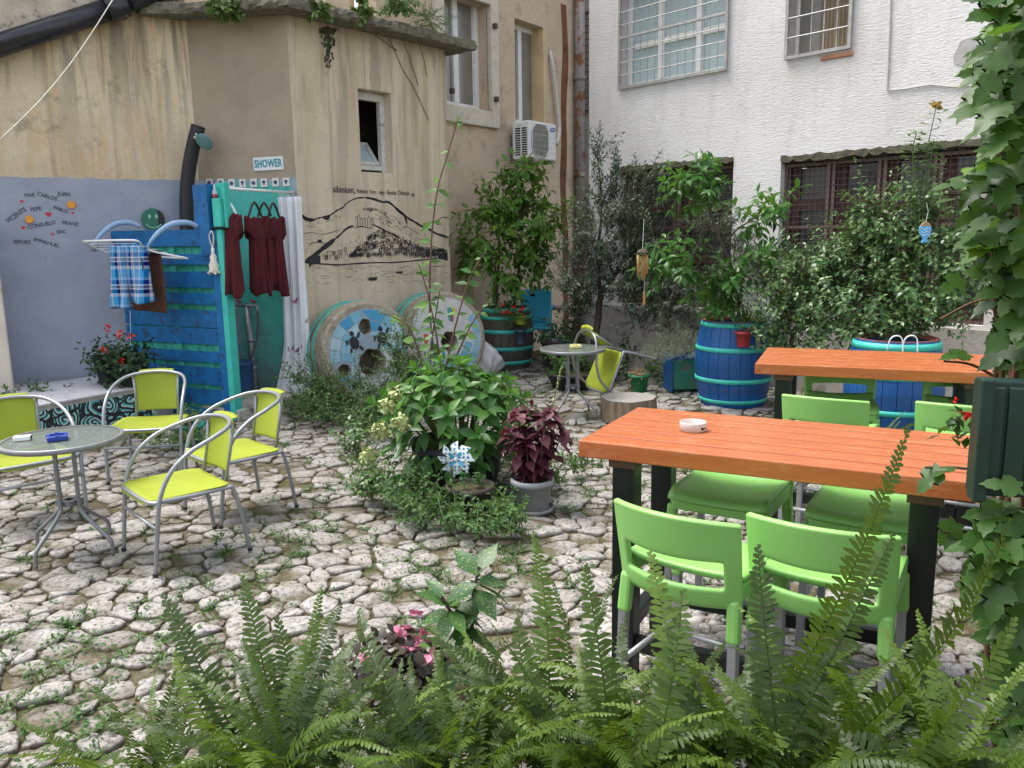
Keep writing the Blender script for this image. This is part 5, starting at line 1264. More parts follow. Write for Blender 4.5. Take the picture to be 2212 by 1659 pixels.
# ================================================================ MILLSTONES
b = NB('weathered_millstone'); ps = b.map(); n1 = b.noise(ps, 6, 7, .7); n2 = b.noise(ps, 26, 5, .7)
c = b.ramp(n1, [(.3, (.20, .165, .115)), (.5, (.40, .345, .26)), (.65, (.48, .44, .36)), (.8, (.30, .26, .2))]); c = b.mix(b.ramp(n2, [(.55, 0), (.7, .6)]), c, (.14, .12, .09))
b.pri(c, .95, 0, .2, b.bump(n2, .9, .03)); M_MILL = b.m
def facemat(name, white):
    b = NB(name); ps = b.map(); n1 = b.noise(ps, 5, 6, .7); n2 = b.noise(ps, 22, 6, .7)
    a = (.64, .63, .60) if white else (.32, .40, .46)
    c = b.ramp(n1, [(.3, tuple(x * .75 for x in a)), (.6, a)]); c = b.mix(b.ramp(n2, [(.54, 0), (.68, .7)]), c, (.34, .30, .24))
    b.pri(c, .9, 0, .2, b.bump(n2, .6, .02)); return b.m
M_FACE1, M_FACE2 = facemat('patched_blue_cement', False), facemat('patched_white_cement', True)
MB_ = [simple('mosaic_blue_%d' % i, c, .5, var=.12, vs=12) for i, c in enumerate(((.05, .29, .50), (.17, .40, .52), (.28, .46, .54), (.40, .53, .59), (.24, .43, .57)))]
M_CEM = simple('pale_cement', (.52, .53, .50), .8, var=.12, vs=6)
RX = Matrix.Rotation(pi / 2, 3, 'X')
def millstone(label, cx, cz, R_, T_, holes, face, lean):
    o0 = FM.wld((cx, -T_ - .24, cz)); t = thing('millstone', label, 'millstone', o0, group='old millstones leaning by the mural')
    t.rotation_euler = (radians(-lean), 0, FM.a - radians(17))
    pr = [(.0, 0), (R_ - .03, 0), (R_, .025), (R_ + .012, T_ * .3), (R_ + .005, T_ * .7), (R_ - .02, T_)]
    bm_ = MB(); bm_.lathe(pr, 64, (0, 0, 0), Matrix.Rotation(-pi / 2, 3, 'X'), cap0=False)
    base = bm_.mesh('stone'); cu = []
    for (x, z, rx, rz, dp) in holes:
        c_ = MB(); n = 22; pts = [((rx * (1 + .06 * sin(3 * k))) * cos(2 * pi * k / n) + x, (rz * (1 + .06 * sin(2 * k + 1))) * sin(2 * pi * k / n) + z) for k in range(n)]
        c_.prism(pts[::-1], -.1, dp); cu.append(c_.mesh('cut'))
    me = boolean(base, cu); me.name = 'stone'; me.materials.clear(); me.materials.append(M_MILL); o = lnk(me, 'stone', t)
    me.polygons.foreach_set('use_smooth', [False] * len(me.polygons))
    for y, wd in ((T_ * .52, .036), (T_ * .9, .036)):
        m = MB(); m.lathe([(R_ + .008, -wd / 2), (R_ + .02, -wd / 2), (R_ + .02, wd / 2), (R_ + .008, wd / 2)], 64, (0, y, 0), Matrix.Rotation(-pi / 2, 3, 'X'), cap0=False, cap1=False); m.build('iron_band', M_TURQ, t)
    return t
def inpoly_hole(x, z, holes, k=1.12): return any(((x - h[0]) / (h[2] * k)) ** 2 + ((z - h[1]) / (h[3] * k)) ** 2 < 1 for h in holes)
def mosaic(t, R_, holes, sector, rings, face, gap=.008):
    """ring segments of glazed tile cut to the sector"""
    for (r0, r1, n, off) in rings:
        for k in range(n):
            a0, a1 = 2 * pi * (k + off) / n, 2 * pi * (k + 1 + off) / n; am, rm = (a0 + a1) / 2, (r0 + r1) / 2
            x, z = rm * cos(am), rm * sin(am)
            if not sector(x, z) or inpoly_hole(x, z, holes, 1.0): continue
            q = []; g = gap / rm
            for i in range(5): a = a0 + g / 2 + (a1 - a0 - g) * i / 4; q.append((r1 - .004, a))
            for i in range(5): a = a1 - g / 2 - (a1 - a0 - g) * i / 4; q.append((r0 + .004, a))
            P = [(r * cos(a) + rnd.uniform(-.004, .004), r * sin(a) + rnd.uniform(-.004, .004)) for r, a in q]
            P = [p for p in P if not inpoly_hole(p[0], p[1], holes, 1.02)]
            if len(P) < 4: continue
            m = MB(); m.prism(P[::-1], -.005, .001); m.build('mosaic_tile', rnd.choice(MB_), t)
R_ = .545
q = FM.px(803, 750, .72)
H1 = [(.02, -.13, .155, .155, .4), (-.03, .27, .075, .085, .16), (-.31, -.19, .075, .075, .16), (.34, -.09, .07, .07, .16)]
ms1 = millstone('millstone with two black turtles in a blue mosaic face', q.x - .02, .56, R_, .47, H1, M_FACE1, 5)
m = MB(); n = 64; m.add([(.465 * cos(-2 * pi * k / n), -.0015, .465 * sin(-2 * pi * k / n)) for k in range(n)], [tuple(range(n))]); fm = m.mesh('painted_face', fix=False)
def pierce(poly_r, holes, y0, y1):
    base = MB(); n = 64; base.prism([(poly_r * cos(-2 * pi * k / n), poly_r * sin(-2 * pi * k / n)) for k in range(n)], y0, y1); cu = []
    for (x, z, rx, rz, dp) in holes:
        c_ = MB(); n2 = 22; c_.prism([(rx * 1.03 * (1 + .06 * sin(3 * k)) * cos(2 * pi * k / n2) + x, rz * 1.03 * (1 + .06 * sin(2 * k + 1)) * sin(2 * pi * k / n2) + z) for k in range(n2)][::-1], -.1, .1); cu.append(c_.mesh('cut'))
    return boolean(base.mesh('f'), cu)
me = pierce(.462, H1, -.002, .001); me.name = 'painted_face'; me.materials.clear(); me.materials.append(M_FACE1); lnk(me, 'painted_face', ms1)
sec1 = lambda x, z: not (z < .02 + .9 * (x - .02) * -1 + .10 and x > -.12 and z < .25 - .0 * x and (x > .12 or z < -.12)) and not (x < -.25 and z < -.28)
mosaic(ms1, R_, H1, sec1, [(.34, .455, 19, .2), (.225, .335, 15, .6), (.165, .22, 13, .1)], M_FACE1)
# pale cement wedge
wd = [(.13, .04), (.24, .12), (.335, .28), (.4, .2), (.45, .05), (.455, -.08), (.42, -.2), (.33, -.32), (.2, -.41), (.05, -.455), (-.1, -.45), (-.22, -.4), (-.12, -.22), (-.06, -.28), (.0, -.32), (.1, -.3), (.17, -.22), (.19, -.1)]
mm = MB(); mm.prism(wd[::-1], -.004, .001); base = mm.mesh('c'); cu = []
for (x, z, rx, rz, dp) in H1[3:]:
    c_ = MB(); c_.prism([(rx * 1.05 * cos(-2 * pi * k / 22) + x, rz * 1.05 * sin(-2 * pi * k / 22) + z) for k in range(22)], -.1, .1); cu.append(c_.mesh('cut'))
me = boolean(base, cu); me.name = 'cement_patch'; me.materials.clear(); me.materials.append(M_CEM); lnk(me, 'cement_patch', ms1)
def turtle(t, cx, cz, s, rot):
    P = lambda pts: [(cx + s * (x * cos(rot) - z * sin(rot)), cz + s * (x * sin(rot) + z * cos(rot))) for x, z in pts][::-1]
    m = MB()
    m.prism(P([(.62 * cos(a), .85 * sin(a)) for a in np.linspace(0, 2 * pi, 9)[:-1]]), -.012, -.004)
    for pts in ([(-.2, .92), (.2, .92), (.28, 1.2), (.1, 1.5), (-.22, 1.42), (-.3, 1.15)], [(.5, .6), (.75, .45), (1.05, .95), (.95, 1.2), (.72, 1.0)], [(-.5, .6), (-.75, .45), (-1.0, .6), (-1.05, -.1), (-.8, .1)], [(.45, -.7), (.62, -.5), (1.0, -.95), (.8, -1.25)], [(-.45, -.7), (-.62, -.5), (-.8, -1.0), (-.6, -1.15)]):
        m.prism(P(pts), -.012, -.004)
    m.build('turtle', M_BLACKPAINT, t)
turtle(ms1, -.175, .105, .088, .2); turtle(ms1, .155, .125, .094, .12)
q = FM.px(966, 725, .7)
H2 = [(.04, -.04, .11, .12, .4)]
ms2 = millstone('millstone with worn white and blue face painted with fish', q.x, .57, .56, .44, H2, M_FACE2, 6)
me = pierce(.49, H2, -.002, .001); me.name = 'painted_face'; me.materials.clear(); me.materials.append(M_FACE2); lnk(me, 'painted_face', ms2)
mosaic(ms2, .56, H2, lambda x, z: z < -.12 + .3 * x and rnd.random() < .8 or (x > .33 and z < .25), [(.38, .485, 22, .2), (.26, .37, 16, .5), (.14, .25, 11, .1)], M_FACE2)
for (x, z, s, col) in ((-.27, .02, .08, (.6, .08, .03)), (-.2, -.06, .07, (.1, .35, .55)), (.08, .3, .1, (.08, .3, .28)), (.13, .33, .06, (.6, .5, .05)), (.1, .24, .05, (.55, .1, .04)), (.35, .02, .06, (.55, .08, .08))):
    m = MB(); m.prism([(x + s * p, z + s * r) for p, r in ((-.35, .6), (0, .75), (.4, .4), (.5, 0), (.2, -.6), (.35, -1), (-.2, -.95), (-.3, -.4))], -.006, -.0005); m.build('painted_fish', simple('fish_paint', col, .6, var=.2, vs=30), ms2)
for (ms, x, z, R2) in ((ms1, -.2, .49, .5), (ms2, -.13, .53, .53)):
    m = MB(); m.box((x * .6, .24, R2 + .018), (.12, .16, .03)); m.build('blue_block', MB_[1], ms, bev=.008)

# ================================================================ BARRELS
def barrel(name, label, loc, rz, h, re, rb, stave_m, hoop_m, hoops, rim_m=None, n=22):
    t = thing('barrel', label, 'barrel', loc, rz, 'barrels used as planters')
    rr = lambda z: re + (rb - re) * (1 - ((z - h / 2) / (h / 2)) ** 2)
    m = MB(); nz = 10; da = pi / n - .006
    vs = []
    for (dr, s) in ((0, 1), (-.025, 1)):
        for j in range(nz + 1):
            z = h * j / nz
            for a in (-da, 0, da): vs.append(((rr(z) + dr) * cos(a), (rr(z) + dr) * sin(a), z))
    N = 3 * (nz + 1); fs = []
    for j in range(nz):
        for i in range(2): a = 3 * j + i; fs += [(a, a + 1, a + 4, a + 3), (N + a, N + a + 3, N + a + 4, N + a + 1)]
        fs += [(3 * j, 3 * j + 3, N + 3 * j + 3, N + 3 * j), (3 * j + 2, N + 3 * j + 2, N + 3 * j + 5, 3 * j + 5)]
    for e in (0, 3 * nz): fs += [(e, e + 1, N + e + 1, N + e), (e + 1, e + 2, N + e + 2, N + e + 1)]
    m.add(vs, fs); me = m.mesh('stave', False)
    for k in range(n): s = 1 + rnd.uniform(-.006, .006); lnk(me, 'stave', t, stave_m, (0, 0, 0), (0, 0, 2 * pi * k / n), (s, s, 1))
    for z, wd in hoops:
        m = MB(); m.lathe([(rr(z - wd / 2) + .001, z - wd / 2), (rr(z - wd / 2) + .007, z - wd / 2), (rr(z + wd / 2) + .007, z + wd / 2), (rr(z + wd / 2) + .001, z + wd / 2)], 40, cap0=False, cap1=False); m.build('hoop', hoop_m, t, True)
    m = MB(); m.lathe([(re - .02, h - .075), (.001, h - .06)], 30, cap0=False, cap1=False); m.build('soil', M_SOIL, t, True)
    if rim_m: m = MB(); m.lathe([(re + .0015, h - .004), (re + .0015, h + .003), (re - .028, h + .003), (re - .028, h - .03)], 40, cap0=False, cap1=False); m.build('rim', rim_m, t)
    return t
b = NB('weathered_oak_green'); v = b.map((6, 6, 1)); o_ = b.n('ObjectInfo'); n_ = b.noise(v, 3, 6, .7)
c = b.mix(b.ramp(n_, [(.35, 0), (.65, 1)]), (.075, .055, .038), (.15, .125, .10)); c = b.mix(b.ramp(b.noise(b.map((3, 3, 1.5)), 2, 5, .7), [(.45, 0), (.65, .6)]), c, (.05, .10, .08)); c = b.mix(b.math('MULTIPLY', o_.outputs['Random'], .4), c, (.06, .045, .035))
b.pri(c, .85, 0, .2, b.bump(n_, .6, .01)); M_OAK = b.m
M_BBLUE = simple('chipped_blue_paint', (.006, .085, .27), .5, var=.3, vs=4, bump=.2, bs=20, dirt=((.10, .035, .03), 9, .60))
M_RED = simple('red_brown_wood', (.20, .06, .045), .7, var=.3)
oak = barrel('oak', 'grey oak barrel with turquoise hoops holding a leafy tree', (-.07, 11.25, 0), .4, .83, .31, .375, M_OAK, M_TURQ, [(.80, .055), (.70, .045), (.52, .05), (.29, .05), (.1, .05)])
blu = barrel('blue', 'blue barrel with turquoise hoops planted with a citrus tree', (2.33, 8.6, 0), .2, .88, .325, .395, M_BBLUE, M_TURQ, [(.845, .04), (.60, .045), (.28, .045), (.06, .04)], M_RED)
blu2 = barrel('blue', 'blue barrel standing behind the far orange bar table', (3.28, 7.0, 0), .5, .87, .33, .40, M_BBLUE, M_TURQ, [(.825, .055), (.58, .045), (.28, .045), (.06, .04)], M_RED)
m = MB(); m.lathe([(.018, 0), (.018, .008)], 12, (.3, -.225, .36), Matrix.Rotation(pi / 2, 3, 'Y')); m.build('bung_hole', M_DARK, oak)
m = MB()
for x in (-.06, .06): m.tube(spline([(x - .05, -.30, .80), (x - .045, -.33, .90), (x, -.34, .93), (x + .045, -.345, .90), (x + .05, -.36, .78)], 4), .006, 6)
t = thing('pot_hook', 'pair of pale wire hooks over the rim of the hidden blue barrel', 'hook', (3.28 - .1, 7.0, 0)); m.build('wire', M_WHITEP, t, True)

# ================================================================ POTS
def pot_parts(t, r, h, mat, sauc=False, rim=.02, z=0.0, top=1.0, name='pot'):
    m = MB(); m.lathe([(r * .72, z), (r * .76, z + h * .05), (r * .95, z + h * .82), (r * 1.0 + rim * .3, z + h * .82), (r + rim * .5, z + h * .9), (r + rim * .3, z + h), (r - .01, z + h), (r * .93, z + h * .8)], 30, cap1=False); m.build(name, mat, t, True)
    m = MB(); m.lathe([(r * .96, z + h * .86), (.001, z + h * .9)], 24, cap0=False, cap1=False); m.build('soil', M_SOIL, t, True)
    if sauc: m = MB(); m.lathe([(r * .8, z - .0), (r * 1.0, z + .004), (r * 1.05, z + .03), (r * 1.02, z + .03)], 28, cap1=False); m.build('saucer', mat, t, True)
M_PBLK = simple('black_pot', (.02, .02, .021), .5, var=.2); M_PBRN = simple('dark_brown_pot', (.045, .032, .026), .5, var=.15, dirt=((.09, .075, .06), 6, .62)); M_PGRY = simple('grey_pot', (.27, .275, .285), .55, var=.1, dirt=((.16, .14, .12), 5, .62))
M_PNAVY = simple('dark_tub', (.010, .014, .022), .5, var=.2); M_PGRN = simple('green_pot', (.015, .16, .055), .45, var=.1); M_PRED = simple('red_pot', (.32, .018, .02), .5, var=.15, dirt=((.16, .04, .03), 14, .6)); M_PLIME = simple('lime_pot', (.33, .42, .04), .5); M_PSLATE = simple('slate_pot', (.05, .09, .12), .5, var=.1); M_PTURQ = simple('turquoise_pot', (.03, .30, .24), .5)
# ladder
t = lad = thing('step_ladder', 'old wooden step ladder leaning beside the mural wall', 'ladder', (0, 0, 0))
M_LAD = simple('old_ladder_wood', (.30, .235, .13), .8, var=.25, vs=10, bump=.3)
def Lp_(x, y, Y): return atY(x, y, Y)
lA0, lA1, lB0, lB1 = Lp_(970, 402, 11.75), Vector(at(979, 722)) * 0 + Lp_(980, 730, 11.35), Lp_(978, 398, 11.7), Lp_(1032, 725, 11.3)
bas = (lA1 + lB1) / 2; t.location = (bas.x, bas.y, 0); o3 = Vector((bas.x, bas.y, 0)); dz = Vector((0, 0, min(0, -0)))
for a, b_ in ((lA0, lA1), (lB0, lB1)):
    d = (b_ - a); e = a + d * ((a.z - .0) / (a.z - b_.z)); m = MB(); m.bar(a - o3, e - o3, .03, .075, (1, .3, 0)); m.build('rail', M_LAD, t, bev=.004)
for f in (.03, .22, .40, .58, .76, .92):
    p_, q_ = lA0.lerp(lA1, f), lB0.lerp(lB1, f); q_.z = p_.z; m = MB(); m.bar(p_ - o3, q_ - o3, .09, .028); m.build('step', M_LAD, t, bev=.004)
for k in (0, 1):
    p_, q_ = Lp_(982 + 6 * k, 404, 11.85), Lp_(1012 + 32 * k, 730, 12.0); m = MB(); m.bar(p_ - o3, q_ - o3, .025, .05, (1, .3, 0)); m.build('back_leg', M_LAD, t, bev=.003)
# sack
p = at(1062, 822); t = thing('white_sack', 'crumpled white woven sack slumped between millstone and oak barrel', 'sack', (p.x - .08, p.y + .25, 0))
def sk(u, v):
    a = 2 * pi * u; r = .3 * sin(pi * min(1, v * .96 + .02)) ** .6 * (1 - .45 * v); r *= 1 + .12 * sin(3 * a + 5 * v) + .08 * sin(7 * a + 9 * v) + .05 * sin(13 * a - 14 * v) + .03 * sin(23 * a + 17 * v)
    return (r * cos(a) * 1.05 - .16 * v, r * sin(a) * .8, .54 * v ** .9 + .03 * sin(5 * a) * v)
m = MB(); m.sheet(sk, 56, 34, True); m.build('cloth', simple('woven_white_plastic', (.60, .585, .57), .6, var=.1, vs=6, bump=.5, bs=30), t, True)
# blue plastic chair on a block, wooden bench behind
M_SKY = simple('sky_blue_plastic', (.025, .33, .50), .35, var=.06)
p = atY(1150, 705, 11.55); t = thing('plastic_armchair', 'sky blue plastic armchair behind the oak barrel', 'chair', (p.x, p.y, .06), radians(180 - 12))
sz = p.z - .06 + .03
m = MB(); m.sheet(lambda u, v: ((2 * u - 1) * (.23 - .01 * v), -.2 - .14 * v - .05 * (1 - (2 * u - 1) ** 2) * v, sz + .0 + .47 * v - .03 * (2 * u - 1) ** 4 * v), 14, 14); m.build('backrest', M_SKY, t, True, solid=.012)
m = MB(); m.lathe([(.03, 0), (.045, .003), (.03, .006)], 20, (.06, -.345, sz + .38), Matrix.Rotation(radians(-75), 3, 'X') @ Matrix.Diagonal((1, .5, 1))); m.build('hand_hole', M_DARK, t)
m = MB(); m.sheet(lambda u, v: ((2 * u - 1) * .235, -.2 + .44 * v, sz - .02 * sin(pi * v) * (1 - (2 * u - 1) ** 2) - .05 * max(0, v - .9) / .1), 10, 12); m.build('seat', M_SKY, t, True, solid=.014)
for s in (-1, 1):
    m = MB(); m.tube(spline([(s * .235, -.26, sz + .2), (s * .285, -.15, sz + .235), (s * .29, .1, sz + .235), (s * .285, .2, sz + .2), (s * .28, .22, sz)], 5), .026, 8); m.build('armrest', M_SKY, t, True)
    for y in (.2, -.2): m = MB(); m.bar((s * .24, y, sz), (s * .27, y * 1.15, 0), .05, .05, (0, 1, 0)); m.build('leg', M_SKY, t, bev=.008)
t = thing('wooden_bench', 'weathered wooden bench behind the blue plastic chair', 'bench', atY(1240, 700, 12.3).xy.to_3d(), radians(0)); zb = atY(1240, 664, 12.3).z
M_OLDW = simple('weathered_wood', (.24, .18, .13), .85, var=.3, vs=10)
for k in range(3): m = MB(); m.box((0, -.15 + .13 * k, zb), (1.05, .12, .035)); m.build('plank', M_OLDW, t, bev=.004)
for s in (-1, 1):
    m = MB(); m.box((s * .45, -.02, zb / 2), (.05, .3, zb - .04)); m.build('leg', M_OLDW, t)
# planter box
p = at(1486, 848); t = box_p = thing('planter_box', 'blue wooden planter with a worn green front panel and lavender', 'planter', (p.x, p.y + .15, 0), radians(3))
M_GRNP = simple('worn_green_paint', (.03, .20, .13), .7, var=.2, dirt=((.16, .12, .09), 7, .56))
for (c_, d) in (((0, -.16, .21), (.36, .02, .34)),): m = MB(); m.box(c_, d); m.build('front_panel', M_GRNP, t, bev=.004)
for (c_, d) in (((-.2, 0, .22), (.03, .36, .42)), ((.2, 0, .22), (.03, .36, .42)), ((0, .17, .22), (.36, .02, .42)), ((0, -.165, .405), (.36, .03, .05))): m = MB(); m.box(c_, d); m.build('side_board', M_BBLUE, t, bev=.004)
m = MB(); m.box((0, .0, .36), (.37, .33, .02)); m.build('soil', M_SOIL, t)
# stump
p = at(1366, 919); t = thing('tree_stump', 'low sawn tree stump behind the orange table corner', 'stump', (p.x, p.y + .3, 0))
b = NB('sawn_grey_wood'); x, y, z = b.xyz(b.map()); rr = b.math('SQRT', b.math('ADD', b.math('MULTIPLY', x, x), b.math('MULTIPLY', y, y))); rr = b.math('ADD', rr, b.math('MULTIPLY', b.noise(b.map(), 7, 4), .05))
c = b.ramp(b.math('FRACT', b.math('MULTIPLY', rr, 38)), [(0, (.25, .23, .21)), (.6, (.32, .30, .28)), (1, (.22, .20, .18))]); c = b.mix(b.ramp(b.noise(b.map(), 5, 6, .7), [(.5, 0), (.7, .7)]), c, (.17, .15, .13)); b.pri(c, .9, 0, .2); M_SAWN = b.m
b = NB('stripped_bark'); n_ = b.noise(b.map((14, 14, 1.2)), 1.5, 5, .6); b.pri(b.ramp(n_, [(.3, (.10, .075, .05)), (.6, (.27, .21, .14)), (.75, (.33, .27, .19))]), .9, 0, .2, b.bump(n_, 1, .03)); M_BARKS = b.m
M_BARK = simple('grey_brown_bark', (.085, .065, .05), .9, var=.35, vs=30, bump=.6, bs=60); M_STEMG = simple('green_stem', (.09, .13, .04), .6, var=.2); M_STEMR = simple('reddish_stem', (.12, .05, .03), .6, var=.2)
def st_(u, v): a = 2 * pi * u; r = .262 * (1 + .05 * sin(3 * a + 1) + .03 * sin(7 * a) + .012 * sin(19 * a)) * (1.06 - .06 * v); return (r * cos(a), r * sin(a), .215 * v)
m = MB(); m.sheet(st_, 60, 6, True); m.build('bark', M_BARKS, t, True)
m = MB(); m.add([st_(k / 60, 1) for k in range(60)], [tuple(range(60))]); m.build('cut_top', M_SAWN, t)
# wind chime and fish
p = atY(1388, 548, 7.9); t = thing('wind_chime', 'bamboo wind chime hanging in the olive branches', 'wind chime', p)
M_BAM = simple('bamboo', (.36, .20, .06), .5, var=.2, vs=20)
m = MB(); m.lathe([(.05, 0), (.055, .012), (.04, .035), (.01, .045)], 14); m.build('cap', M_BARK, t)
m = MB(); m.tube([(0, 0, .04), (.01, 0, .32)], .002, 4); m.build('string', M_WHITEP, t)
for k, (x, l) in enumerate(((-.04, .2), (.0, .23), (.04, .17), (.02, .2))): m = MB(); m.tube([(x, .01 * (k % 2), -.01), (x, .01 * (k % 2), -l * .5), (x + .002, .01 * (k % 2), -l - .02)], [.013, .0135, .013], 8); m.build('tube', M_BAM, t, True)
m = MB(); m.box((.02, 0, -.42), (.022, .008, .13)); m.build('clapper', M_BAM, t); m = MB(); m.tube([(0.02, 0, 0), (.02, 0, -.36)], .0015, 4); m.build('clapper_string', M_WHITEP, t)
p = atY(1999, 497, 5.6); t = thing('fish_ornament', 'blue wooden fish with tan head hanging nose up in the shrub', 'ornament', p)
s = .058
m = MB(); m.prism([(x * s, z * s) for x, z in ((-.62, .45), (.62, .45), (.68, .1), (.6, -.4), (.35, -.8), (.22, -1.0), (.55, -1.45), (.1, -1.38), (-.4, -1.45), (-.2, -1.0), (-.36, -.8), (-.62, -.4), (-.7, .1))][::1], -.006, .006); bd_ = m.build('body', simple('fish_blue', (.10, .38, .68), .5), t, bev=.002)
m = MB(); m.prism([(x * s, z * s) for x, z in ((-.62, .46), (-.3, .85), (0, 1.0), (.3, .85), (.62, .46))][::-1], -.006, .006); m.build('head', simple('plain_wood', (.35, .22, .12), .7), t)
for z in (.15, -.2, -.55): m = MB(); m.tube([(x * s, -.0075, (z + .08 * sin(x * 9)) * s) for x in np.linspace(-.52, .52, 13)], .0016, 4); m.build('wave_line', M_WHITEP, bd_)
m = MB(); m.tube([(0, 0, s), (.01, 0, s + .06), (-.005, 0, s + .12)], .0015, 4); m.build('string', M_WHITEP, t)
# shutters in the vine
M_DKG = simple('dark_green_wood', (.006, .026, .017), .5, var=.25, vs=10)
def shutter(xl, yt, yb, Y, label, wdt=.5):
    a, b_ = atY(xl, yt, Y), atY(xl, yb, Y); t = thing('shutter', label, 'shutter', (a.x, a.y, b_.z), radians(-14)); h = a.z - b_.z
    m = MB(); m.box((wdt / 2, .03, h / 2), (wdt, .045, h)); m.build('panel', M_DKG, t, bev=.006)
    for k in range(9): m = MB(); m.box((.035 + .05 * k, .004, h / 2), (.042, .012, h - .03)); m.build('slat', M_DKG, t, bev=.004)
    m = MB(); m.box((.012, -.0, h / 2), (.03, .05, h + .012)); m.build('edge', M_DKG, t, bev=.004)
shutter(2118, 822, 1072, 1.9, 'dark green wooden shutter poking out of the vine above table')
shutter(2140, 345, 600, 2.3, 'dark green wooden shutter shaded high among the vine leaves')

# ================================================================ PLANTS
G = lambda r, g, b_: (r, g, b_)
L_HYD = leafmat('hydrangea_leaf', G(.035, .115, .02), G(.07, .19, .035), G(.13, .28, .05), objrand=True, rough=.38)
L_CIT = leafmat('citrus_leaf', G(.03, .10, .02), G(.07, .19, .035), G(.13, .29, .05), objrand=True, rough=.3)
L_TREE = leafmat('broad_tree_leaf', G(.05, .115, .018), G(.115, .245, .03), G(.26, .42, .05), objrand=True, rough=.36)
L_VINE = leafmat('vine_leaf', G(.017, .048, .012), G(.058, .135, .02), G(.15, .28, .03), objrand=True, rough=.42, trans=.4)
L_OLIVE = leafmat('olive_leaf', G(.05, .085, .05), G(.11, .155, .10), G(.21, .27, .18), rough=.4, trans=.15)
L_SHRUB = leafmat('shrub_leaf', G(.032, .09, .028), G(.085, .18, .05), G(.19, .30, .11), rough=.33, trans=.2)
L_ROSE = leafmat('pale_leaf', G(.06, .14, .05), G(.11, .22, .075), G(.17, .29, .10), rough=.45)
L_WEED = leafmat('weed_leaf', G(.03, .085, .02), G(.06, .15, .03), G(.12, .22, .05), rough=.6)
L_BUSH = leafmat('small_bush_leaf', G(.035, .085, .025), G(.065, .14, .04), G(.13, .20, .05), rough=.5)
L_COL = leafmat('coleus_leaf', G(.055, .012, .022), G(.10, .022, .04), G(.16, .05, .06), objrand=True, rough=.45, trans=.2)
L_AUC = leafmat('speckled_leaf', G(.02, .07, .025), G(.045, .13, .035), G(.09, .22, .03), objrand=True, rough=.42, trans=.2, spot=((.42, .44, .10), 22, .62))
L_BEG = leafmat('bronze_leaf', G(.025, .02, .016), G(.045, .035, .025), G(.07, .05, .03), rough=.3, trans=.1)
L_GER = leafmat('geranium_leaf', G(.02, .05, .02), G(.035, .08, .03), G(.05, .11, .04), rough=.5)
L_LAV = leafmat('lavender_leaf', G(.12, .15, .11), G(.20, .24, .18), G(.28, .32, .25), rough=.7, trans=.15)
L_FERN = leafmat('fern_frond', G(.026, .052, .007), G(.068, .122, .013), G(.15, .235, .033), objrand=True, rough=.45, trans=.35)
L_SHOOT = leafmat('shoot_leaf', G(.05, .13, .03), G(.09, .21, .045), G(.15, .30, .05), objrand=True, rough=.42)
L_SUC = leafmat('succulent_leaf', G(.10, .17, .05), G(.17, .26, .08), G(.24, .34, .11), rough=.5, trans=.15)
F_RED = simple('red_petal', (.65, .02, .015), .5, var=.2); F_PINK = simple('pink_petal', (.65, .22, .32), .5, var=.2); F_CREAM = simple('greenish_cream_petal', (.36, .40, .16), .6, var=.25, vs=30); F_YEL = simple('dry_blossom', (.5, .34, .12), .7); F_DRY = simple('dry_stems', (.30, .20, .10), .8, var=.3)
BIG = [leaf_tpl(.56, .22, .22, 5, .42, .04), leaf_tpl(.52, .3, .35, 5, .45, .04), leaf_tpl(.6, .15, .12, 5, .4, .04)]
CIT = [leaf_tpl(.46, .3, .25, 4, .48), leaf_tpl(.42, .4, .4, 4, .5), leaf_tpl(.5, .2, .1, 4, .45)]
OVAL = leaf_tpl(.55, .2, .15, 2, .5); DIA = leaf_tpl(.5, .3, .1, 1, .5); NARROW = leaf_tpl(.30, .2, .12, 1, .5); ROUND = leaf_tpl(.9, .15, .2, 3, .5)
NEEDLE = leaf_tpl(.09, .1, .1, 1, .4)
def tube_obj(t, name, mat, lst):
    m = MB()
    for pts, r0, r1 in lst: n = len(pts); m.tube(pts, [r0 + (r1 - r0) * i / max(1, n - 1) for i in range(n)], 5, cap=False)
    return m.build(name, mat, t, True, fix=False)
def world_px(x, y, Y): return atY(x, y, Y)

# ---- hydrangea tub
p = at(990, 1072); hc = Vector((-.38, 5.72, 0))
t = thing('hydrangea', 'big leafy hydrangea in a dark tub at the court centre, pale green heads', 'plant', hc)
pot_parts(t, .33, .36, M_PNAVY, name='tub')
lv = Leaves(); stems = []
for k in range(46):
    a = k * 2.4; f = sqrt((k + .5) / 46); x, y = .60 * f * cos(a) - .05, .48 * f * sin(a); z = .32 + .56 * sqrt(max(0, 1 - f ** 2 * .92)) + rnd.uniform(-.06, .05)
    tipv = Vector((x, y, z)); b0 = Vector((x * .3, y * .3, .3)); pts = spline([b0, b0.lerp(tipv, .55) + Vector((0, 0, .05)), tipv], 4); stems.append((pts, .008, .005))
    d = Vector((x * 1.1, y * 1.1, .35 + .3 * (1 - f)))
    tip_rosette(lv, tipv, d, rnd.choice((7, 8, 9)), rnd.uniform(.15, .195), .35)
    if f > .5:
        for q in range(6): lv.add(Vector((x * rnd.uniform(.8, 1), y * rnd.uniform(.8, 1), tipv.z * rnd.uniform(.35, .9))), Vector((x, y, -.3)) + rdir() * .3, UPV + Vector((x, y, 0)) * .6, rnd.uniform(.12, .16))
tube_obj(t, 'stem', M_STEMG, stems); lv.objects('leaf', BIG, L_HYD, t, 300)
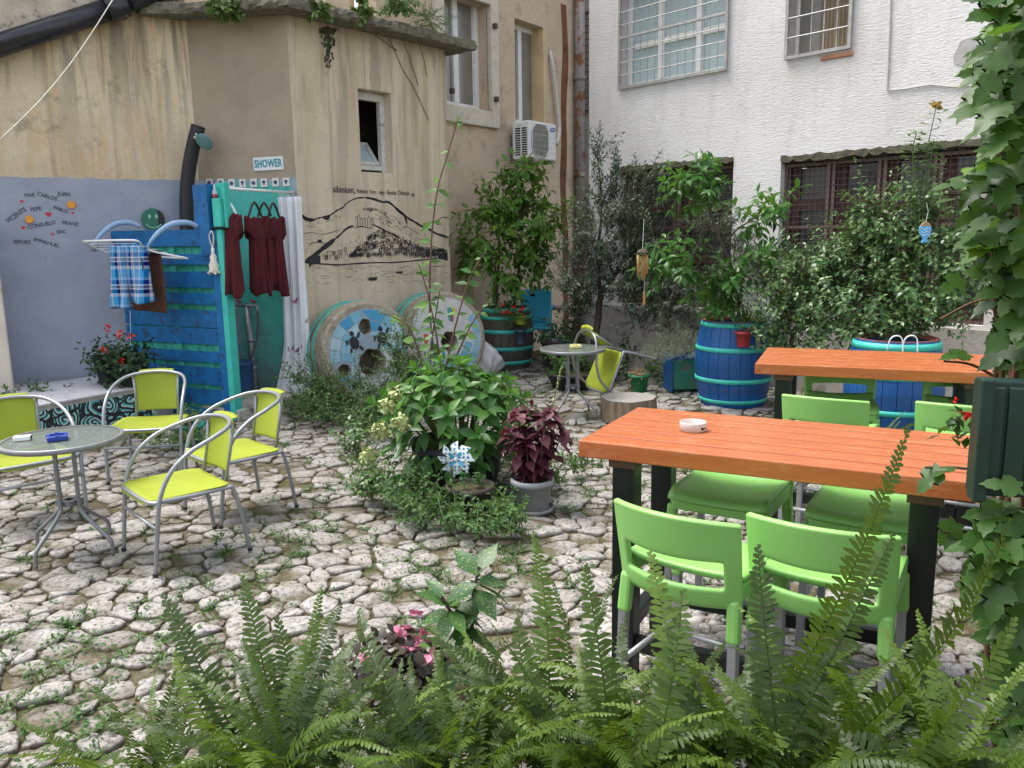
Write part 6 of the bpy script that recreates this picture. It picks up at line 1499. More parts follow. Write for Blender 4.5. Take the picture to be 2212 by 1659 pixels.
for (x, y, Y, r) in ((822, 932, 5.15, .062), (865, 915, 5.1, .058), (836, 878, 5.25, .05), (852, 850, 5.4, .042), (792, 985, 5.05, .055), (985, 850, 5.5, .03), (1010, 860, 5.5, .03)):
    c = world_px(x, y, Y) - hc; fl = Leaves()
    for k in range(100): d = rdir(.15); fl.add(c + d * r * rnd.uniform(.55, .95), rdir() + d * .3, d, rnd.uniform(.024, .036))
    fl.build('flower_head', ROUND, F_CREAM if r > .045 else F_CREAM, t)
# tall shoots rising behind it
t = thing('tall_shoots', 'tall thin leafy shoots climbing high in front of the mural', 'plant', world_px(940, 800, 6.35).xy.to_3d()); o3 = t.location.copy()
lv = Leaves(); stems = []
for path in ([(945, 850, 6.3), (936, 760, 6.35), (928, 660, 6.4), (932, 520, 6.4), (945, 410, 6.4), (965, 340, 6.4), (990, 255, 6.4)], [(955, 850, 6.3), (945, 740, 6.3), (925, 640, 6.3), (905, 570, 6.3)], [(950, 850, 6.2), (985, 700, 6.2), (1015, 600, 6.25), (1050, 540, 6.3)], [(950, 850, 6.2), (990, 760, 6.2), (1025, 690, 6.2), (1060, 650, 6.2)], [(930, 850, 6.2), (890, 720, 6.2), (860, 690, 6.2), (820, 675, 6.2)], [(935, 850, 6.25), (930, 770, 6.3), (938, 700, 6.3), (950, 630, 6.3)]):
    pts = spline([world_px(*q) - o3 for q in path], 6); stems.append((pts, .009, .004)); L = 0; side = 1
    for i in range(1, len(pts)):
        L += (pts[i] - pts[i - 1]).length
        if L > .085 and pts[i].z > .75:
            L = 0; d = (pts[i] - pts[i - 1]).normalized(); side = -side
            for s in (side, -side)[:rnd.choice((1, 2, 2))]: e = RT_ * s * .8 + Vector((0, rnd.uniform(-.7, .7), rnd.uniform(-.5, .3))); lv.add(pts[i], e, UPV * .7 + Vector((0, -.7, 0)) + rdir() * .4, rnd.uniform(.07, .125) * (1.0 if i < len(pts) * .8 else .6))
    tip_rosette(lv, pts[-1], pts[-1] - pts[-2], 5, .07)
tube_obj(t, 'stem', M_STEMR, stems); lv.objects('leaf', BIG, L_SHOOT, t, 300)
# ---- coleus and brown pot, pinwheel
gp = at(1152, 1116) + Vector((0, .13, 0)); t = thing('potted_coleus', 'purple leaved coleus in a grey pot with saucer', 'plant', (gp.x, gp.y, 0))
pot_parts(t, .135, .22, M_PGRY, True); lv = Leaves(); stems = []
for k in range(15):
    a = k * 2.4; f = sqrt((k + .5) / 15); H = rnd.uniform(.34, .62) - .12 * f; tv = Vector((.2 * f * cos(a) + .02, .16 * f * sin(a), .2 + H)); b0 = Vector((tv.x * .3, tv.y * .3, .2)); pts = spline([b0, b0.lerp(tv, .5), tv], 4); stems.append((pts, .006, .004))
    for i in range(2, len(pts)):
        if i % 2 == 0:
            e = Vector((cos(a + i), sin(a + i), -.15))
            for s in (1, -1): lv.add(pts[i], Vector((e.x * s, e.y * s, -.35 + rnd.uniform(-.3, .2))), UPV + rdir() * .4, rnd.uniform(.09, .13))
    tip_rosette(lv, tv, Vector((tv.x, tv.y, .6)), 7, rnd.uniform(.10, .13), .3)
lv.add((0, 0, .7), (0, 0, 1), (0, 1, 0), .05); tube_obj(t, 'stem', M_STEMR, stems); lv.objects('leaf', [leaf_tpl(.74, .2, .3, 5, .38, .06), leaf_tpl(.68, .3, .4, 5, .4, .06)], L_COL, t, 300)
m = MB(); m.tube(spline([(.12, .05, .6), (.155, .05, .76), (.20, .06, .95)], 4), .004, 5); m.build('stem', M_STEMG, t, True)
fl = Leaves()
for k in range(60): f = k / 60; pth = Vector((.135 + .065 * f, .055, .68 + .27 * f)); d = rdir(0); d.z *= .3; fl.add(pth, d, UPV, .024 * (1.1 - .6 * f))
fl.build('flower_spike', DIA, F_CREAM, t)
bp_ = at(1015, 1132) + Vector((0, .14, 0)); t = thing('brown_pot', 'dark brown pot with a few seedlings and pinwheel stuck in it', 'pot', (bp_.x, bp_.y, 0))
pot_parts(t, .15, .215, M_PBRN, rim=.03); lv = Leaves()
for (x, y, h) in ((-.04, -.03, .13), (.04, 0, .09)):
    for k in range(4):
        for s in (0, 1, 2, 3): a = s * pi / 2 + k; lv.add((x, y, .2 + h * (k + 1) / 4), (cos(a), sin(a), .15), UPV, .045 - .006 * k)
lv.build('seedling', OVAL, L_ROSE, t); lv = Leaves()
for k in range(60): sprigp = Vector((.07 + rnd.uniform(-.03, .03), .0 + rnd.uniform(-.03, .03), .2 + rnd.uniform(0, .08))); lv.add(sprigp, rdir(.5), UPV, .03)
lv.build('seedling', NARROW, L_WEED, t)
pw = world_px(985, 990, 5.0); t = thing('pinwheel', 'white pinwheel with blue dots on a green stick', 'pinwheel', (bp_.x - .03, bp_.y - .05, .2)); o3 = t.location.copy(); c = pw - o3
m = MB(); m.tube([(0, 0, 0), (c.x, c.y + .02, c.z)], .0035, 6); m.build('stick', simple('green_stick', (.02, .25, .1), .5), t)
b = NB('dotted_foil'); vo = b.n('TexVoronoi'); b.l(b.map((1, .001, 1)), vo.inputs['Vector']); vo.inputs['Scale'].default_value = 36; vo.inputs['Randomness'].default_value = .2
b.pri(b.mix(b.math('LESS_THAN', vo.outputs['Distance'], .3), (.72, .74, .73), (.02, .22, .42)), .4); M_DOT = b.m; M_BLADE = simple('blue_foil', (.06, .36, .55), .35)
for k in range(8):
    a = k * pi / 4 + .2; R = Matrix.Rotation(a, 3, 'Y'); q = [Vector(v) for v in ((0, -.005, 0), (.045, -.03, -.008), (.118, -.012, .006), (.078, .0, .05), (.028, .004, .034))]
    m = MB(); m.add([c + R @ v for v in q], [(0, 1, 2, 3, 4)]); m.build('vane', M_DOT, t)
    q = [Vector(v) for v in ((0, -.012, 0), (.05, -.034, .0), (.06, -.03, .022), (.02, -.02, .02))]; m = MB(); m.add([c + R @ v for v in q], [(0, 1, 2, 3)]); m.build('fold', M_BLADE if k % 2 else M_DOT, t)
m = MB(); m.lathe([(.001, -.02), (.014, -.012), (.012, 0)], 10, c + Vector((0, -.03, 0)), RX); m.build('hub', M_WHITEP, t, True)

# ---- generic bush of leafy twigs inside ellipsoids (centre from picture column/row at a distance)
def bush(name, label, cat, base, blobs, tpl, mat, twig_mat, size, L, n, pair=2, ang=55, droop=.3, group=None, trunk=None, twig_r=.004, objs=False, up=.35, near=None, curl=.12, start=.1, dn=1.0):
    t = thing(name, label, cat, (base[0], base[1], 0), 0, group); o3 = Vector((base[0], base[1], 0)); lv = Leaves(); tw = []
    for (c, r, cnt) in blobs:
        c = Vector(c) - o3
        for k in range(int(cnt * dn + .5)):
            d = rdir(); q = c + Vector((d.x * r[0], d.y * r[1], d.z * r[2])) * rnd.uniform(.45, .95)
            e = (d * .8 + UPV * up + rdir() * .5)
            if q.z < .08: q.z = rnd.uniform(.08, .2)
            tw.append((sprig(lv, q - e.normalized() * L * .4, e, L * rnd.uniform(.7, 1.2), n, size, ang, droop, pair, curl=curl, start=start), twig_r, twig_r * .4))
    if trunk:
        tr = MB()
        for pts, r0, r1 in trunk:
            P = spline([Vector(p) - o3 for p in pts], 5); k = len(P); tr.tube(P, [(r0 + (r1 - r0) * i / (k - 1)) * rnd.uniform(.92, 1.08) for i in range(k)], 8)
        tr.build('trunk', M_BARK, t, True)
    tag(tube_obj(t, 'twigs', twig_mat, tw), kind='stuff')
    if objs: lv.objects('leaf', tpl, mat, t, 300)
    else: lv.build('crown' if cat == 'tree' else 'foliage', tpl, mat, t, 'stuff')
    return t
def E_(x, y, Y, rx, ry, rd=None):
    c = atY(x, y, Y); k = Y / FPX; return c, (rx * k, (rd or rx) * k, ry * k)
def bl(x, y, Y, rx, ry, cnt, rd=None): c, r = E_(x, y, Y, rx, ry, rd); return (c, r, cnt)
# tree in the oak barrel
base = Vector((-.07, 11.25, 0)); A = lambda x, y, Y: atY(x, y, Y)
bush('barrel_tree', 'broad leaved tree growing out of the grey oak barrel', 'tree', base,
     [bl(1010, 545, 11.1, 34, 45, 9), bl(1075, 430, 11.2, 60, 50, 18), bl(1125, 400, 11.2, 40, 45, 10), bl(1060, 510, 11.2, 60, 60, 16), bl(1130, 500, 11.1, 55, 60, 18), bl(1175, 470, 11.1, 40, 50, 12), bl(1165, 550, 11.1, 40, 40, 10), bl(1100, 580, 11.0, 50, 40, 12), bl(1130, 370, 11.2, 28, 18, 5)],
     CIT, L_TREE, M_STEMG, .165, .34, 4, 2, 60, .5, trunk=[([A(1075, 690, 11.3), A(1073, 640, 11.3), A(1078, 560, 11.25), A(1080, 470, 11.2), A(1100, 400, 11.2)], .022, .01), ([A(1108, 690, 11.2), A(1113, 640, 11.2), A(1125, 540, 11.2), A(1130, 420, 11.2)], .024, .01), ([A(1064, 700, 11.05), A(1068, 620, 11.1), A(1071, 560, 11.2)], .02, .012), ([A(1078, 560, 11.25), A(1040, 510, 11.2), A(1010, 530, 11.1)], .012, .006), ([A(1125, 560, 11.2), A(1160, 510, 11.1), A(1185, 480, 11.1)], .013, .006)], objs=True, dn=1.7)
bush('barrel_underplant', 'low pale leafy plant at the tree foot in the oak barrel', 'plant', base + Vector((.02, -.1, 0)), [bl(1085, 650, 11.0, 35, 22, 8), bl(1115, 635, 11.0, 25, 15, 6)], [OVAL], L_ROSE, M_STEMG, .10, .22, 4, 2, 60, .3, objs=True)
# citrus in the blue barrel
base = Vector((2.33, 8.6, 0))
bush('citrus_tree', 'spindly citrus tree rising from the blue barrel with a red pot', 'tree', base,
     [bl(1505, 410, 8.5, 50, 42, 11), bl(1530, 375, 8.5, 30, 25, 6), bl(1475, 385, 8.5, 25, 30, 5), bl(1640, 465, 8.5, 38, 24, 8), bl(1680, 440, 8.5, 22, 18, 4), bl(1470, 560, 8.3, 45, 38, 10), bl(1430, 570, 8.3, 20, 25, 4), bl(1535, 620, 8.3, 50, 38, 10), bl(1600, 600, 8.4, 38, 35, 8), bl(1650, 545, 8.4, 30, 28, 6), bl(1590, 660, 8.4, 40, 22, 6)],
     CIT, L_CIT, M_STEMG, .145, .27, 4, 2, 55, .55, trunk=[([A(1596, 700, 8.6), A(1594, 640, 8.6), A(1585, 590, 8.55), A(1560, 530, 8.5), A(1535, 460, 8.5), A(1520, 400, 8.5)], .02, .009), ([A(1560, 530, 8.5), A(1600, 490, 8.5), A(1660, 455, 8.5)], .01, .005), ([A(1590, 640, 8.55), A(1540, 600, 8.4), A(1470, 570, 8.35)], .01, .005), ([A(1590, 620, 8.55), A(1640, 560, 8.45)], .009, .005)], objs=True, dn=1.45)
# olives
bush('olive_tree', 'grey green olive with dark crooked trunk by the house corner', 'tree', A(1290, 745, 10.6),
     [bl(1300, 500, 10.5, 80, 90, 70), bl(1360, 440, 10.4, 60, 60, 40), bl(1250, 590, 10.4, 60, 70, 50), bl(1340, 580, 10.3, 70, 80, 60), bl(1400, 520, 10.2, 50, 60, 35), bl(1255, 650, 10.7, 34, 45, 22), bl(1390, 660, 10.2, 60, 50, 34), bl(1310, 400, 10.5, 35, 45, 16), bl(1290, 330, 10.5, 14, 45, 9), bl(1330, 370, 10.5, 12, 30, 5), bl(1400, 370, 10.4, 30, 25, 8), bl(1430, 600, 10.2, 40, 50, 22)],
     NARROW, L_OLIVE, M_BARK, .078, .36, 9, 2, 45, .15, trunk=[([A(1283, 745, 10.6), A(1292, 690, 10.6), A(1298, 640, 10.55), A(1330, 590, 10.5), A(1362, 545, 10.4), A(1380, 500, 10.4)], .05, .02), ([A(1298, 640, 10.55), A(1290, 560, 10.5), A(1300, 450, 10.5), A(1290, 330, 10.5)], .03, .008), ([A(1330, 590, 10.5), A(1300, 570, 10.4), A(1250, 590, 10.4)], .02, .008)], up=.7, dn=1.5)
bush('olive_tree', 'smaller olive showing between the citrus and the white wall', 'tree', A(1450, 740, 9.9),
     [bl(1540, 480, 9.7, 40, 50, 22), bl(1580, 540, 9.7, 45, 60, 28), bl(1640, 560, 9.6, 40, 40, 18), bl(1560, 640, 9.6, 45, 45, 22), bl(1450, 640, 9.9, 50, 60, 30), bl(1480, 700, 9.9, 60, 45, 24)],
     NARROW, L_OLIVE, M_BARK, .074, .34, 9, 2, 45, .15, trunk=[([A(1442, 745, 9.9), A(1445, 680, 9.9), A(1455, 630, 9.85), A(1490, 560, 9.8), A(1540, 480, 9.7)], .03, .01), ([A(1455, 630, 9.85), A(1560, 600, 9.7), A(1620, 560, 9.6)], .02, .007)], up=.6, dn=1.4)
# big glossy shrub along the wide window
bush('glossy_shrub', 'large arching glossy shrub in front of the wide dark window', 'shrub', A(1720, 800, 8.2),
     [bl(1700, 600, 8.0, 70, 60, 60), bl(1780, 580, 7.9, 80, 60, 70), bl(1860, 560, 7.8, 70, 60, 70), bl(1920, 500, 7.7, 60, 60, 55), bl(1990, 520, 7.4, 80, 90, 80), bl(1900, 640, 7.5, 90, 60, 80), bl(1820, 680, 7.5, 90, 50, 70), bl(1980, 660, 7.2, 80, 60, 65), bl(1720, 680, 7.8, 60, 50, 45), bl(1890, 460, 7.8, 30, 25, 12), bl(2060, 600, 7.0, 60, 90, 50), bl(1850, 440, 7.8, 18, 22, 6), bl(2000, 440, 7.5, 50, 40, 22), bl(1680, 720, 8.0, 40, 40, 16)],
     OVAL, L_SHRUB, M_BARK, .068, .42, 9, 2, 68, .35, trunk=[([A(1700, 800, 8.2), A(1712, 730, 8.2), A(1740, 660, 8.1), A(1800, 580, 8.0), A(1900, 500, 7.8)], .03, .01), ([A(1690, 800, 8.2), A(1700, 700, 8.2), A(1690, 620, 8.1)], .022, .008), ([A(1900, 740, 7.6), A(1920, 640, 7.6), A(1970, 540, 7.5), A(2000, 420, 7.5)], .03, .01)], up=.25, curl=.16)
t = thing('rose_shoot', 'upright rose shoot with one dry blossom against the white wall', 'plant', A(1990, 700, 7.3).xy.to_3d()); o3 = t.location.copy(); lv = Leaves(); st = []
for path in ([(1985, 700, 7.3), (1982, 560, 7.3), (1988, 440, 7.3), (2000, 340, 7.3), (2022, 232, 7.3)], [(1985, 600, 7.3), (1975, 420, 7.3), (1972, 330, 7.3), (1980, 285, 7.3)], [(1988, 520, 7.3), (1998, 420, 7.3), (2010, 350, 7.25), (2018, 300, 7.25)]):
    pts = spline([A(*q) - o3 for q in path], 9); st.append((pts, .008, .004))
    for i in range(6, len(pts)):
        for s in (-1, 1): e = RT_ * s + Vector((0, rnd.uniform(-.6, .6), rnd.uniform(-.2, .25))); lv.add(pts[i], e, UPV + rdir() * .4, rnd.uniform(.05, .085)); lv.add(pts[i] + e * .05, e + rdir() * .6, UPV + rdir() * .3, rnd.uniform(.045, .07))
tube_obj(t, 'stem', M_STEMG, st); lv.build('foliage', OVAL, L_ROSE, t, 'stuff')
fl = Leaves(); c = A(2023, 228, 7.3) - o3
for k in range(14): fl.add(c, rdir(.3), rdir(), .055)
fl.build('blossom', ROUND, F_YEL, t)
bush('wall_climber', 'thin pale creeper stems against the plinth of the white house', 'plant', A(1560, 800, 9.6), [bl(1560, 700, 9.6, 60, 40, 18), bl(1610, 720, 9.5, 40, 50, 14), bl(1500, 730, 9.7, 30, 30, 10)], OVAL, L_ROSE, M_STEMG, .07, .4, 6, 1, 60, .2, up=.8)
# planting along the back
for (x, y, Y, rx, ry, n, sz, lab, tp, mt) in ((1210, 720, 10.5, 45, 25, 26, .11, 'leafy dark green plant under the blue plastic armchair', OVAL, L_GER), (1235, 790, 9.7, 60, 26, 30, .085, 'strawberry like leaves filling the dark tub behind small table', ROUND, L_WEED), (1330, 770, 9.9, 60, 40, 30, .09, 'mixed low greenery under the olive trunk', OVAL, L_GER), (1430, 800, 9.6, 40, 25, 16, .08, 'low weeds between the green pot and planter box', OVAL, L_WEED)):
    t = bush('border_plant', lab, 'plant', A(x, y + 30, Y), [bl(x, y, Y, rx, ry, n)], tp, mt, M_STEMG, sz, .22, 4, 2, 60, .3)
for (x, y, Y, r, lab) in ((1235, 812, 9.6, .3, 'low black tub beneath strawberry like leaves'), (1205, 735, 10.5, .22, 'black pot below the blue plastic armchair')):
    q = A(x, y, Y); t = thing('black_tub', lab, 'pot', (q.x, q.y, 0)); pot_parts(t, r, max(.16, q.z + .05), M_PBLK)
# box lavender, green pot, red pot, hanging pots
lv = Leaves(); o3 = box_p.location
t = thing('lavender', 'silvery lavender spilling out of the blue planter box', 'plant', o3)
for k in range(480):
    d = rdir(.35); q = Vector((-.10, -.08, .42)) + Vector((d.x * .34, d.y * .26, abs(d.z) * .2)) * rnd.random() ** .4
    sprig(lv, q, d + Vector((-.25, -.15, .2)), .13, 5, .05, 35, .1, 2)
lv.build('foliage', NEEDLE, L_LAV, t, 'stuff')
q = at(1383, 849); t = thing('green_pot', 'bright green plastic pot with dried stems', 'pot', (q.x, q.y + .1, 0)); pot_parts(t, .115, .2, M_PGRN)
m = MB()
for k in range(40): d = rdir(.6); b0 = Vector((rnd.uniform(-.06, .06), rnd.uniform(-.06, .06), .18)); m.tube([b0, b0 + d * .08, b0 + d * .15 + Vector((0, 0, -.05))], .003, 4, cap=False)
m.build('dry_stems', F_DRY, t)
def hang(x, y, Y, r, h, mat, name, label):
    q = A(x, y, Y); t = thing(name, label, 'pot', (q.x, q.y, q.z - h)); pot_parts(t, r, h, mat, rim=.012); return t, h
t, h = hang(1606, 716, 8.12, .078, .15, M_PRED, 'red_pot', 'red pot with withered plant hung on the blue barrel'); lv = Leaves()
for k in range(26): sprig(lv, (rnd.uniform(-.04, .04), 0, h), rdir(.7), .15, 4, .03, 50, .5)
lv.build('foliage', NARROW, L_BUSH, t); m = MB()
for k in range(12): a = rnd.uniform(-.3, .9); m.tube(spline([(.03, 0, h), (.09, -.02, h + .02 + rnd.uniform(0, .05)), (.12 + rnd.uniform(0, .06), -.04, h - rnd.uniform(.05, .2))], 3), .003, 4, cap=False)
m.build('dry_stems', F_DRY, t)
t, h = hang(1124, 712, 10.78, .075, .19, M_PSLATE, 'slate_pot', 'slate blue pot hung below the lime pot on oak barrel')
t, h = hang(1125, 682, 10.76, .085, .11, M_PLIME, 'lime_pot', 'lime pot of red flowers hung on the oak barrel'); lv = Leaves(); fl = Leaves()
for k in range(70): sprig(lv, (rnd.uniform(-.06, .04), rnd.uniform(-.05, .03), h), rdir(.3) + Vector((-.35, -.2, 0)), .24, 7, .035, 55, .35)
for k in range(12):
    c = Vector((rnd.uniform(-.25, .1), rnd.uniform(-.15, -.02), h + rnd.uniform(-.08, .2)))
    for j in range(6): fl.add(c, rdir(), rdir(), .035)
lv.build('foliage', OVAL, L_BUSH, t, 'stuff'); fl.build('blossoms', ROUND, F_RED, t)
# bushes and ground plants around the hydrangea
bush('small_leaved_bush', 'dense small leaved bush hiding the foot of the turtle millstone', 'shrub', at(730, 930), [bl(720, 880, 8.0, 95, 55, 120), bl(660, 880, 8.3, 50, 40, 40), bl(800, 900, 7.6, 70, 50, 70), bl(860, 780, 7.9, 35, 55, 40), bl(880, 730, 8.1, 20, 35, 16), bl(690, 820, 8.2, 50, 30, 34), bl(640, 810, 8.4, 25, 14, 10), bl(770, 820, 8.0, 22, 30, 14)], OVAL, L_BUSH, M_STEMG, .042, .32, 9, 2, 60, .1, up=.6)
bush('small_leaved_bush', 'dark bushy plants wedged between the two millstones', 'shrub', at(905, 860), [bl(885, 800, 8.6, 20, 50, 26), bl(950, 850, 8.5, 60, 25, 30), bl(830, 860, 7.2, 50, 50, 50)], OVAL, L_GER, M_STEMG, .05, .3, 8, 2, 60, .1, up=.6)
bush('nettle_clump', 'low clump of mint green leaves beside the brown pot', 'plant', at(860, 1090), [bl(850, 1040, 5.3, 75, 35, 44), bl(900, 1070, 5.2, 55, 30, 30), bl(800, 1060, 5.4, 45, 25, 20), bl(780, 960, 5.9, 40, 60, 30)], OVAL, L_SHRUB, M_STEMG, .055, .2, 5, 2, 70, .1, up=.9)
bush('ground_ivy', 'low weedy leaves spreading in front of the two pots', 'plant', at(1000, 1160), [bl(960, 1130, 4.8, 70, 25, 36), bl(1050, 1145, 4.7, 70, 25, 36), bl(900, 1130, 4.9, 60, 20, 26), bl(1110, 1150, 4.7, 30, 18, 12), bl(1080, 1105, 4.95, 28, 28, 14)], OVAL, L_WEED, M_STEMG, .045, .18, 5, 2, 65, .1, up=.6)
bush('ground_ivy', 'weedy greens growing behind the grey pot and hydrangea', 'plant', at(1080, 990), [bl(1080, 990, 6.3, 60, 30, 26), bl(1190, 1050, 5.6, 30, 25, 14), bl(1240, 1000, 5.9, 30, 20, 10)], OVAL, L_WEED, M_STEMG, .05, .18, 5, 2, 65, .1, up=.6)
# plinth pots
for (x, y, Y, r, h, sp, lab) in ((238, 832, 8.55, .12, .22, 39, 'smaller dark plant in a black pot against the lilac wall'), (292, 836, 8.3, .14, .24, 75, 'red flowering geranium in a black pot beside blue screen')):
    q = at(x, y, HP); t = thing('potted_geranium', lab, 'plant', (q.x, q.y, HP)); pot_parts(t, r, h, M_PBLK); lv = Leaves(); fl = Leaves()
    for k in range(sp): d = rdir(.3); sprig(lv, (0, 0, h), d, .3 * rnd.uniform(.6, 1.1), 5, .065, 65, .4, 2)
    lv.build('foliage', ROUND, L_GER, t, 'stuff')
    if sp > 40:
        for (dx, dz) in ((-.16, .16), (.0, .3), (-.02, .05), (.1, .28), (-.12, .36)):
            for j in range(12): d = rdir(); fl.add(Vector((dx, -.2, h + dz)) + d * .015, d, rdir(), .03)
        fl.build('blossoms', ROUND, F_RED, t)
q = at(355, 838, HP); t = thing('agave_leaves', 'pointed pale green leaf sticking up beside the blue boards', 'plant', (q.x, q.y - .05, HP - .02)); lv = Leaves()
for a in (0, 2.0, 4.0): lv.add((0, 0, 0), (.12 * cos(a), .1 * sin(a), 1), (0, -1, .1), .25)
lv.build('leaf', leaf_tpl(.3, .3, .1, 4, .35), L_ROSE, t)
q = at(410, 962); t = thing('turquoise_pot', 'turquoise pot of leafy herbs behind the lime chair', 'pot', (q.x, q.y, 0)); pot_parts(t, .13, .2, M_PTURQ); lv = Leaves()
for k in range(26): sprig(lv, (rnd.uniform(-.05, .05), 0, .2), rdir(.8), .16, 4, .05, 60, .3, 2)
lv.build('foliage', OVAL, L_WEED, t)
bush('ground_ivy', 'weeds along the foot of the painted plinth', 'plant', at(330, 960), [bl(330, 930, 7.0, 45, 20, 18), bl(440, 965, 6.9, 50, 22, 22), bl(370, 970, 6.8, 60, 18, 20)], OVAL, L_WEED, M_STEMG, .05, .18, 5, 2, 65, .1, up=.6)
bush('ground_ivy', 'leafy weeds growing on the plinth by the cream wall', 'plant', at(60, 870, HP), [bl(50, 860, 7.7, 60, 14, 26), bl(110, 850, 7.9, 40, 12, 14)], OVAL, L_WEED, M_STEMG, .055, .16, 5, 2, 65, .1, up=.5)
# roof plants
for (x, y, off, rx, ry, n, sz, tp, mt, lab) in ((487, 18, .3, 28, 20, 26, .06, ROUND, L_SUC, 'succulent cushion drooping from the roof slab above the shower'), (690, 18, .32, 20, 16, 14, .06, ROUND, L_SUC, 'small succulent on the roof edge above the mural'), (782, 16, .32, 24, 24, 20, .06, ROUND, L_SUC, 'succulent hanging over the roof edge near the small window'), (930, 40, .3, 46, 34, 60, .05, NEEDLE, L_ROSE, 'feathery green weed growing at the roof slab corner'), (860, 8, .28, 40, 16, 24, .06, OVAL, L_ROSE, 'trailing leaves on the roof slab beside the tall window')):
    fr = FS if x < 620 else FM; q = fr.wld(fr.px(x, y, off)); k = 9.5 / FPX
    bush('roof_plant', lab, 'plant', (q.x, q.y), [(q, (rx * k, rx * k * .6, ry * k), n)], tp, mt, M_STEMG, sz, .14 if sz > .05 else .24, 6, 3, 60, .3, up=.2)
# moss and dead vine on the mural wall
t = thing('dead_vine', 'dry vine tendrils clinging to the mural wall beside the window', 'vine', FM.wld((0, 0, 0)), FM.a); m = MB()
for path in (((840, 85), (870, 150), (895, 190), (925, 260)), ((870, 90), (885, 130), (905, 185)), ((905, 90), (915, 130), (922, 165)), ((860, 110), (845, 100), (810, 75))):
    P = [FM.px(x, y, .01) for x, y in path]; m.tube(spline([(q.x + rnd.uniform(-.02, .02), -.012, q.z) for q in P], 5), .0045, 4, cap=False)
m.build('tendril', M_BARK, t)
t = thing('moss_streak', 'dark moss streak running down the mural wall under roof', 'moss', FM.wld((0, 0, 0)), FM.a); m = MB()
for k in range(120):
    f = rnd.random() ** 1.6; q = FM.px(708 + rnd.gauss(0, 8) * (1 - f * .6), 62 + f * 85, .0); s = rnd.uniform(.008, .03) * (1 - .5 * f)
    m.add([(q.x + s * cos(a) * rnd.uniform(.6, 1.2), -.004 - .006 * rnd.random(), q.z + 1.4 * s * sin(a) * rnd.uniform(.6, 1.2)) for a in np.linspace(0, 2 * pi, 8)[:-1]], [tuple(range(7))])
tag(m.build('moss', simple('dark_moss', (.06, .06, .025), .95, var=.5, vs=30), t, fix=False), kind='stuff')

# ---- weeds in the joints of the paving
lv = Leaves(); gr = Leaves()
def dens(x, y):
    d = .16 + .45 * math.exp(-((x + .3) ** 2 / .9 + (y - 5.2) ** 2 / 1.2)) + .35 * math.exp(-((x + 1.4) ** 2 / 2 + (y - 3.2) ** 2 / .8)) + (.5 if y > 9 else 0) + .3 * math.exp(-((x - .9) ** 2 / 1.5 + (y - 5.8) ** 2 / 2))
    n_ = sin(3.1 * x + 1.3 * y) * sin(2.2 * y - 1.7 * x + 1) ; return d * (1 + .9 * n_)
cnt = 0
stone_c = np.array([c[0] for c in CB]); stone_r = np.array([min(max(hypot(*p) for p in c[1]), .3) for c in CB])
while cnt < 2300:
    y = rnd.uniform(2.3, 11.8); x = rnd.uniform(-1, 1) * (.64 * y + .2)
    if rnd.random() > dens(x, y) or (pebble_zone(x, y) and rnd.random() < .8): continue
    d = np.hypot(stone_c[:, 0] - x, stone_c[:, 1] - y) / stone_r
    if d.min() < .62: continue
    cnt += 1; n = rnd.randint(8, 24); rr = rnd.uniform(.02, .06)
    for k in range(n):
        a = rnd.uniform(0, 6.28); q = rr * sqrt(rnd.random()); lv.add((x + q * cos(a), y + q * sin(a), rnd.uniform(-.012, .03)), (cos(a), sin(a), rnd.uniform(-.1, .9)), UPV + rdir() * .6, rnd.uniform(.012, .03))
    if rnd.random() < .25:
        for k in range(rnd.randint(8, 20)): gr.add((x + rnd.uniform(-.04, .04), y + rnd.uniform(-.04, .04), -.02), rdir(.7), rdir(), rnd.uniform(.03, .085))
gc = lv.build('weeds', OVAL, L_WEED, None, 'stuff'); tag(gc, 'small clover like weeds sprouting between the cobbles', 'weeds')
gc = gr.build('grass', NEEDLE, L_WEED, None, 'stuff'); tag(gc, 'thin grass blades growing in the cobble joints', 'grass')

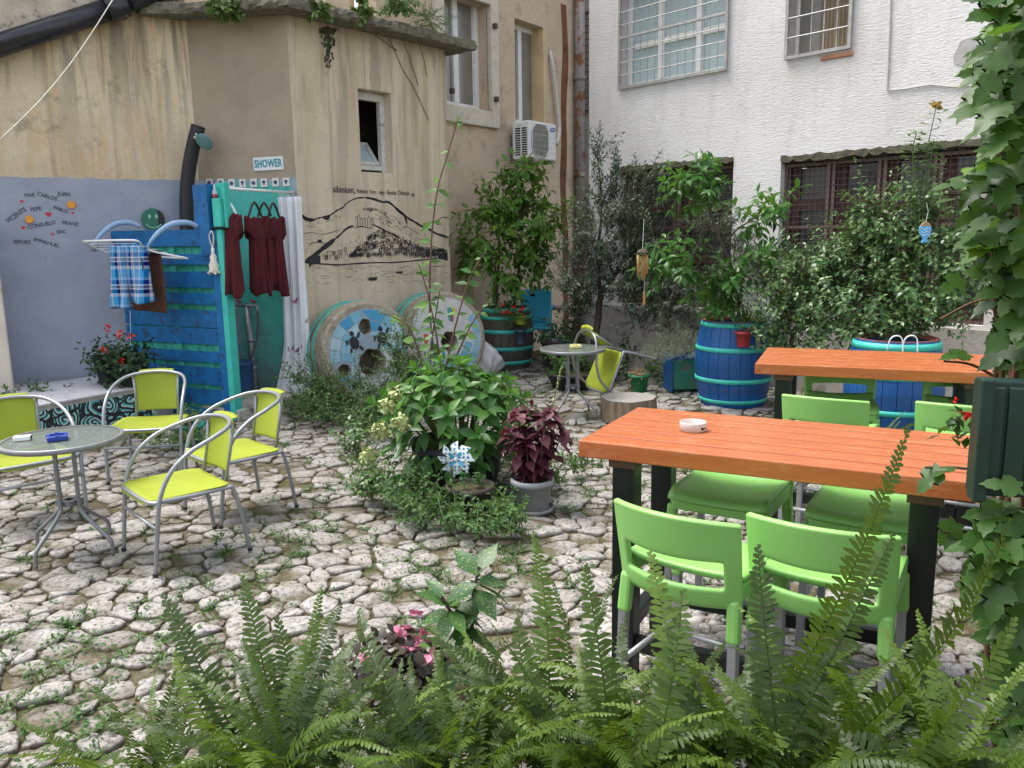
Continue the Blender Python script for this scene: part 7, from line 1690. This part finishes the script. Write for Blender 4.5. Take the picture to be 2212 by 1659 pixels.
# ================================================================ FOREGROUND
FV = []
def frond_mesh(L, bend, wd, npair, seed, tilt=.0):
    """arching rachis with a comb of leaflets on both sides; grows along +y, arching towards -z"""
    r = random.Random(seed); P = []; n = npair; d = Vector((0, 0, 1)); p = Vector((0, 0, 0)); st = L / n; tw = r.uniform(-.7, .7); vs_ = r.uniform(-.35, .35)
    for i in range(n + 1):
        P.append(p.copy()); th = bend * (i / n) ** 1.5; d = Vector((sin(tw * i / n) * .4, sin(th), cos(th))).normalized(); p = p + d * st
    V = []; F = []
    def q(*vs): k = len(V); V.extend(tuple(v) for v in vs); F.append(tuple(range(k, k + len(vs))))
    for i in range(n):
        a, b_ = P[i], P[i + 1]; w0 = .0032 * (1 - .7 * i / n); w1 = .0032 * (1 - .7 * (i + 1) / n); k = len(V)
        V += [(a.x - w0, a.y, a.z), (a.x + w0, a.y, a.z), (b_.x + w1, b_.y, b_.z), (b_.x - w1, b_.y, b_.z)]; F.append((k, k + 1, k + 2, k + 3))
        V += [(a.x, a.y - w0, a.z - w0), (a.x, a.y + w0, a.z + w0), (b_.x, b_.y + w1, b_.z + w1), (b_.x, b_.y - w1, b_.z - w1)]; k += 4; F.append((k, k + 1, k + 2, k + 3))
        t = i / n
        if t < .08: continue
        f = min(1, (t - .06) / .16) * (1 - t ** 2.4) ** .8 + .06; l = wd * f; hb = st * .44
        dd = (b_ - a).normalized(); nn = Vector((0, -dd.z, dd.y)).normalized() * -1
        for s in (-1, 1):
            if r.random() < .03: continue
            o = a.lerp(b_, .5 * (s > 0)); ex = Vector((s, 0, 0)) + dd * (.12 + .4 * t + r.uniform(-.12, .14)) + nn * (r.uniform(-.3, .2) + vs_); ex.normalize(); l2 = l * r.uniform(.78, 1.08)
            m1 = o + ex * l2 * .5 - nn * .0; e = o + ex * l2 - nn * -.0 + dd * l2 * .06 + Vector((0, 0, -r.uniform(.02, .3) * l2)); u = dd * hb
            k = len(V); V.extend(tuple(v) for v in (o - u * .55, o + u * .9, m1 + u * 1.12, m1 - u * .95, e + u * .5, e - u * .25)); F.extend([(k, k + 3, k + 2, k + 1), (k + 3, k + 5, k + 4, k + 2)])
    me = bpy.data.meshes.new('frond'); me.from_pydata(V, [], F); me.materials.append(L_FERN); me.update(); return me
for i in range(9): FV.append(frond_mesh(1.0, (.6, .9, 1.2, 1.5, .8, 1.8, .4, 1.3, 1.6)[i], (.072, .076, .08, .074, .066, .078, .062, .08, .07)[i], (42, 44, 40, 42, 46, 40, 46, 38, 44)[i], i))
def fern(base, n, Lr, label, spread=(.15, 1.0), az=None, vs=range(9), zb=None):
    t = thing('fern', label, 'fern', base, 0, 'sword ferns in front')
    for k in range(n):
        a = rnd.uniform(0, 2 * pi) if az is None else radians(rnd.uniform(*az)); low = rnd.random() < .8; tl = rnd.uniform(.35, 1.15) if low else rnd.uniform(*spread); L = rnd.uniform(*Lr) * (.92 if low else 1)
        o = bpy.data.objects.new('frond', FV[rnd.choice(list(vs))]); COL.objects.link(o); o.parent = t
        o.rotation_mode = 'XYZ'; R = Matrix.Rotation(a, 4, 'Z') @ Matrix.Rotation(-tl, 4, 'X') @ Matrix.Rotation(rnd.uniform(-.9, .9), 4, 'Z')
        o.matrix_basis = Matrix.Translation((rnd.uniform(-.08, .08), rnd.uniform(-.06, .06), 0)) @ R @ Matrix.Diagonal((L ** .3, L, L, 1)) if False else Matrix.Translation((rnd.uniform(-.08, .08), rnd.uniform(-.06, .06), 0)) @ R @ Matrix.Diagonal((L * 1.0, L * 1.0, L, 1))
    return t
def frond_to(t, base, tip, bend_i=0, roll=0.0, bow=.12):
    """a frond from base to tip, both in the world"""
    b0 = Vector(base); d = Vector(tip) - b0; L = d.length
    me = frond_mesh(L, (.25, .5, .8)[bend_i], .052, int(L * 76), rnd.randint(0, 999)); o = bpy.data.objects.new('frond', me); COL.objects.link(o); o.parent = t
    end = Vector(max(me.vertices, key=lambda v: v.co.length).co); q = end.rotation_difference(d); R = Matrix.Rotation(roll, 4, d.normalized()) @ q.to_matrix().to_4x4()
    o.matrix_basis = Matrix.Translation(b0 - t.location) @ R
m = MB(); t = thing('fern_planter', 'long low trough holding the row of sword ferns', 'planter', (0, 1.42, 0)); m.box((.35, 0, .28), (3.6, .58, .58)); m.build('trough', M_CONC, t, bev=.02); m = MB(); m.box((.35, 0, .573), (3.4, .48, .02)); m.build('soil', M_SOIL, t)
zf = .585
f1 = fern((-.52, 1.62, zf), 40, (.34, .52), 'sword fern with upright fronds over the cobbles, farthest from the vine', (.1, .8))
f2 = fern((-.12, 1.58, zf), 44, (.28, .42), 'sword fern below the begonia and aucuba', (.1, .95))
f3 = fern((.22, 1.55, zf), 54, (.34, .52), 'sword fern spreading under the black table legs corner', (.1, 1.0))
f4 = fern((.52, 1.52, zf), 48, (.34, .54), 'sword fern crossing the backs of the green stools', (.15, 1.05))
f5 = fern((.85, 1.5, zf), 48, (.34, .54), 'sword fern at the foot of the vine', (.1, .9))
f6 = fern((-.80, 1.62, zf), 26, (.28, .44), 'short sword fern sprawling over the cobbles at the row end', (.4, 1.15))
fern((-.30, 1.72, zf), 22, (.26, .38), 'sword fern behind the first row, beside silver foliage', (.1, .8)); fern((.05, 1.7, zf), 36, (.32, .50), 'sword fern filling the gap behind the begonia', (.2, .9)); fern((.38, 1.66, zf), 28, (.32, .50), 'sword fern leaning towards the pebbles', (.1, .8)); fern((.72, 1.66, zf), 30, (.32, .52), 'sword fern tucked against the right stool legs', (.1, .9))
for (t, bx, by, Yb, tx, ty, Yt, bi) in ((f4, 1590, 1700, 1.55, 1968, 912, 1.75, 0), (f4, 1500, 1700, 1.55, 1405, 1180, 1.75, 1), (f4, 1690, 1700, 1.5, 1640, 1175, 1.7, 0), (f4, 1650, 1700, 1.5, 1935, 1150, 1.75, 0), (f5, 1700, 1700, 1.5, 2190, 1110, 1.6, 1), (f1, 620, 1700, 1.7, 525, 1240, 1.95, 0), (f1, 560, 1700, 1.7, 350, 1275, 1.9, 1), (f1, 520, 1700, 1.7, 380, 1400, 1.85, 0), (f3, 1330, 1700, 1.6, 1265, 1215, 1.8, 1), (f3, 1180, 1700, 1.65, 1150, 1140, 2.1, 1), (f3, 1200, 1700, 1.6, 1120, 1330, 1.8, 0), (f2, 960, 1700, 1.6, 770, 1305, 1.9, 2), (f5, 1900, 1720, 1.45, 2200, 1330, 1.55, 1), (f5, 2000, 1720, 1.4, 1810, 1580, 1.5, 2), (f4, 1400, 1700, 1.5, 1480, 1270, 1.7, 0), (f1, 660, 1700, 1.7, 600, 1330, 1.9, 0)):
    frond_to(t, atY(bx, by, Yb), atY(tx, ty, Yt), bi, rnd.uniform(-.5, .5))
# aucuba, begonia, silver plants
q = atY(1010, 1475, 2.75); t = thing('potted_aucuba', 'gold speckled aucuba seedling standing above the ferns', 'plant', (q.x, q.y, 0)); o3 = t.location.copy(); pot_parts(t, .12, max(.18, q.z - .03), M_PBLK); lv = Leaves(); st = []
for path, tips in (([(1010, 1470, 2.75), (1018, 1380, 2.75), (1022, 1290, 2.75), (1035, 1225, 2.75)], 9), ([(1018, 1390, 2.75), (985, 1340, 2.7), (955, 1290, 2.68)], 7), ([(1012, 1440, 2.75), (1000, 1420, 2.7), (985, 1400, 2.65)], 5)):
    pts = spline([A(*p_) - o3 for p_ in path], 5); st.append((pts, .009, .006)); d = (pts[-1] - pts[-2]).normalized()
    for k in range(tips):
        a = k * 2.4 + .5; e = Vector((cos(a), sin(a), -.1 + .9 * (k > tips - 4) - .25 * (k < 3))); lv.add(pts[-1] - d * .012 * (tips - k), e, UPV + e * -.2 + Vector((0, -.3, 0)), rnd.uniform(.11, .155))
    for k in range(4): i = int(len(pts) * (.35 + .15 * k)); a = k * 2.2; lv.add(pts[min(i, len(pts) - 1)], (cos(a), sin(a), -.5), UPV + rdir() * .2, rnd.uniform(.13, .17))
tube_obj(t, 'stem', M_BARK, st); lv.objects('leaf', BIG, L_AUC, t, 300)
q = atY(868, 1440, 2.35); t = thing('begonia', 'bronze leaved begonia with small pink flowers among the ferns', 'plant', (q.x, q.y, 0)); pot_parts(t, .13, max(.2, q.z - .02), M_PBLK); lv = Leaves(); fl = Leaves(); H_ = q.z
for k in range(75): d = rdir(.5); sprig(lv, (0, 0, H_ - .06), d, .19 * rnd.uniform(.5, 1), 3, .058, 70, .3, 2)
for k in range(16):
    c = Vector((rnd.uniform(-.12, .12), rnd.uniform(-.12, .05), H_ + rnd.uniform(.0, .16)))
    for j in range(5): fl.add(c, rdir(), rdir(), .026)
lv.build('foliage', ROUND, L_BEG, t, 'stuff'); fl.build('blossoms', ROUND, F_PINK, t)
for (x, y, Y, lab) in ((765, 1490, 2.3, 'silver narrow leaved plant behind the fern fronds'), (690, 1440, 2.5, 'tuft of silver foliage on the cobbles by the ferns')):
    q = A(x, y, Y); t = thing('silver_plant', lab, 'plant', (q.x, q.y, 0)); lv = Leaves()
    for k in range(50): d = rdir(.4); sprig(lv, Vector((0, 0, q.z - .06)) + d * .04, d, .13, 7, .035, 40, .1, 2)
    lv.build('foliage', NEEDLE, L_LAV, t, 'stuff'); m = MB(); m.tube([(0, 0, 0), (0, 0, q.z)], .01, 6); m.build('stem', M_BARK, t)
# the climbing vine at the edge
LOB = [lobed_tpl(.12, .3), lobed_tpl(.32, .5), lobed_tpl(.05, .12)]
LOB = [(v * np.array((.82, 1.12, 1)), f) for v, f in LOB]
vx = [(-20, 2085), (60, 2085), (130, 2065), (190, 2060), (230, 2085), (330, 2075), (400, 2035), (500, 2055), (560, 2085), (660, 2100), (740, 2130), (790, 2130), (850, 2125), (900, 2110), (960, 2115), (1010, 2115), (1080, 2050), (1120, 2035), (1200, 2060), (1260, 2040), (1330, 2080), (1400, 2090), (1500, 2120), (1700, 2140)]
def vleft(y):
    for a, b_ in zip(vx, vx[1:]):
        if a[0] <= y <= b_[0]: return a[1] + (b_[1] - a[1]) * (y - a[0]) / (b_[0] - a[0])
    return 2130
base = Vector((1.52, 2.35, 0)); t = thing('climbing_vine', 'broad leaved climbing vine hanging over the orange tables', 'vine', base); lv = Leaves()
def vleaf(x, y, Y, sz, dn=None):
    p = A(x, y, Y); e = -RT_ * rnd.uniform(.3, 1) + Vector((0, rnd.uniform(-.8, .3), rnd.uniform(-.9, .25))); lv.add(p - base, dn or e, UPV * .8 + Vector((-.3, -.5, 0)) + rdir() * .5, sz)
n = 0
while n < 720:
    y = rnd.uniform(-60, 1640); x = vleft(y) + (78 if y < 900 else 90) + abs(rnd.gauss(0, 1)) * 75
    if x > 2330: continue
    if x > 2080 and 790 < y < 1080 and rnd.random() < .95: continue
    n += 1; Y = rnd.uniform(1.95, 2.6) if y < 1000 else rnd.uniform(1.8, 2.4); vleaf(x, y, Y, rnd.uniform(.06, .105))
for (x, y) in ((2010, 1010), (1985, 1012), (2040, 430), (2030, 600), (2050, 395), (2045, 765), (2020, 1130), (2030, 1150), (2060, 1240)): vleaf(x + 45, y, 2.1, rnd.uniform(.055, .08))
lv.objects('leaf', LOB, L_VINE, t, 300); st = []
for k in range(9): x0 = rnd.uniform(2150, 2260); st.append((spline([A(x0 + rnd.uniform(-30, 30), yy, rnd.uniform(2.1, 2.5)) - base for yy in range(1700, -100, -220)], 4), .009, .006))
for (x0, y0, x1, y1) in ((2180, 1040, 2000, 1010), (2170, 450, 2040, 420), (2180, 640, 2030, 690), (2160, 820, 2040, 780), (2170, 1200, 2040, 1150)): st.append((spline([A(x0, y0, 2.3) - base, A((x0 + x1) / 2, (y0 + y1) / 2 - 12, 2.2) - base, A(x1, y1, 2.1) - base], 4), .005, .003))
tube_obj(t, 'stem', M_STEMR, st)
t = thing('red_impatiens', 'few red blossoms and buds among the vine leaves', 'plant', A(2085, 900, 2.15)); fl = Leaves(); lv = Leaves()
for (dx, dz) in ((.005, .01), (.018, .0), (-.03, .045)):
    for j in range(6): d = rdir(); fl.add(Vector((dx, 0, dz)), d, rdir(), .024 if dz < .04 else .01)
for k in range(22): d = rdir(.1); lv.add(Vector((rnd.uniform(-.05, .05), .02, rnd.uniform(-.07, .02))), d, UPV, .045)
fl.build('blossoms', ROUND, F_RED, t); lv.build('foliage', OVAL, L_VINE, t)
# ferns below the far table
for i, (x, y, Y) in enumerate(((1800, 850, 6.6), (1890, 870, 6.5), (2090, 780, 6.3))):
    q = A(x, y, Y); fern((q.x, q.y, 0), 14, (.35, .55), ('fern seen through the slot of a green stool', 'fern at the foot of the hidden blue barrel', 'fern beyond the far end of the orange table')[i], (.2, 1.0))
